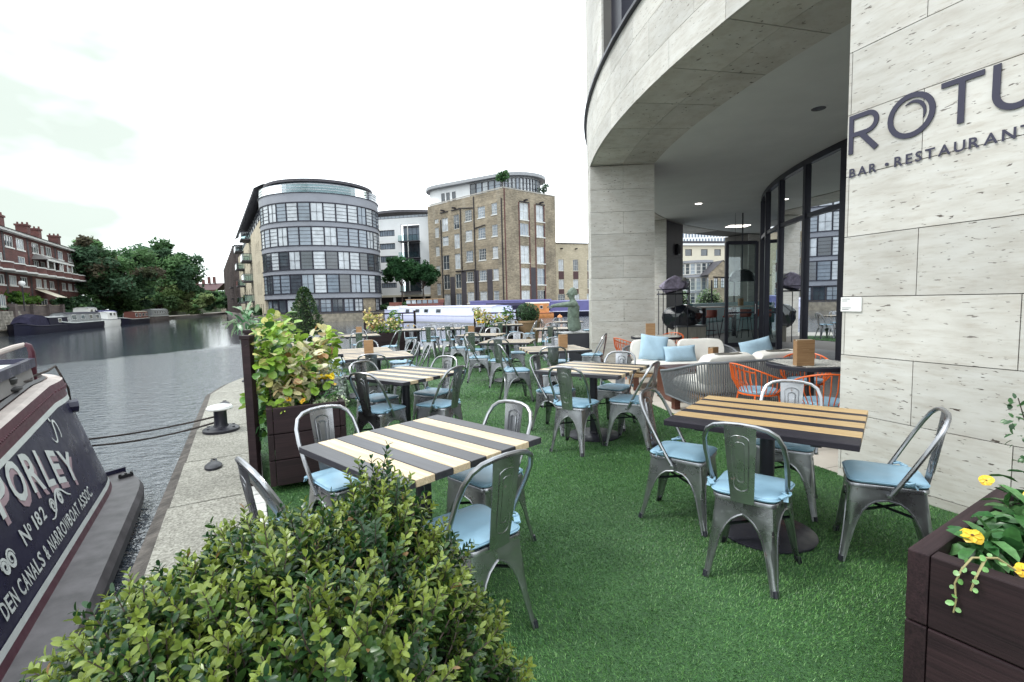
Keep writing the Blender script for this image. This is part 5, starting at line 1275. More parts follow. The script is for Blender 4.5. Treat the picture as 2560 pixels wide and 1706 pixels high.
rs = crown('round_box_shrub', 'round clipped box shrub in a wide tan pot at the water edge', 'shrub', (0, 0, 1.04), (.42, .42, .36), 2600, .045, [(.02, .07, .025), (.04, .11, .04), (.08, .17, .07)], (.58, 17.6, .006))
pt = thing('terracotta_pot', 'wide tan tapered pot under the round box shrub', 'pot', (.58, 17.6, .006)); MB().lathe([(.34, 0), (.46, .72), (.50, .73), (.50, .80), (.44, .80), (.43, .74)], 26).build('body', mat('tan_pot', (.36, .23, .13), .75, var=.2, vs=5), pt, smooth=True)
for c0, dd, lbl, nm in (((-4.62, 15.35), 22, 'pale yellow leaved bush in the far left planter', 1), ((-1.32, 17.35), 4, 'pale yellow leaved bush in the planter below the houseboat', 2)):
    Q = lambda x, y, z: wpt(c0, dd, x, y, z)
    leafy('faded_hydrangea', lbl, 'shrub', [(Q(.35, -.2, .95), (.3, .2, .28), 2), (Q(.85, -.25, .85), (.3, .2, .22), 1.6), (Q(.15, -.1, 1.12), (.14, .14, .22), 1)], 420, .085, .068, [(.66, .56, .30), YEL, (.50, .50, .16), LIME, TAN], [.34, .2, .2, .16, .1], shell=.9)
    leafy('green_climber', 'dark green leaved climber in the far left planter' if nm == 1 else 'dark green leaved climber in the planter below the houseboat', 'climbing plant', [(Q(.95 if nm == 1 else 1.2, -.12, 1.02), (.2, .16, .3), 2), (Q(.7, -.3, .72), (.5, .18, .1), 1.6)], 380, .075, .06, [GRN, (.06, .17, .05), LIME, DGR])
    daisies('yellow_flowers', 'small yellow flower cluster at the right of the far left planter' if nm == 1 else 'small yellow flower cluster at the left of the planter below the houseboat', 'flowers', [Q((1.42 if nm == 1 else .22) + random.uniform(-.12, .12), -.40 + random.uniform(-.1, .08), .80 + random.uniform(-.02, .03)) for _ in range(22)], .034, [(.85, .6, .0), (.85, .5, 0)], (.6, .3, 0), petals=9)
# ================================================================ background buildings
M['pane_d'] = mat('dark_window_pane', (.05, .062, .075), .04, var=.5, vs=.6, spec=.9)
M['pane_c'] = mat('curtained_window_pane', (.46, .49, .52), .12, var=.25, vs=1.2, spec=.7)
M['pane_b'] = mat('blue_grey_window_pane', (.22, .26, .31), .06, var=.3, vs=.6, spec=.9)
M['wframe_w'] = mat('white_window_frame', (.62, .62, .60), .6, var=.08)
M['y_brick'] = brick_mat('london_stock_brick', (.285, .24, .175), (.205, .168, .12), (.26, .23, .18), .45, .15, stain=.35)
M['d_brick'] = mat('dark_painted_brick', (.050, .045, .055), .8, var=.2, vs=1)
M['r_brick'] = brick_mat('red_brown_brick', (.125, .042, .036), (.085, .03, .03), (.11, .07, .06), .45, .15, stain=.25)
M['p_brick'] = brick_mat('pale_yellow_brick', (.48, .42, .31), (.42, .36, .26), (.44, .40, .32), .45, .15, stain=.15)
M['g_brick'] = brick_mat('grey_brown_brick', (.125, .10, .095), (.10, .08, .078), (.11, .09, .085), .45, .15, stain=.3)
M['render'] = mat('white_render', (.76, .77, .78), .8, var=.06, vs=.4)
M['cream'] = mat('cream_render', (.62, .57, .46), .8, var=.06, vs=.4)
M['grey_band'] = mat('grey_metal_band', (.24, .25, .285), .5, var=.1, vs=.6)
M['slate'] = mat('dark_slate_roof', (.055, .052, .062), .7, var=.25, vs=2)
M['pipe'] = mat('black_drainpipe', (.022, .018, .024), .6)
M['stone'] = mat('old_stone', (.25, .22, .175), .9, var=.4, vs=2.2, bmp=.6, bs=6, bdist=.06)
M['dkred'] = mat('dark_red_panel', (.075, .035, .04), .7)
def fpt(o, e, u, z, d=0.): return Vector((o[0] + e[0] * u + e[1] * d, o[1] + e[1] * u - e[0] * d, z))   # d = out of the wall (right of e)
def udir(a, b): v = Vector((b[0] - a[0], b[1] - a[1])); v.normalize(); return (v.x, v.y)
def facade(name, m, parent, o, e, u0, u1, z0, z1, rects, dep=.18):
    us = sorted({u0, u1, *[r[0] for r in rects], *[r[1] for r in rects]}); zs = sorted({z0, z1, *[r[2] for r in rects], *[r[3] for r in rects]})
    us = [u for u in us if u0 - 1e-6 <= u <= u1 + 1e-6]; zs = [z for z in zs if z0 - 1e-6 <= z <= z1 + 1e-6]; mb = MB()
    for a, b in zip(us, us[1:]):
        for c, d in zip(zs, zs[1:]):
            mu, mz = (a + b) / 2, (c + d) / 2
            if any(r[0] < mu < r[1] and r[2] < mz < r[3] for r in rects): continue
            mb.add([fpt(o, e, a, c), fpt(o, e, b, c), fpt(o, e, b, d), fpt(o, e, a, d)], [(0, 1, 2, 3)])
    for a, b, c, d in [r[:4] for r in rects]:
        q = [fpt(o, e, a, c), fpt(o, e, b, c), fpt(o, e, b, d), fpt(o, e, a, d)]; w_ = [fpt(o, e, a, c, -dep), fpt(o, e, b, c, -dep), fpt(o, e, b, d, -dep), fpt(o, e, a, d, -dep)]
        mb.add(q + w_, [(0, 1, 5, 4), (1, 2, 6, 5), (2, 3, 7, 6), (3, 0, 4, 7)])
    return mb.build(name, m, parent)
def window(parent, o, e, r, m='wframe_w', pane='pane_d', nu=2, nz=3, dep=.15, fw=.07, sill=None, name='window'):
    a, b, c, d = r; mb = MB()
    up = (0, 0, 1); bar_ = lambda p, q, w: mb.beam(p, q, w, .06, (e[1], -e[0], 0))
    for i in range(nu + 1):
        u = a + fw / 2 + (b - a - fw) * i / nu; k = fw if i in (0, nu) else fw * .45; bar_(fpt(o, e, u, c + .01, -dep + .03), fpt(o, e, u, d - .01, -dep + .03), k)
    for j in range(nz + 1):
        z = c + fw / 2 + (d - c - fw) * j / nz; k = fw if j in (0, nz) else fw * .4; bar_(fpt(o, e, a + .01, z, -dep + .032), fpt(o, e, b - .01, z, -dep + .032), k)
    w_ = mb.build(name, m, parent)
    MB().add([fpt(o, e, a, c, -dep), fpt(o, e, b, c, -dep), fpt(o, e, b, d, -dep), fpt(o, e, a, d, -dep)], [(0, 1, 2, 3)]).build('pane', pane, w_)
    if sill: MB().beam(fpt(o, e, a - .08, c - .05, .03), fpt(o, e, b + .08, c - .05, .03), .10, .16).build('sill', sill, w_)
    return w_
def rp(*ch): return random.choice(ch)
# ---- brick warehouse
K, KL, KR = (-.87, 81.0), (-15.4, 95.0), (7.8, 88.6)
bw = thing('brick_warehouse', 'six storey yellow brick warehouse with dark lower walls and a curved white penthouse', 'building', (0, 0, 0))
eL, eR = udir(KL, K), udir(K, KR); LL, LR = math.hypot(K[0] - KL[0], K[1] - KL[1]), math.hypot(KR[0] - K[0], KR[1] - K[1]) + .6
WL = {'A': [(15.53, 16.75, 16.28, 17.06), (15.54, 16.82, 13.64, 15.51), (15.61, 16.89, 10.24, 12.05), (15.68, 16.96, 6.71, 8.44), (15.73, 17.05, 2.96, 5.22)], 'B': [(12.81, 14.65, 14.53, 16.94), (12.88, 14.68, 11.93, 13.63), (12.92, 14.78, 7.57, 10.2), (12.98, 14.84, 3.95, 6.68), (13.07, 14.86, 1.0, 3.1)],
      'C': [(9.67, 11.22, 14.59, 17.09), (9.72, 11.27, 11.15, 13.74), (9.76, 11.33, 7.51, 10.24), (9.81, 11.38, 4.02, 6.65), (9.88, 11.39, 1.0, 3.14)], 'D': [(6.29, 8.08, 15.55, 17.44), (6.33, 8.12, 12.11, 13.97), (6.37, 8.16, 8.56, 10.45), (6.41, 8.2, 5.04, 6.8), (6.44, 8.23, 1.3, 3.31)],
      'E': [(2.96, 4.77, 15.69, 17.56), (2.99, 4.8, 12.21, 14.06), (3.01, 4.83, 8.58, 10.5), (3.04, 4.86, 5.06, 6.86), (3.06, 4.89, 1.3, 3.29)], 'F': [(0.05, 1.37, 15.81, 17.68), (0.06, 1.39, 12.28, 14.17), (0.07, 1.41, 8.67, 10.59), (0.09, 1.42, 5.08, 6.93), (0.1, 1.44, 1.3, 3.32)]}
rl = []
for k, rs_ in WL.items():
    for i, (a, b, c, d) in enumerate(rs_):
        u0, u1 = LL - 1.43 - (WL[k][0][1] if 1 else b), LL - 1.43 - WL[k][0][0]; rl.append((round(u0, 2), round(u1, 2), c, d, k, i))
facade('wall', 'y_brick', bw, KL, eL, 0, LL, -.3, 19.7, rl)
for a, b, c, d, k, i in rl:
    window(bw, KL, eL, (a, b, c, d), pane=rp('pane_c', 'pane_c', 'pane_b', 'pane_d'), nu=2 if k in 'BC' else 4, nz=2 if k in 'BC' else 4, fw=.08, sill='wframe_w' if k in 'DEF' else None)
WR = [(3.69, 5.65, 15.06, 17.85), (3.69, 5.65, 12.44, 14.49), (3.69, 5.65, 7.89, 10.79), (3.69, 5.65, 4.23, 7.07), (3.69, 5.65, 1.0, 3.27)]
WR = [(a - .1, b - .1, c, d) for a, b, c, d in WR] + [(a + 3.7, b + 3.75, c, d) for a, b, c, d in WR]
facade('wall', 'y_brick', bw, K, eR, 0, LR, -.3, 19.8, WR)
for i, r in enumerate(WR):
    w_ = window(bw, K, eR, r, pane=rp('pane_c', 'pane_b', 'pane_d', 'pane_c'), nu=2 if i % 5 in (0, 2, 3) else 3, nz=2 if i % 5 in (0, 2, 3) else 1, fw=.09, sill='wframe_w')
bkm = MB()
for (o, e, L_) in ((K, eR, LR), (KL, eL, LL)): bkm.add([fpt(o, e, 0, 19.75, .06), fpt(o, e, L_, 19.75, .06), fpt(o, e, L_, 19.95, .06), fpt(o, e, 0, 19.95, .06), fpt(o, e, L_, 19.95, -.4), fpt(o, e, 0, 19.95, -.4)], [(0, 1, 2, 3), (3, 2, 4, 5)])
bkm.build('parapet_coping', mat('stone_coping', (.34, .32, .29), .8), bw)
MB().add([fpt(K, eR, LR, -.3), fpt(K, eR, LR, -.3, -22), fpt(K, eR, LR, 19.8, -22), fpt(K, eR, LR, 19.8)], [(0, 1, 2, 3)]).build('wall', 'y_brick', bw)
MB().add([fpt(K, eR, 0, 19.3, -.2), fpt(K, eR, LR, 19.3, -.1), fpt(K, eR, LR, 19.3, -21), (KL[0], KL[1] + 9, 19.3), (KL[0], KL[1], 19.3)], [(0, 1, 2, 3, 4)]).build('roof', 'slate', bw)
for k0, k1 in (('B', 'C'), ('C', 'D'), ('D', 'E'), ('E', 'F')):
    a = LL - 1.43 - WL[k0][0][0] + .12; b = LL - 1.43 - WL[k1][0][1] - .12; zt_ = 6.95 if k0 != 'B' else 6.2
    MB().add([fpt(KL, eL, a, -.2, .012), fpt(KL, eL, b, -.2, .012), fpt(KL, eL, b, zt_, .012), fpt(KL, eL, a, zt_, .012)], [(0, 1, 2, 3)]).build('dark_wall_paint', 'd_brick', bw)
MB().add([fpt(K, eR, 5.75, -.2, .012), fpt(K, eR, 7.2, -.2, .012), fpt(K, eR, 7.2, 7.2, .012), fpt(K, eR, 5.75, 7.2, .012)], [(0, 1, 2, 3)]).build('dark_wall_paint', 'd_brick', bw)
for o, e, u in ((K, eR, 3.38), (K, eR, 5.72), (K, eR, 7.1), (K, eR, 9.28), (K, eR, .25)): MB().add([fpt(o, e, u - .14, -.2, .014), fpt(o, e, u + .14, -.2, .014), fpt(o, e, u + .14, 17.9 if u > 1 else 19.7, .014), fpt(o, e, u - .14, 17.9 if u > 1 else 19.7, .014)], [(0, 1, 2, 3)]).build('red_brick_quoin', 'r_brick', bw)
for u, z0, z1 in ((LL - .35, 0, 18.2), (LL - 7.05, 0, 19.5), (LL - 10.6, 6.9, 18), (LL - 16.2, .0, 16.8)): MB().tube([fpt(KL, eL, u, z0, .12), fpt(KL, eL, u, z1, .12)], .09, 6).build('drainpipe', 'pipe', bw)
hp = MB().tube([fpt(KL, eL, LL - 7.05, 17.6, .12), fpt(KL, eL, LL - 11.0, 18.1, .12)], .08, 6); hp.tube([fpt(KL, eL, LL - 7.05, 14.1, .12), fpt(KL, eL, LL - 4.3, 14.4, .12)], .08, 6); hp.tube([fpt(KL, eL, LL - 12.4, 7.1, .12), fpt(KL, eL, LL - 7.05, 7.1, .12)], .08, 6); hp.build('drainpipe', 'pipe', bw)
for o, e, u in ((K, eR, 4.6), (K, eR, 8.35), (KL, eL, LL - 12.0), (KL, eL, LL - 15.2)):
    MB().beam(fpt(o, e, u, 18.25, 0), fpt(o, e, u, 18.25, .8), .3, .25).beam(fpt(o, e, u - 1.1, 18.0, .1), fpt(o, e, u + 1.1, 18.0, .1), .12, .16).build('hoist_beam', 'pipe', bw)
# penthouse
def stadium(a, b, r, n=14):
    e = udir(a, b); ang = math.atan2(e[1], e[0]); pts = []
    for c, a0 in ((b, -90), (a, 90)):
        for i in range(n + 1): t = ang + R(a0 + 180 * i / n); pts.append((c[0] + r * math.cos(t), c[1] + r * math.sin(t)))
    return pts
ph = MB().prism(stadium((-11.0, 100.0), (1.2, 92.6), 4.6), 19.3, 23.2).build('penthouse_wall', 'render', bw)
MB().prism(stadium((-10.6, 99.8), (1.2, 92.6), 5.7), 23.2, 23.75).build('penthouse_roof', mat('grey_fascia', (.30, .31, .33), .5), ph)
pw = stadium((-11.0, 100.0), (1.2, 92.6), 4.63, 22); pw.append(pw[0])
for i in range(len(pw) - 1):
    a, b = pw[i], pw[i + 1]
    if math.hypot(b[0] - a[0], b[1] - a[1]) < 3:
        if -4 < a[0] < 9: window(bw, a, udir(a, b), (.04, math.hypot(b[0] - a[0], b[1] - a[1]) - .04, 20.3, 23.0), 'frame', rp('pane_b', 'pane_c'), 1, 3, -.03, .09)
    else:
        e = udir(a, b); L_ = math.hypot(b[0] - a[0], b[1] - a[1])
        if e[0] > 0:
            for k in range(5):
                u = L_ - 1.35 * (k + 1) + .0; window(bw, a, e, (u, u + 1.25, 20.3, 23.0), 'frame', rp('pane_b', 'pane_c', 'pane_d'), 1, 3, -.03, .09)
            for u in (.8, 2.0, 3.4): window(bw, a, e, (u, u + .7, 20.6, 22.2), 'frame', 'pane_d', 1, 1, -.03, .08)
# rooftop bushes
def small_tree(name, label, loc, r, h, n=700, ln=.25, cols=((.05, .12, .04), (.08, .17, .06), (.03, .08, .03)), group=None, trunk=True):
    t = thing(name, label, 'tree' if 'tree' in name else 'bush', loc, 0, group); C, D = [], []
    for k in range(7):
        a = random.uniform(0, 6.28); q = random.uniform(.1, .65) * r; c = (q * math.cos(a), q * math.sin(a), h - r * random.uniform(.1, 1.0)); p, d = lobe(c, (r * .5, r * .5, r * .42), n // 7, .6); C.append(p); D.append(d)
    C, D = np.concatenate(C), np.concatenate(D); n2 = len(C)
    stuff(link('crown', leaf_mesh('crown', C, RNG.normal(size=(n2, 3)), D + RNG.normal(size=(n2, 3)) * .5 + [0, 0, .6], ln * RNG.uniform(.6, 1.3, n2), ln * RNG.uniform(.5, .8, n2), pick(cols, n2, .25), 'leaf_far', quad=True), t))
    if trunk:
        tm_ = MB().tube([(0, 0, -.2), (.05 * r, 0, h * .4), (0, .04 * r, h * .75)], [r * .06, r * .045, r * .02], 6)
        for k in range(5): a = random.uniform(0, 6.28); tm_.tube([(0.03, 0, h * random.uniform(.35, .6)), (r * .55 * math.cos(a), r * .55 * math.sin(a), h - r * .6)], [r * .03, r * .012], 5)
        tm_.build('trunk', 'bark', t, smooth=True)
    return t
small_tree('rooftop_bush', 'wispy green bush growing on the brick warehouse corner parapet', (-1.0, 83.2, 19.4), 1.5, 3.6, 500, .32)
small_tree('rooftop_bush', 'small grey green bush on the right end of the warehouse roof', (6.3, 89.6, 19.4), 1.0, 2.5, 260, .28, ((.12, .18, .13), (.18, .25, .18)))
# ---- low brick building to the right
lowb = thing('low_brick_building', 'low pale brick building with dark red panelled bays, right of the warehouse', 'building')
LA, LB = (7.4, 93.5), (26, 101); eb_ = udir(LA, LB); bays = []
for k in range(6):
    u = 1.9 + 3.15 * k; bays += [(u, u + 1.15, 7.0, 9.2), (u, u + 1.15, 3.6, 5.4), (u - .2, u + 1.35, .9, 2.6)]
facade('wall', 'p_brick', lowb, LA, eb_, 0, 20, -.3, 12.2, bays)
for r in bays: window(lowb, LA, eb_, r, 'wframe_w', rp('pane_d', 'pane_c'), 3, 2, .15, .07)
for k in range(6):
    u = 1.9 + 3.15 * k; MB().add([fpt(LA, eb_, u, 5.45, .02), fpt(LA, eb_, u + 1.15, 5.45, .02), fpt(LA, eb_, u + 1.15, 6.95, .02), fpt(LA, eb_, u, 6.95, .02)], [(0, 1, 2, 3)]).build('bay_panel', 'dkred', lowb); MB().add([fpt(LA, eb_, u, 2.65, .02), fpt(LA, eb_, u + 1.15, 2.65, .02), fpt(LA, eb_, u + 1.15, 3.55, .02), fpt(LA, eb_, u, 3.55, .02)], [(0, 1, 2, 3)]).build('bay_panel', 'dkred', lowb)
    MB().beam(fpt(LA, eb_, u + .58, 11.2, 0), fpt(LA, eb_, u + .58, 11.2, .7), .2, .2).build('hoist_beam', 'pipe', lowb)
MB().beam(fpt(LA, eb_, -.1, 12.25, .05), fpt(LA, eb_, 20, 12.25, .05), .3, .14).build('parapet_coping', 'slate', lowb)
# ---- white building
wb = thing('white_apartment_building', 'white rendered apartment building with strip windows and a curved grey roof', 'building')
WA, WB = (-30, 101.5), (-12, 97.5); ew = udir(WA, WB); u_ = lambda px, Y=99.5: ((px - 1280) / 1230 * Y - WA[0]) / ew[0]
rows_ = [(15.1, 16.3), (12.5, 13.7), (9.9, 11.2), (7.3, 8.5), (4.8, 5.8)]
sr = [(u_(956), u_(996), a, b) for a, b in rows_] + [(u_(1012), u_(1060), 3.8, 17.2)]
facade('wall', 'render', wb, WA, ew, 0, 18.4, 3.3, 18.5, sr, .4)
for r in sr[:5]: window(wb, WA, ew, r, 'frame', 'pane_b', 6, 1, .2, .1)
a, b = sr[5][0], sr[5][1]
MB().add([fpt(WA, ew, a, 3.8, -1.2), fpt(WA, ew, b, 3.8, -1.2), fpt(WA, ew, b, 17.2, -1.2), fpt(WA, ew, a, 17.2, -1.2)], [(0, 1, 2, 3)]).build('bay_wall', 'grey_band', wb)
for z in (3.9, 7.2, 10.5, 13.8):
    window(wb, WA, ew, (a + .1, b - .1, z + .1, z + 3.0), 'frame', rp('pane_b', 'pane_d'), 4, 2, 1.1, .1)
    bal = MB().beam(fpt(WA, ew, a - .1, z, .1), fpt(WA, ew, b + .1, z, .1), 2.2, .18).build('balcony', 'slate', wb)
    MB().add([fpt(WA, ew, a - .1, z + .1, 1.15), fpt(WA, ew, b + .1, z + .1, 1.15), fpt(WA, ew, b + .1, z + 1.2, 1.15), fpt(WA, ew, a - .1, z + 1.2, 1.15)], [(0, 1, 2, 3)]).build('glass_railing', glass_mat('railing_glass', (.6, .75, .75), refl=1.5) if 'rglass' not in M else M['rglass'], bal)
    MB().tube([fpt(WA, ew, (a + b) / 2, z + .1, 1.1), fpt(WA, ew, (a + b) / 2, z + 3.2, 1.1)], .09, 6).build('post', 'wframe_w', bal)
M['rglass'] = glass_mat('balcony_glass', (.6, .75, .75), refl=1.5)
wr_ = MB(); top = []
for i in range(13): t = i / 12; u = -1 + 19.6 * t; z = 19.2 + .9 * math.sin(math.pi * min(1, t * 1.0) ** .8); top.append((u, z))
wr_.grid([[fpt(WA, ew, u, z - .5, .8) for u, z in top], [fpt(WA, ew, u, z, .7) for u, z in top], [fpt(WA, ew, u, z + .2, -3) for u, z in top], [fpt(WA, ew, u, z - .4, -10) for u, z in top]]); wr_.build('roof', 'slate', wb)
window(wb, WA, ew, (0.1, 18.3, 18.5, 19.1), 'frame', 'pane_b', 22, 1, .1, .08)
MB().add([fpt(WA, ew, 0, 3.3), fpt(WA, ew, 0, 3.3, -12), fpt(WA, ew, 0, 18.5, -12), fpt(WA, ew, 0, 18.5)], [(3, 2, 1, 0)]).build('wall', 'render', wb)
MB().add([fpt(WA, ew, 18.4, 3.3), fpt(WA, ew, 18.4, 3.3, -12), fpt(WA, ew, 18.4, 18.5, -12), fpt(WA, ew, 18.4, 18.5)], [(0, 1, 2, 3)]).build('wall', 'render', wb)
MB().add([fpt(WA, ew, 0, -.3, -2), fpt(WA, ew, 18.4, -.3, -2), fpt(WA, ew, 18.4, 3.3, -2), fpt(WA, ew, 0, 3.3, -2)], [(0, 1, 2, 3)]).build('undercroft', 'dark_room', wb)
MB().beam(fpt(WA, ew, 0, 3.1, -.9), fpt(WA, ew, 18.4, 3.1, -.9), 2.2, .4).build('deck_edge', 'cream', wb)
for u in (3.2, 6.4, 9.6, 12.8, 16): MB().box(fpt(WA, ew, u, 1.4, -.5), (.4, .4, 3.2)).build('column', 'render', wb)
# ---- round glass apartment block
DC, DR = (-27.74, 73.97), 8.1
db = thing('round_glass_building', 'rounded five storey apartment block with curved glass bands and a roof terrace', 'building')
def ringb(name, m, r0, r1, z0, z1, a0=-180, a1=60, n=48, parent=db):
    mb = MB(); rows = []
    for i in range(n + 1):
        t = R(a0 + (a1 - a0) * i / n); c, s = math.cos(t), math.sin(t); rows.append([(DC[0] + r0 * c, DC[1] + r0 * s, z0), (DC[0] + r1 * c, DC[1] + r1 * s, z0), (DC[0] + r1 * c, DC[1] + r1 * s, z1), (DC[0] + r0 * c, DC[1] + r0 * s, z1)])
    k = mb.n; mb.grid(rows, closed=True); e = k + n * 4; mb.f += [(k + 3, k + 2, k + 1, k), (e, e + 1, e + 2, e + 3)]
    return mb.build(name, m, parent)
FL = [(2.55, 3.2), (5.8, 6.35), (8.85, 9.5), (12.05, 12.7), (15.2, 16.4)]
for z0, z1 in FL: ringb('floor_band', 'grey_band', 4, DR + .05, z0, z1 - .05); ringb('band_edge', 'frame', 4, DR + .16, z1 - .05, z1 + .02); ringb('band_edge', 'frame', 4, DR + .1, z0 - .08, z0)
ringb('core', 'dark_room', 1, DR - 1.2, .5, 15.2)
WZ = [(3.22, 5.72), (6.37, 8.77), (9.52, 11.97), (12.72, 15.12)]
for fi, (z0, z1) in enumerate(WZ):
    for i in range(21):
        a0, a1 = R(-180 + 11.25 * i), R(-180 + 11.25 * (i + 1)); A_, B_ = (DC[0] + DR * math.cos(a0), DC[1] + DR * math.sin(a0)), (DC[0] + DR * math.cos(a1), DC[1] + DR * math.sin(a1)); e = udir(A_, B_); L_ = math.hypot(A_[0] - B_[0], A_[1] - B_[1])
        if (i * 7 + fi * 3) % 4 == 0: nu, nz = 2, 2
        else: nu, nz = 1, 5
        pool = ('pane_c', 'pane_c', 'pane_b', 'pane_b') if fi > 1 else ('pane_d', 'pane_d', 'pane_b', 'pane_c')
        window(db, A_, e, (.02, L_ - .02, z0, z1), 'frame', rp(*pool), nu, nz, .0, .07)
gs = MB(); ringb('ground_wall', 'y_brick', DR - 1.4, DR - .35, -.1, 2.55)
ringb('stone_base', 'stone', 3, DR + .25, -1.5, .45); ringb('base_edge', 'slate', 3, DR + .32, .45, .55)
for i in range(16):
    a0, a1 = R(-165 + 11.25 * i), R(-165 + 11.25 * (i + 1)); rr = DR - .30
    if i in (6, 12, 13): continue
    A_, B_ = (DC[0] + rr * math.cos(a0), DC[1] + rr * math.sin(a0)), (DC[0] + rr * math.cos(a1), DC[1] + rr * math.sin(a1)); e = udir(A_, B_); L_ = math.hypot(A_[0] - B_[0], A_[1] - B_[1])
    window(db, A_, e, (.02, L_ - .02, .6, 2.45), 'frame', rp('pane_d', 'pane_b', 'pane_d', 'pane_c'), 2 if i > 6 else 1, 3 if i > 6 else 1, .0, .13)
# roof terrace
ringb('terrace_glass', 'rglass', DR - .05, DR - .03, 16.45, 17.5); 
for z in (16.8, 17.15, 17.5): ringb('terrace_rail', 'steel', DR - .06, DR, z, z + .05)
ringb('setback_glazing', 'pane_b', 1, DR - 1.15, 16.4, 18.0); ringb('roof', 'slate', .5, DR - .65, 18.0, 18.35)
ew_ = Vector((-.521, .853)).normalized(); ew2 = (ew_.x, ew_.y); nW = (ew_.y, -ew_.x); A0 = (-34.9, 70.2)
LW = 62.; eW = (-ew_.x, -ew_.y); far_ = (A0[0] + ew_.x * LW, A0[1] + ew_.y * LW)
# canal side wing: the wall looks to the canal (left); e runs from far end to near end so that 'out' is the canal side
def wu(s): return LW - s
slits = []
for z0, z1 in ((3.4, 5.2), (6.6, 8.4), (9.8, 11.4)):
    for s in (4.5, 6.5, 8.5, 10.5): slits.append((wu(s + .55), wu(s), z0, z1))
for z0, z1 in ((2.6, 5.0), (6.2, 8.5), (9.6, 12.0)):
    for s in (20, 24, 30, 36, 40, 46, 52, 57): slits.append((wu(s + 1.6), wu(s), z0, z1))
slits += [(wu(s + 1.3), wu(s), -.0, 2.0) for s in (3, 6, 9, 14, 18, 24, 30, 38, 46)]
def outL(o, e): return o, e
eCan = (ew_.x, ew_.y)
# wall facing the canal: out is to the left of ew_, so run it reversed
facade('wall', 'p_brick', db, far_, eW, 0, LW, -1.2, 13.8, [(LW - 0 - (LW - a), LW - (LW - b), c, d) if False else (a, b, c, d) for a, b, c, d in slits])
for r in slits: window(db, far_, eW, r, 'frame', rp('pane_d', 'pane_b'), 1, 2, .15, .08)
MB().add([fpt(far_, eW, 0, 13.8, -.6), fpt(far_, eW, LW - 1, 13.8, -.6), fpt(far_, eW, LW - 1, 18.0, -1.4), fpt(far_, eW, 0, 18.0, -1.4)], [(0, 1, 2, 3)]).build('upper_wall', 'render', db)
up_w = [(wu(s + 2.2), wu(s), z, z + 1.5) for z in (14.3, 16.2) for s in range(2, 58, 4)]
for r in up_w: window(db, far_, eW, r, 'frame', 'pane_b', 2, 1, .75 if r[2] < 15 else 1.15, .1)
MB().add([fpt(far_, eW, 0, 13.8, 0), fpt(far_, eW, LW, 13.8, 0), fpt(far_, eW, LW, 13.8, -15), fpt(far_, eW, 0, 13.8, -15)], [(0, 1, 2, 3)]).build('ledge', 'slate', db)
rw = MB(); 
for z0, d0, z1, d1 in ((18.0, .35, 18.3, .45), ): pass
rw.grid([[fpt(far_, eW, u, z, d) for z, d in ((18.0, .4), (18.25, .5), (18.9, -.6), (19.5, -3), (19.6, -9), (18.6, -15), (13.8, -15))] for u in (0, 20, 40, LW - 2, LW - 1)]); rw.build('roof', 'slate', db)
MB().box((-32.5, 79.5, 19.9), (9, 3, .8), R(-25)).build('roof_plant_room', 'slate', db)
MB().add([fpt(far_, eW, LW, -1, 0), fpt(far_, eW, LW, -1, -15), fpt(far_, eW, LW, 13.8, -15), fpt(far_, eW, LW, 13.8, 0)], [(0, 1, 2, 3)]).build('wall', 'p_brick', db)
for s0, ln_ in ((19, 5.2), (40, 6.)):
    for z in (2.5, 6.1, 9.6, 13.3):
        ba = MB().beam(fpt(far_, eW, wu(s0 + ln_), z, .75), fpt(far_, eW, wu(s0), z, .75), 1.5, .22).build('balcony', 'slate', db)
        g_ = MB(); q = [fpt(far_, eW, wu(s0 + ln_), z + .1, 0), fpt(far_, eW, wu(s0 + ln_), z + .1, 1.5), fpt(far_, eW, wu(s0), z + .1, 1.5), fpt(far_, eW, wu(s0), z + .1, 0)]
        for a, b in zip(q, q[1:]): g_.add([a, b, b + Vector((0, 0, 1.1)), a + Vector((0, 0, 1.1))], [(0, 1, 2, 3)])
        g_.build('glass_railing', 'rglass', ba); r_ = MB().tube([p + Vector((0, 0, 1.12)) for p in q], .05, 5); r_.build('handrail', 'frame', ba)
# older warehouse behind the wing
ob = thing('grey_brown_warehouse', 'tall grey brown warehouse with vertical piers beyond the round glass building', 'building')
O0 = (A0[0] + ew_.x * 63 - nW[0] * .3, A0[1] + ew_.y * 63 - nW[1] * .3); O1 = (O0[0] + ew_.x * 92, O0[1] + ew_.y * 92)
eO = (-ew_.x, -ew_.y)
ow = [(u, u + 1.6, z, z + 2.0) for u in range(3, 90, 6) for z in (1.5, 5, 8.5, 12)]
facade('wall', 'g_brick', ob, O1, eO, 0, 92, -1.2, 17.2, ow, .5)
for r in ow: window(ob, O1, eO, r, 'frame', 'pane_d', 2, 2, .4, .1)
for u in range(0, 92, 6): MB().beam(fpt(O1, eO, u + .6, -1, .25), fpt(O1, eO, u + .6, 17.0, .25), 1.1, .5, (eO[0], eO[1], 0)).build('pilaster', 'g_brick', ob)
MB().add([fpt(O1, eO, 0, 17.2, .4), fpt(O1, eO, 92, 17.2, .4), fpt(O1, eO, 92, 17.2, -16), fpt(O1, eO, 0, 17.2, -16)], [(0, 1, 2, 3)]).build('roof', 'slate', ob)
MB().add([fpt(O1, eO, 92, -1, 0), fpt(O1, eO, 92, -1, -16), fpt(O1, eO, 92, 17.2, -16), fpt(O1, eO, 92, 17.2, 0)], [(0, 1, 2, 3)]).build('wall', 'g_brick', ob)
for z in (4.0, 7.0): MB().beam(fpt(O1, eO, 74, z, .8), fpt(O1, eO, 82, z, .8), 1.2, .15).build('iron_balcony', 'pipe', ob)
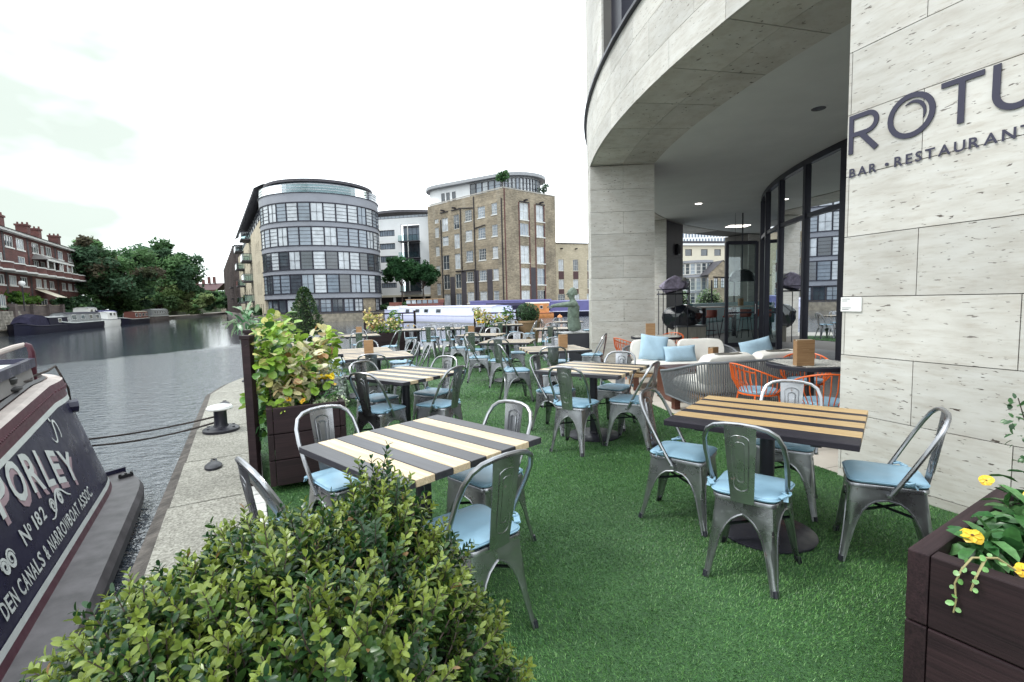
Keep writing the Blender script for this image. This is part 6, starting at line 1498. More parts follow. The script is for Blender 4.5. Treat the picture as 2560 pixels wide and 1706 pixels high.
# ---- ground on the far sides
RB_ = [(-8.5, 67), (-12, 90), (-20, 80), (-35.5, 69.0), (A0[0] + ew_.x * 160 - nW[0] * 1.2, A0[1] + ew_.y * 160 - nW[1] * 1.2)]
fb = MB(); fb.prism([(90, 76), (7, 76), (-3, 78.5), (-17.5, 86), (-20.5, 78), (-36.5, 70.5), (A0[0] + ew_.x * 330 - nW[0] * 1, A0[1] + ew_.y * 330 - nW[1] * 1), (260, 420), (260, 60)][::-1], -1.6, .25)
struct(fb.build('far_quay', mat('far_quay_stone', (.17, .15, .135), .9, var=.3, vs=.5)))
lbk = MB(); BL = lambda t, o=0: (-46.5 - .405 * t - .914 * o, 46.5 + .914 * t - .405 * o)
lbk.prism([BL(-60, 2.4), BL(-10, 2.4), BL(30, 2.6), BL(60, 2.2), BL(110, 1.0), BL(190, .0), BL(330, -4), (-400, 460), (-400, -60)], -1.6, -.2)
struct(lbk.build('left_bank', mat('bank_path', (.20, .185, .165), .9, var=.3, vs=.6)))
cb_ = MB()
for t in range(-20, 190, 3):
    o0 = 2.4 if t < 60 else 2.2 - (t - 60) * .012; cb_.beam((*BL(t + .03, o0 + .2), -.14), (*BL(t + 2.97, o0 + .2), -.14), .5, .16)
cop2 = struct(link('bank_coping', None)); stuff(cb_.build('coping_stone', 'stone', cop2))
up_ = MB(); up_.prism([BL(-60, 6.2), BL(24, 6.2), BL(30, 9), BL(330, 9), (-420, 470), (-420, -60)], -.3, 1.75)
struct(up_.build('upper_bank', mat('grassy_bank', (.055, .075, .03), .95, var=.5, vs=.4, bmp=.6, bs=3, bdist=.2)))
# ---- red brick flats
RA_, RBv = Vector((-57, 55)), Vector((-70, 80)); eF = udir(RA_, RBv)
rf = thing('red_brick_flats', 'four storey red brick flats with white framed windows and brick chimneys on the left bank', 'building')
# canal is to the right of eF: outward is right
mir = lambda rs_: rs_
rects = [(-9, -7, 9.3, 10.7), (-5, -2.6, 9.3, 10.7), (-1, 1.4, 9.3, 10.7), (3.2, 5.6, 9.3, 10.7), (6.4, 8.8, 9.3, 10.7), (11.2, 13.6, 9.3, 10.7), (14.2, 15.5, 9.3, 10.6), (15.95, 18.3, 9.3, 10.7), (20.7, 23.0, 9.3, 10.6), (25, 27.4, 9.3, 10.6),
         (-8, -5.6, 7.3, 8.5), (-3, -.6, 7.3, 8.5), (1.2, 2.4, 7.3, 8.5), (6.5, 8.7, 7.3, 8.5), (11.2, 13.2, 7.2, 8.4), (13.6, 15.4, 7.2, 8.4), (16.7, 18.3, 7.2, 8.4), (18.6, 20.1, 7.2, 8.4), (20.8, 22.8, 7.3, 8.4), (24, 26, 7.3, 8.4), (26.9, 29, 7.3, 8.4),
         (-4, -2, 4.8, 6.0), (.2, 2.3, 4.8, 6.0), (3.4, 5.6, 4.8, 6.0), (6.6, 8.8, 4.8, 6.0), (11.4, 13.5, 4.8, 6.0), (14.1, 15.3, 4.8, 6.0), (16.2, 18.2, 4.8, 5.9), (21.2, 23.1, 4.8, 5.9), (24, 26, 4.8, 5.9), (26.8, 29, 4.8, 5.9),
         (-3, -1, 2.3, 3.7), (.4, 2.1, 2.3, 3.7), (3.2, 5.4, 2.3, 3.7), (6.5, 8.2, 2.3, 3.6), (12, 15, 2.2, 3.4), (18, 20, 2.3, 3.6)]
facade('wall', 'r_brick', rf, RA_, eF, -25, 30, .5, 11.2, rects)
for r in rects: window(rf, RA_, eF, r, 'wframe_w', rp('pane_d', 'pane_d', 'pane_b', 'pane_c'), 3, 1, .12, .12, sill='wframe_w')
MB().beam(fpt(RA_, eF, -25, 11.15, .25), fpt(RA_, eF, 30.4, 11.15, .25), .7, .28).build('eaves', 'wframe_w', rf)
rr_ = MB(); rr_.grid([[fpt(RA_, eF, u, z, d) for z, d in ((11.3, .75), (12.5, -4.5), (11.3, -10))] for u in (-25, 30.4)]); rr_.build('roof', 'slate', rf)
MB().add([fpt(RA_, eF, 30, .5, 0), fpt(RA_, eF, 30, .5, -10), fpt(RA_, eF, 30, 11.3, -10), fpt(RA_, eF, 30, 12.4, -4.5), fpt(RA_, eF, 30, 11.3, 0)], [(0, 1, 2, 3, 4)]).build('wall', 'r_brick', rf)
for u in (8.5, 16.5, 20.6, 28.5):
    c = MB().box(fpt(RA_, eF, u, 11.9, -2.3), (1.1, 1.2, 3.4), math.atan2(eF[1], eF[0])).build('chimney', 'r_brick', rf)
    MB().box(fpt(RA_, eF, u, 13.5, -2.3), (1.35, 1.4, .25), math.atan2(eF[1], eF[0])).build('chimney_cap', 'r_brick', c); cp_ = MB()
    for k in (-.5, 0, .5): cp_.lathe([(.12, 13.6), (.10, 13.95)], 8, fpt(RA_, eF, u, 0, -2.3 + k))
    cp_.build('chimney_pot', 'r_brick', c)
for u in (2.7, 9.8, 19.6): MB().add([fpt(RA_, eF, u - .25, .5, .03), fpt(RA_, eF, u + .25, .5, .03), fpt(RA_, eF, u + .25, 11, .03), fpt(RA_, eF, u - .25, 11, .03)], [(0, 1, 2, 3)]).build('drainpipe', 'pipe', rf)
for k in range(14):
    u = -15 + k * 3.3; mb = MB(); n = 8; prof = [fpt(RA_, eF, u + 3.2 * i / n, 0, 1.1 + .45 * math.sin(math.pi * i / n)) for i in range(n + 1)]
    mb.grid([[p + Vector((0, 0, z)) for p in prof] for z in (6.45, 7.15)]); bb_ = mb.build('balcony', 'r_brick', rf)
    for z0, z1, ex in ((6.28, 6.46, .12), (7.15, 7.28, .06)):
        c = MB(); fr_ = [p + Vector((eF[1], -eF[0], 0)) * ex for p in prof]; bk_ = [fpt(RA_, eF, u + 3.2 * i / n, 0, .0 if z0 < 7 else .95) for i in range(n + 1)]
        c.grid([[p + Vector((0, 0, z0)) for p in bk_], [p + Vector((0, 0, z0)) for p in fr_], [p + Vector((0, 0, z1)) for p in fr_], [p + Vector((0, 0, z1)) for p in bk_]]); c.build('coping', 'wframe_w', bb_)
for u0, u1 in ((10.6, 15.9), (16.2, 20.8)):
    c = MB(); c.add([fpt(RA_, eF, u0, 8.45, 1.7), fpt(RA_, eF, u1, 8.45, 1.7), fpt(RA_, eF, u1 - 1.2, 9.3, 0), fpt(RA_, eF, u0 + 1.2, 9.3, 0), fpt(RA_, eF, u0, 8.45, 0), fpt(RA_, eF, u1, 8.45, 0)], [(0, 1, 2, 3), (0, 3, 4), (1, 5, 2)]); c = c.build('canopy', mat('grey_canopy', (.17, .16, .155), .8), rf)
    MB().beam(fpt(RA_, eF, u0, 8.38, 1.65), fpt(RA_, eF, u1, 8.38, 1.65), .12, .22).build('fascia', 'wframe_w', c)
    for i in range(3): MB().beam(fpt(RA_, eF, u0 + .3 + (u1 - u0 - .6) * i / 2, 7.3, 1.5), fpt(RA_, eF, u0 + .3 + (u1 - u0 - .6) * i / 2, 8.3, 1.5), .12, .1).build('post', 'wframe_w', c)
MB().add([fpt(RA_, eF, 10.6, 3.5, 2.2), fpt(RA_, eF, 14.6, 3.5, 2.2), fpt(RA_, eF, 14.6, 4.6, 0), fpt(RA_, eF, 10.6, 4.6, 0)], [(0, 1, 2, 3)]).build('porch_roof', 'cream', rf)
# ---- bank walls, hedge, lamp
sw = thing('stone_retaining_wall', 'crumbling whitish stone retaining wall behind the leftmost boats', 'wall'); rs_ = MB()
rrn = random.Random(5)
for lay in range(6):
    t = -30 + rrn.random()
    while t < 15:
        l = rrn.uniform(.6, 1.4); rs_.beam((*BL(t, 5.9 + rrn.uniform(-.12, .05)), -.02 + lay * .33), (*BL(t + l - .05, 5.9 + rrn.uniform(-.12, .05)), -.02 + lay * .33), .5, .31); t += l
stuff(rs_.build('stone', mat('pale_rubble_stone', (.27, .25, .22), .95, var=.75, vs=1.6, bmp=.8, bs=8, bdist=.08), sw))
bwl = thing('brick_garden_wall', 'old brown brick wall beside the stone wall on the left bank', 'wall')
MB().beam((*BL(14, 6.0), 1.05), (*BL(27, 6.0), 1.05), .4, 2.7).build('wall', 'g_brick', bwl); MB().beam((*BL(13.9, 6.0), 2.45), (*BL(27.1, 6.0), 2.45), .5, .12).build('coping', 'stone', bwl)
for t in (14, 18.4, 22.8, 27): MB().box((*BL(t, 5.75), 1.15), (.6, .6, 2.9), .4).build('pier', 'g_brick', bwl)
def mass(name, label, cat, c, r, n, ln, cols, trunk=None, group=None, nl=14, flat=.8, low=.0):
    """irregular crown of many leaf clumps, branches and gaps"""
    t = thing(name, label, cat, (c[0], c[1], 0), 0, group); C, D, K_ = [], [], []
    rnd = np.random.default_rng(int(abs(c[0] * 13 + c[1] * 7)) % 9999)
    cents = []
    for k in range(nl):
        d = rnd.normal(size=3); d /= np.linalg.norm(d); d[2] = abs(d[2]) * .9 - low if rnd.random() < .8 else d[2]; q = rnd.uniform(.45, .80)
        cents.append((np.array([d[0] * r[0] * q, d[1] * r[1] * q, c[2] + d[2] * r[2] * q]), rnd.uniform(.26, .46)))
    for k in range(nl * 5):
        cc, s = cents[k % nl]; d = rnd.normal(size=3); d /= np.linalg.norm(d); cc = cc + d * np.array(r) * s * .7; s2 = s * rnd.uniform(.28, .55)
        m_ = max(4, int(n / (nl * 5))); dd = rnd.normal(size=(m_, 3)); dd /= np.linalg.norm(dd, axis=1, keepdims=True); dd[:, 2] *= flat
        C.append(cc + dd * np.array(r) * s2 * (1 - .55 * rnd.random((m_, 1)) ** 2)); D.append(dd); K_.append(np.tile(np.array(cols[rnd.integers(len(cols))]) * rnd.uniform(.75, 1.25), (m_, 1)))
    C, D, K_ = map(np.concatenate, (C, D, K_)); n2 = len(C)
    keep = C[:, 2] > .1; C, D, K_ = C[keep], D[keep], K_[keep]; n2 = len(C)
    stuff(link('crown', leaf_mesh('crown', C, RNG.normal(size=(n2, 3)) * [1, 1, .5], D * .8 + RNG.normal(size=(n2, 3)) * .5 + [0, 0, .7], ln * RNG.uniform(.6, 1.35, n2), ln * RNG.uniform(.5, .85, n2), np.clip(K_ * (1 + RNG.normal(size=(n2, 1)) * .2), .005, 1), 'leaf_far', quad=True), t))
    if trunk:
        z0, rad = trunk; tb_ = MB().tube([(0, 0, z0), (.1 * rad, .05, c[2] * .5), (0, .1, c[2] + r[2] * .3)], [rad, rad * .75, rad * .25], 8)
        for cc, s in cents[:9]: tb_.tube([(0, 0, max(z0 + 1, c[2] - r[2] * .6)), (cc[0] * .5, cc[1] * .5, cc[2] * .8), tuple(cc)], [rad * .45, rad * .28, rad * .1], 5)
        tb_.build('trunk', 'bark', t, smooth=True)
    return t
DK, GR, AUT, LG = (.08, .15, .085), (.13, .24, .10), (.19, .15, .085), (.25, .32, .14)
iv = mass('ivy_hedge', 'bright green ivy hedge draped over the brick garden wall', 'hedge', (*BL(17.5, 7.2), 3.5), (2.3, 6.2, 1.6), 7000, .34, [(.08, .17, .03), (.12, .22, .05), (.05, .12, .025), (.10, .20, .03)], nl=26, low=.6); iv.rotation_euler = (0, 0, R(24))
mass('chestnut_tree', 'large dark tree with rusty autumn leaves beside the red brick flats', 'tree', (-70.5, 85, 7.0), (9.6, 8, 7.6), 46000, .46, [DK, GR, (.10, .088, .055), (.085, .10, .055), GR, (.06, .12, .056), DK], (.5, .45), nl=40, low=.35)
mass('plane_tree', 'tall rounded dark green tree behind the rusty leaved tree', 'tree', (-80.5, 112, 9.5), (10.5, 9, 9.8), 42000, .55, [GR, DK, (.06, .13, .055), (.08, .17, .065)], (.6, .5), nl=40, low=.3)
mass('willow_tree', 'lighter green tree leaning over the moored boats', 'tree', (-77, 108, 4.4), (6.8, 6.5, 6.0), 30000, .42, [LG, GR, (.11, .17, .06), (.12, .12, .06), (.08, .14, .06)], (.2, .35), nl=34, low=.5)
mass('canalside_bush', 'dark bushes under the large tree on the left bank', 'bush', (*BL(31, 6.6), 2.0), (3.2, 5.6, 3.4), 9000, .38, [DK, (.025, .06, .025), GR], nl=16, low=.4)
mass('canalside_bush', 'dark bush between the chestnut and the lighter tree', 'bush', (*BL(47, 6.0), 2.0), (3.0, 6.6, 3.6), 8000, .42, [DK, GR, (.06, .11, .03)], nl=16, low=.4)
mass('ash_tree', 'pale green tree beyond the moored boats', 'tree', (-96, 150, 3.4), (8, 7, 4.8), 20000, .6, [LG, (.12, .17, .06), GR], (.5, .35), nl=16, low=.3)
mass('lime_tree', 'blue green tree by the far bridge, left one', 'tree', (-113, 185, 4.2), (7.5, 7, 5.0), 14000, .7, [(.05, .10, .05), GR], (.5, .35), nl=14, low=.3)
mass('lime_tree', 'blue green tree by the far bridge, in front of the mansion roof', 'tree', (-152, 255, 5.6), (9, 9, 7.2), 12000, .9, [(.05, .10, .055), (.04, .085, .04), GR], (.5, .4), nl=14, low=.3)
mass('lime_tree', 'small green tree by the far bridge, nearest the grey brown warehouse', 'tree', (-164, 285, 5), (9, 8, 5.8), 8000, .9, [(.05, .11, .05), GR], (.5, .35), nl=12, low=.3)
mass('riverside_bush', 'bush hanging over the water below the grey brown warehouse', 'bush', (-39.2, 75.5, .3), (1.6, 2.6, 1.3), 2200, .3, [DK, GR], nl=10)
mass('bank_undergrowth', 'tangled green undergrowth along the top of the stone wall', 'undergrowth', (*BL(2, 7.5), 1.9), (2.0, 16, .8), 9000, .3, [(.05, .09, .035), (.09, .11, .06), DK, (.10, .09, .06)], nl=30).rotation_euler = (0, 0, R(24))
mass('bank_bush', 'low dark green bush at the water edge far left', 'bush', (*BL(-3.5, 3.6), .3), (1.3, 2.4, .9), 2600, .22, [DK, GR, (.05, .12, .03)], nl=10)
la = thing('street_lamp', 'globe street lamp in front of the red brick flats', 'street lamp', (-52.6, 53.4, 1.7)); MB().tube([(0, 0, 0), (0, 0, 2.7)], .06, 8).build('post', 'pipe', la); MB().lathe([(.05, 2.68), (.25, 2.85), (.30, 3.02), (.24, 3.2), (.02, 3.28)], 16).build('globe', 'white', la, smooth=True)
# ---- bridge, mansion
br_ = thing('canal_bridge', 'low dark bridge crossing the canal far away', 'bridge'); bA, bB = Vector((-160, 222, 0)), Vector((-112, 238, 0))
MB().beam(bA + Vector((0, 0, 2.6)), bB + Vector((0, 0, 2.6)), 6, 1.2).build('deck', 'stone', br_); MB().beam(bA + Vector((-.4, -3.1, 3.8)), bB + Vector((-.4, -3.1, 3.8)), .2, 1.2).build('parapet', 'slate', br_)
for k in (.08, .55, .95): p = bA.lerp(bB, k); MB().box((p.x, p.y, .8), (2.2, 6, 3.2), .32).build('pier', 'stone', br_)
ma = thing('red_mansion_block', 'distant red brick mansion block with a row of chimneys above the trees', 'building'); mA, mB = (-221, 325), (-189, 318); eM = udir(mA, mB)
facade('wall', 'r_brick', ma, mA, eM, 0, 33, 0, 13.5, [(u, u + 2, 8, 11) for u in range(2, 30, 5)]); 
for u in range(2, 30, 5): window(ma, mA, eM, (u, u + 2, 8, 11), 'wframe_w', 'pane_c', 2, 2, .2, .3)
rr_ = MB(); rr_.grid([[fpt(mA, eM, u, z, d) for z, d in ((13.5, .5), (18, -6), (13.5, -14))] for u in (0, 27, 33.5)]); rr_.build('roof', 'dkred', ma)
for u in (2, 8, 13.5, 18.5, 23, 27): c = MB().box(fpt(mA, eM, u, 18.6 + (1.5 if u > 20 else 0), -5), (1.2, 1.6, 4.2)).build('chimney', 'r_brick', ma)
# ---- view beyond the colonnade
vb = thing('cream_apartment_block', 'cream apartment block with a rounded glass bay seen through the colonnade', 'building'); vA, vB = (33.2, 98), (60, 104); eV = udir(vA, vB)
vr = [(u, u + 1.5, 9.6, 10.9) for u in (1.5, 5.0, 8)] + [(u, u + 1.2, 6.2, 7.9) for u in (7.6, 10.2)] + [(u, u + 1.2, 3.5, 4.6) for u in (8.5, 10.8)]
facade('wall', 'cream', vb, vA, eV, -3, 26, -.2, 11.6, vr)
for r in vr: window(vb, vA, eV, r, 'frame', 'pane_d', 1, 1, .15, .1)
MB().beam(fpt(vA, eV, -3, 11.8, .2), fpt(vA, eV, 26, 11.8, .2), .8, .35).build('parapet', 'render', vb); MB().beam(fpt(vA, eV, -3, 12.3, -2), fpt(vA, eV, 26, 12.3, -2), 1, .8).build('roof', 'slate', vb)
bc = fpt(vA, eV, 3.7, 0, .2)
for z0, z1, m_ in ((.2, 2.3, 'pane_b'), (2.7, 5.2, 'pane_b'), (5.8, 8.0, 'pane_c')):
    for i in range(8):
        a0, a1 = R(-170 + 20 * i), R(-150 + 20 * i); A_, B_ = (bc.x + 3 * math.cos(a0), bc.y + 3 * math.sin(a0)), (bc.x + 3 * math.cos(a1), bc.y + 3 * math.sin(a1)); window(vb, A_, udir(A_, B_), (.02, math.hypot(A_[0] - B_[0], A_[1] - B_[1]) - .02, z0, z1), 'wframe_w', rp('pane_b', 'pane_d'), 1, 3, 0, .12)
for z in (2.5, 5.5, 8.3): MB().lathe([(3.3, z - .25), (3.3, z + .2)], 24, (bc.x, bc.y, 0)).build('bay_band', 'grey_band', vb)
gb = thing('gabled_brick_building', 'small gabled brick building in front of the cream block', 'building'); gA = (36.8, 92); eG = (1, .05)
gr = [(1 + k * 1.35, 1.8 + k * 1.35, 3.0, 4.9) for k in range(3)]; facade('wall', 'y_brick', gb, gA, eG, 0, 5.4, -.2, 5.6, gr)
for r in gr: window(gb, gA, eG, r, 'frame', 'pane_c', 2, 3, .15, .1)
MB().add([fpt(gA, eG, 0, 5.6), fpt(gA, eG, 5.4, 5.6), fpt(gA, eG, 2.7, 8.0)], [(0, 1, 2)]).build('gable', 'y_brick', gb); MB().add([fpt(gA, eG, -.2, 5.5, .2), fpt(gA, eG, 2.7, 8.15, .2), fpt(gA, eG, 2.7, 8.15, -8), fpt(gA, eG, -.2, 5.5, -8), fpt(gA, eG, 5.6, 5.5, .2), fpt(gA, eG, 5.6, 5.5, -8)], [(0, 1, 2, 3), (1, 4, 5, 2)]).build('roof', 'slate', gb)
to = thing('patterned_tower', 'distant tower clad in white and blue grey chequered panels', 'building'); tA = (70, 203); eT = (1, 0.0)
MB().box((80, 209, 14), (21, 12, 28)).build('body', 'render', to); pc = MB()
for i in range(16):
    for j in range(9):
        u = .4 + i * 1.25 + (.5 if j % 2 else 0); pc.add([fpt(tA, eT, u, 8 + j * 2.2, .05), fpt(tA, eT, u + .55, 8 + j * 2.2, .05), fpt(tA, eT, u + .55, 9.6 + j * 2.2, .05), fpt(tA, eT, u, 9.6 + j * 2.2, .05)], [(0, 1, 2, 3)])
stuff(pc.build('cladding_panel', mat('blue_grey_panel', (.14, .19, .28), .5), to))
# ================================================================ boats
M['purple'] = mat('slate_purple_paint', (.105, .10, .26), .4, var=.12, vs=2); M['lav'] = mat('pale_lavender_paint', (.60, .62, .80), .45, var=.06, vs=2)
M['tarp'] = mat('dark_purple_tarpaulin', (.022, .020, .042), .85, spec=.15, var=.3, vs=3, bmp=.4, bs=6, bdist=.05); M['rust'] = mat('orange_boat_paint', (.52, .21, .07), .5, var=.25, vs=3); M['navyh'] = mat('navy_hull', (.010, .010, .024), .6, spec=.2, var=.2, vs=2)
M['greyc'] = mat('grey_cabin_paint', (.27, .28, .29), .5, var=.12, vs=2); M['maroonc'] = mat('maroon_cabin_paint', (.17, .055, .04), .5, var=.2, vs=3)
def boat(label, cat, p, az, L, W_, hz, cz, hull, cabin, c0, c1, wins=(), bow=1.8, roof='greyc', z0=-.72, stripe=None, group='boats moored along the canal', sheer=.35, wshape=(.5, .4), camb=.12, name='narrowboat', extra=None, both=True):
    """p = stern on the water; az = heading in degrees ccw from +x; heights are above datum"""
    t = thing(name, label, cat, (p[0], p[1], 0), R(az), group); hw = W_ / 2; mb = MB(); rows = []
    for i in range(15):
        x = L * i / 14; k = 1 if x < L - bow else max(.02, 1 - ((x - L + bow) / bow) ** 2.2); k *= min(1, .72 + x / 1.6); zz = hz + sheer * max(0, (x - L * .72) / (L * .28)) ** 2
        rows.append([(x, -hw * k * .9, z0), (x, -hw * k, (z0 + zz) / 2), (x, -hw * k * .97, zz), (x, hw * k * .97, zz), (x, hw * k, (z0 + zz) / 2), (x, hw * k * .9, z0)])
    mb.grid(rows); mb.f += [tuple(range(5, -1, -1))]; h_ = mb.build('hull', hull, t, smooth=True)
    rb_ = MB(); 
    for s in (-1, 1): rb_.tube([(r[2][0], s * abs(r[2][1]) * 1.02, r[2][2] - .03) for r in rows], .05, 5)
    rb_.build('gunwale', stripe or hull, t)
    cw = hw * .82; cb = MB(); ends = []
    prof = [(-cw, hz - .02), (-cw * .90, cz - .03), (-cw * .5, cz + camb * .75), (0, cz + camb), (cw * .5, cz + camb * .75), (cw * .90, cz - .03), (cw, hz - .02)]
    cb.grid([[(x, y, z) for y, z in prof] for x in (c0, (c0 + c1) / 2, c1)]); n = len(prof); cb.f += [tuple(range(n - 1, -1, -1)), tuple(2 * n + i for i in range(n))]; cbo = cb.build('cabin', cabin, t)
    rf_ = MB(); rf_.grid([[(x, y * 1.03, z + .03) for y, z in prof[1:-1]] for x in (c0 - .1, c1 + .12)]); rf_.build('roof', roof, cbo)
    for (x, wl, wh, zc_) in wins:
        for s in (-1, 1):
            y = lambda z: s * (cw - (cw * .10) * (z - hz) / (cz - hz) + .012)
            q = [(x, y(zc_), zc_), (x + wl, y(zc_), zc_), (x + wl, y(zc_ + wh), zc_ + wh), (x, y(zc_ + wh), zc_ + wh)]
            w_ = MB().add([(a, b + s * .012, c) for a, b, c in q], [(0, 1, 2, 3)]).build('window', 'pane_d', cbo); fr_ = MB().tube([(a, b + s * .015, c) for a, b, c in q], .028, 4, closed=True).build('frame', 'wframe_w', w_)
    return t
azb = math.degrees(math.atan2(.914, -.405))
# left bank: sterns away from the viewer, bows near
def lb_(t): return BL(t, 1.05)
boat('narrowboat with a dark navy canvas cover, leftmost at the far bank', 'narrowboat', BL(14.5, 1.0), azb + 180, 13., 2.1, .15, .95, 'navyh', 'navyh', 1, 7.5, [(2, .8, .4, .4), (4.5, .8, .4, .4)], stripe='navyh')
cv = [c for c in scn.objects if c.name.startswith('narrowboat') and c.parent is None][-1]
MB().grid([[(x, y * .82, z) for y, z in ((-1, .15), (-.75, zt), (0, zt + .12), (.75, zt), (1, .15))] for x, zt in ((7.4, .95), (8.4, 1.2), (10, 1.3), (11.2, 1.0), (12, .45))]).build('canvas_cover', 'tarp', cv)
boat('dark blue narrowboat with a rounded front cabin and two pale doors at the far bank', 'narrowboat', BL(24, 1.0), azb + 180, 15., 2.15, .25, 1.25, 'navyh', 'greyc', 1.5, 12.2, [(2.2, 1.1, .5, .6), (4.6, 1.0, .5, .6), (7.2, 1.1, .5, .6), (9.8, 1.3, .55, .6)], stripe='b_white', roof='navyh', camb=.2)
cv = [c for c in scn.objects if c.name.startswith('narrowboat') and c.parent is None][-1]
for yy in (-.42, .28): MB().box((12.215, yy, .72), (.03, .24, .85)).build('door', 'b_white', cv)
boat('white cabin cruiser between the dark boats at the far bank', 'cruiser', BL(30, .9), azb + 180, 7.4, 2.2, .35, 1.3, 'white', 'white', 1.2, 5.2, [(1.8, .9, .4, .85), (3.4, .9, .4, .85)], stripe='grey_band', name='cabin_cruiser', bow=3, roof='white')
boat('tall white boat with a grey wheelhouse beside the ivy wall', 'boat', BL(31, 3.2), azb + 180, 8, 2.2, .5, 2.0, 'white', 'wframe_w', 2, 5.5, [(2.4, .7, .6, 1.2), (3.8, .9, .6, 1.2)], name='cabin_cruiser', stripe='grey_band')
boat('dark narrowboat under a purple tarpaulin behind the white cruiser', 'narrowboat', BL(36, 2.4), azb + 180, 9, 2.1, .2, 1.3, 'navyh', 'tarp', 1, 8, [], stripe='navyh', roof='purple', camb=.3)
boat('narrowboat with a red brown cabin and a cream tarpaulin roof at the far bank', 'narrowboat', BL(47, .9), azb + 180, 14.5, 2.1, .15, 1.25, 'navyh', 'maroonc', 1, 8.5, [(1.5, 1, .5, .5), (3.5, 1, .5, .5), (5.5, 1, .5, .5), (7.6, 1, .5, .5)], roof='cream', stripe='b_white')
boat('long grey narrowboat with a row of small windows, farthest along the bank', 'narrowboat', BL(62, .8), azb + 180, 14.8, 2.1, .35, 1.55, 'g_brick', 'greyc', 0.8, 13.5, [(1 + k * 2.0, .7, .5, .8) for k in range(6)], roof='greyc', stripe='b_white', sheer=.1)
# basin boats
hb2 = boat('long pale lavender houseboat with four dark portholes in the basin', 'houseboat', (-13.6, 63.6), -49.5, 22.0, 3.6, .18, 1.02, 'lav', 'lav', .6, 19.5, [(2.6, .9, .42, .42), (5.0, .9, .42, .42), (7.0, .9, .42, .42), (9.6, .95, .44, .40), (16.4, 1.2, .3, .6)], stripe='lav', roof='lav', name='houseboat', group='boats moored in the basin', sheer=.5)
MB().grid([[(x, s * 1.83 * (1 if x < 20 else .6), -.74), (x, s * 1.83 * (1 if x < 20 else .6), -.58)] for x in (.1, 10, 19, 21) for s in (-1,)]).build('boot_stripe', 'greyc', hb2)
wh = boat('white houseboat with a brown wooden wheelhouse behind the lavender one', 'houseboat', (-17.6, 70.5), -12, 11, 3.2, .75, 1.1, 'lav', 'white', .5, 4.0, [], stripe='lav', roof='white', name='houseboat', group='boats moored in the basin')
wb_ = MB().box((5.7, 0, 1.22), (4.4, 2.4, .8)).build('wheelhouse', 'maroonc', wh); MB().box((5.7, 0, 2.06), (4.8, 2.7, .1)).build('wheelhouse_roof', 'teak', wb_)
for k in range(6): MB().box((3.7 + k * .8, -1.22, 1.75), (.62, .04, .5)).build('window', rp('pane_b', 'pane_c'), wb_)
for k in range(7): MB().box((3.5 + k * .75, 0, 1.8), (.1, 2.36, .5)).build('post', 'maroonc', wb_)
MB().box((1.2, 0, 1.5), (1.4, 1.2, .5)).build('crate', 'maroonc', wh)
pb_ = boat('boat with a dark purple tarpaulin and an orange wooden cabin behind the round shrub', 'narrowboat', (5.3, 63.2), 184, 9.5, 2.6, -.05, 1.15, 'rust', 'rust', .6, 3.4, [(1.4, .35, .35, .5)], stripe='maroonc', roof='cream', name='narrowboat', group='boats moored in the basin')
MB().grid([[(x, y * 1.1, z) for y, z in ((-1.05, .0), (-.9, .95), (0, 1.3), (.9, .95), (1.05, .0))] for x in (3.45, 5, 7, 8.5)]).build('canvas_cover', 'tarp', pb_)
boat('slate purple narrowboat behind the bronze statue', 'narrowboat', (5.1, 66.6), -2, 20, 2.3, .02, 1.32, 'navyh', 'purple', .2, 18, [(2.5, .4, .45, .6), (8.2, .4, .45, .6)], stripe='lav', roof='purple', group='boats moored in the basin', sheer=.1)
boat('purple topped boat along the foot of the brick warehouse', 'narrowboat', (-6.5, 75.0), 2, 13.5, 2.3, .15, 1.55, 'navyh', 'purple', .3, 12.5, [], stripe='navyh', roof='purple', group='boats moored in the basin', sheer=.1)
by = thing('mooring_buoy', 'round orange buoy floating beside the bronze statue', 'buoy', (5.75, 58.5, -.55)); MB().lathe([(.02, -.3), (.22, -.2), (.32, 0), (.25, .2), (.08, .31), (.05, .38)], 16).build('float', 'rust', by, smooth=True)
gtree = 'street trees before the white building'
mass('street_tree', 'bushy green street tree in front of the white building, left one', 'tree', (-19.6, 89, 7.0), (3.3, 3.0, 4.0), 16000, .30, [(.06, .155, .065), (.045, .115, .05), (.085, .20, .08)], (.2, .16), gtree, nl=26, low=.2)
mass('street_tree', 'green street tree beside the corner of the brick warehouse', 'tree', (-15.6, 88, 6.2), (2.9, 2.7, 3.6), 13000, .30, [(.045, .12, .05), (.03, .085, .035), (.06, .15, .06)], (.2, .16), gtree, nl=24, low=.2)
hd_ = mass('quay_hedge', 'low hedge along the quay under the white building', 'hedge', (-21, 87.5, .9), (4.5, 1.2, .8), 2500, .3, [GR, DK, (.06, .12, .05)], nl=14)
gw_ = thing('garden_wall', 'low dark wall on the quay below the street trees', 'wall'); MB().beam((-25, 88, .7), (-12, 84.5, .7), .3, 1.2).build('wall', 'd_brick', gw_)
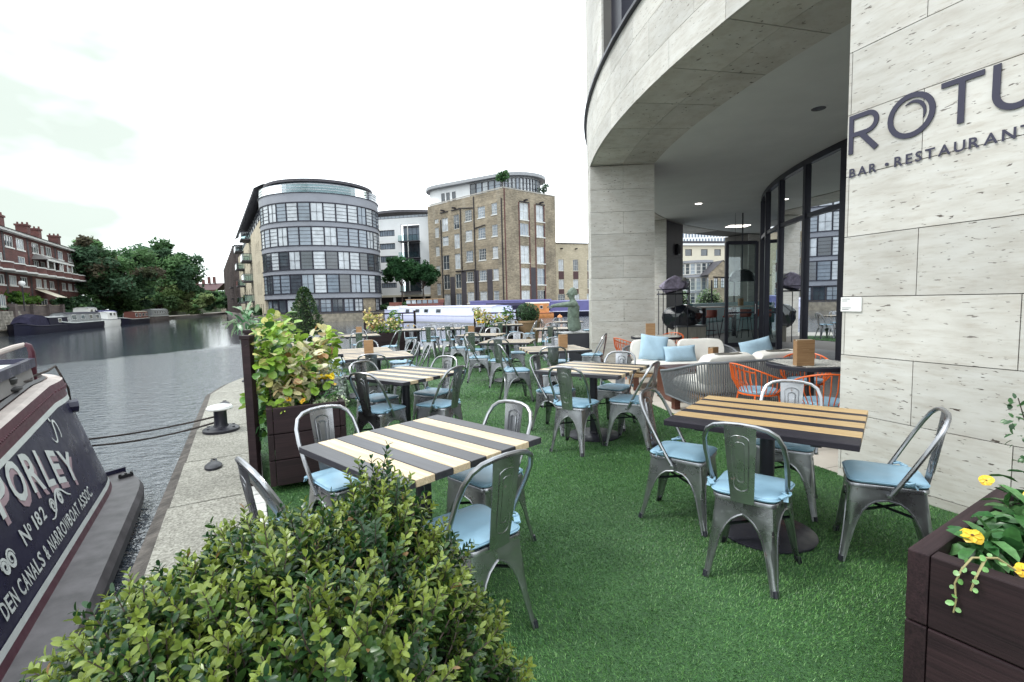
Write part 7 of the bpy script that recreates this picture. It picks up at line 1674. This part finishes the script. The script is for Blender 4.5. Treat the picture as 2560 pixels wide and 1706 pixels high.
# ================================================================ bar under the colonnade
ban = thing('teal_banquette', 'long curved teal banquette seat in the open bar', 'banquette', (CX, CY, 0)); sector(MB(), 14.2, 14.9, -64, -42, .0, .46, 16).build('seat', mat('teal_leather', (.02, .12, .135), .4), ban); sector(MB(), 14.75, 15.0, -64, -42, .46, 1.22, 16).build('back', 'teal', ban) if 'teal' in M else sector(MB(), 14.75, 15.0, -64, -42, .46, 1.22, 16).build('back', mat('teal_back', (.03, .17, .19), .45), ban)
hx = thing('high_table', 'long narrow high bar table in front of the teal banquette', 'table'); h0, h1 = Vector((7.0, 18.4, 1.1)), Vector((10.6, 18.0, 1.1)); MB().beam(h0, h1, .6, .05).build('top', mat('pale_table_top', (.45, .42, .38), .4), hx)
for k in (.05, .35, .65, .95): p = h0.lerp(h1, k); MB().box((p.x, p.y, .54), (.12, .12, 1.06)).build('leg', 'black_metal', hx)
def stool(x, y, lab):
    t = thing('bar_stool', lab, 'stool', (x, y, 0), random.uniform(-.3, .3), 'bar stools at the high table')
    MB().lathe([(.17, .74), (.2, .77), (.18, .80), (.02, .805)], 16).build('seat', 'stool_red', t, smooth=True)
    MB().grid([[(.2 * math.cos(a), .2 * math.sin(a), z) for a in np.linspace(math.pi * 1.05, math.pi * 1.95, 9)] for z in (.80, .95, 1.02)]).build('backrest', 'stool_red', t, smooth=True)
    for sx in (-1, 1):
        for sy in (-1, 1): MB().tube([(sx * .12, sy * .12, .75), (sx * .2, sy * .2, 0)], .014, 5).build('leg', 'black_metal', t)
    MB().tube([(.17 * math.cos(a), .17 * math.sin(a), .28) for a in np.linspace(0, 6.28, 14)[:-1]], .01, 4, closed=True).build('footrest', 'black_metal', t)
M['stool_red'] = mat('rust_red_leather', (.20, .05, .035), .5)
for k, w_ in enumerate(('leftmost', 'second from left', 'third from left', 'fourth from left', 'fifth from left', 'rightmost')): stool(7.15 + k * .58, 17.6 - k * .06, 'rust red bar stool at the high table under the colonnade, ' + w_)
menu(8.45, 18.15, 1.13, 10, 'small dark menu holder on the high bar table, left one', 1.3); menu(9.75, 18.05, 1.13, 5, 'small dark menu holder on the high bar table, behind the glass door', 1.6)
ds = thing('display_counter', 'pale veined wood counter block under the black glossy sculpture', 'counter', (5.92, 16.6, 0), R(8)); MB().box((0, 0, .25), (1.0, .7, .50)).build('body', wood('veined_wood', (.36, .33, .28), (.60, .56, .49), .5, .6, axis=2), ds); MB().box((0, 0, .53), (1.06, .76, .05)).build('top', mat('grey_stone_top', (.14, .14, .15), .4), ds)
rkm, V_ = MB(), []
rr2 = random.Random(11)
def rock(name, m, c, r, parent, seed, rough=.3):
    b = bmesh.new(); bmesh.ops.create_icosphere(b, subdivisions=3, radius=1); q = random.Random(seed); ax = [Vector((q.gauss(0, 1), q.gauss(0, 1), q.gauss(0, 1))).normalized() for _ in range(16)]; dd = [q.uniform(.62, .95) for _ in ax]
    for v in b.verts:
        for a, d in zip(ax, dd):
            k = v.co.dot(a)
            if k > d: v.co -= a * (k - d)
        v.co = Vector((v.co.x * r[0], v.co.y * r[1], v.co.z * r[2])) + Vector(c)
    me = bpy.data.meshes.new(name); b.to_mesh(me); b.free(); me.materials.append(M[m] if isinstance(m, str) else m); return link(name, me, parent)
bs_ = thing('black_sculpture', 'large glossy black faceted lump on the veined counter', 'sculpture', (5.75, 16.55, .556)); rock('body', mat('gloss_black', (.012, .014, .02), .12, coat=.5), (.05, 0, .27), (.74, .46, .50), bs_, 4)
am = thing('amethyst_geode', 'purple and white amethyst geode resting on a tall black wire stand', 'geode', (5.35, 16.3, 1.66)); rock('crystal', mat('amethyst', (.40, .34, .46), .5, var=.6, vs=6, bmp=.8, bs=14, bdist=.05), (0, 0, .24), (.50, .34, .34), am, 9); rock('crust', mat('pale_crust', (.55, .52, .5), .8, var=.5, vs=8, bmp=.8, bs=20, bdist=.04), (.16, .03, .36), (.34, .3, .2), am, 12)
ws_ = thing('wire_stand', 'tall black wire stand holding the amethyst geode', 'stand', (5.35, 16.3, 0)); s_ = MB()
for x, y in ((-.4, -.25), (.4, -.25), (-.4, .25), (.4, .25), (0, -.25)): s_.tube([(x, y, 0), (x, y, 1.72)], .014, 5)
for z in (1.60, 1.76): s_.tube([(-.45, -.28, z), (.45, -.28, z), (.45, .28, z), (-.45, .28, z)], .016, 5, closed=True)
s_.build('frame', 'black_metal', ws_); MB().box((0, 0, 1.62), (.9, .56, .03)).build('tray', 'black_metal', ws_)
pn = thing('pendant_lamp', 'large black dome lamp hanging by the open glass door', 'lamp', (7.95, 17.0, 0)); MB().lathe([(.44, 1.98), (.43, 2.06), (.36, 2.24), (.22, 2.37), (.06, 2.42), (.02, 2.42)], 28).build('shade', mat('gloss_black_shade', (.03, .03, .035), .25), pn, smooth=True); MB().tube([(0, 0, 2.4), (0, 0, 4.3)], .025, 6).tube([(-.25, 0, 2.3), (-.25, 0, 4.3)], .006, 4).build('rod', 'black_metal', pn); MB().tube([(-.4, 0, 2.12), (-1.0, -.02, 2.16)], .02, 6).build('arm', 'black_metal', pn)
gs_ = thing('glass_screen', 'glass balustrade screen with black posts behind the bar', 'screen')
for x0, x1 in ((7.6, 8.3), (8.3, 9.35), (9.35, 10.4), (10.4, 11.4)):
    MB().beam((x1, 23.0, .2), (x1, 23.0, 2.25), .06, .05).build('post', 'black_metal', gs_); MB().add([(x0 + .04, 23, .3), (x1 - .04, 23, .3), (x1 - .04, 23, 2.22), (x0 + .04, 23, 2.22)], [(0, 1, 2, 3)]).build('pane', 'clear', gs_)
for k, (x, w_) in enumerate(((8.2, 'left'), (9.7, 'right'))): crown('flowering_shrub', 'light green shrub with pale flowers behind the glass screen, ' + w_, 'shrub', (0, 0, 1.1), (.6, .5, .75), 900, .09, [(.16, .27, .09), (.24, .36, .14), (.55, .56, .45)], (x, 24.2, 0), group='shrubs behind the glass screen')
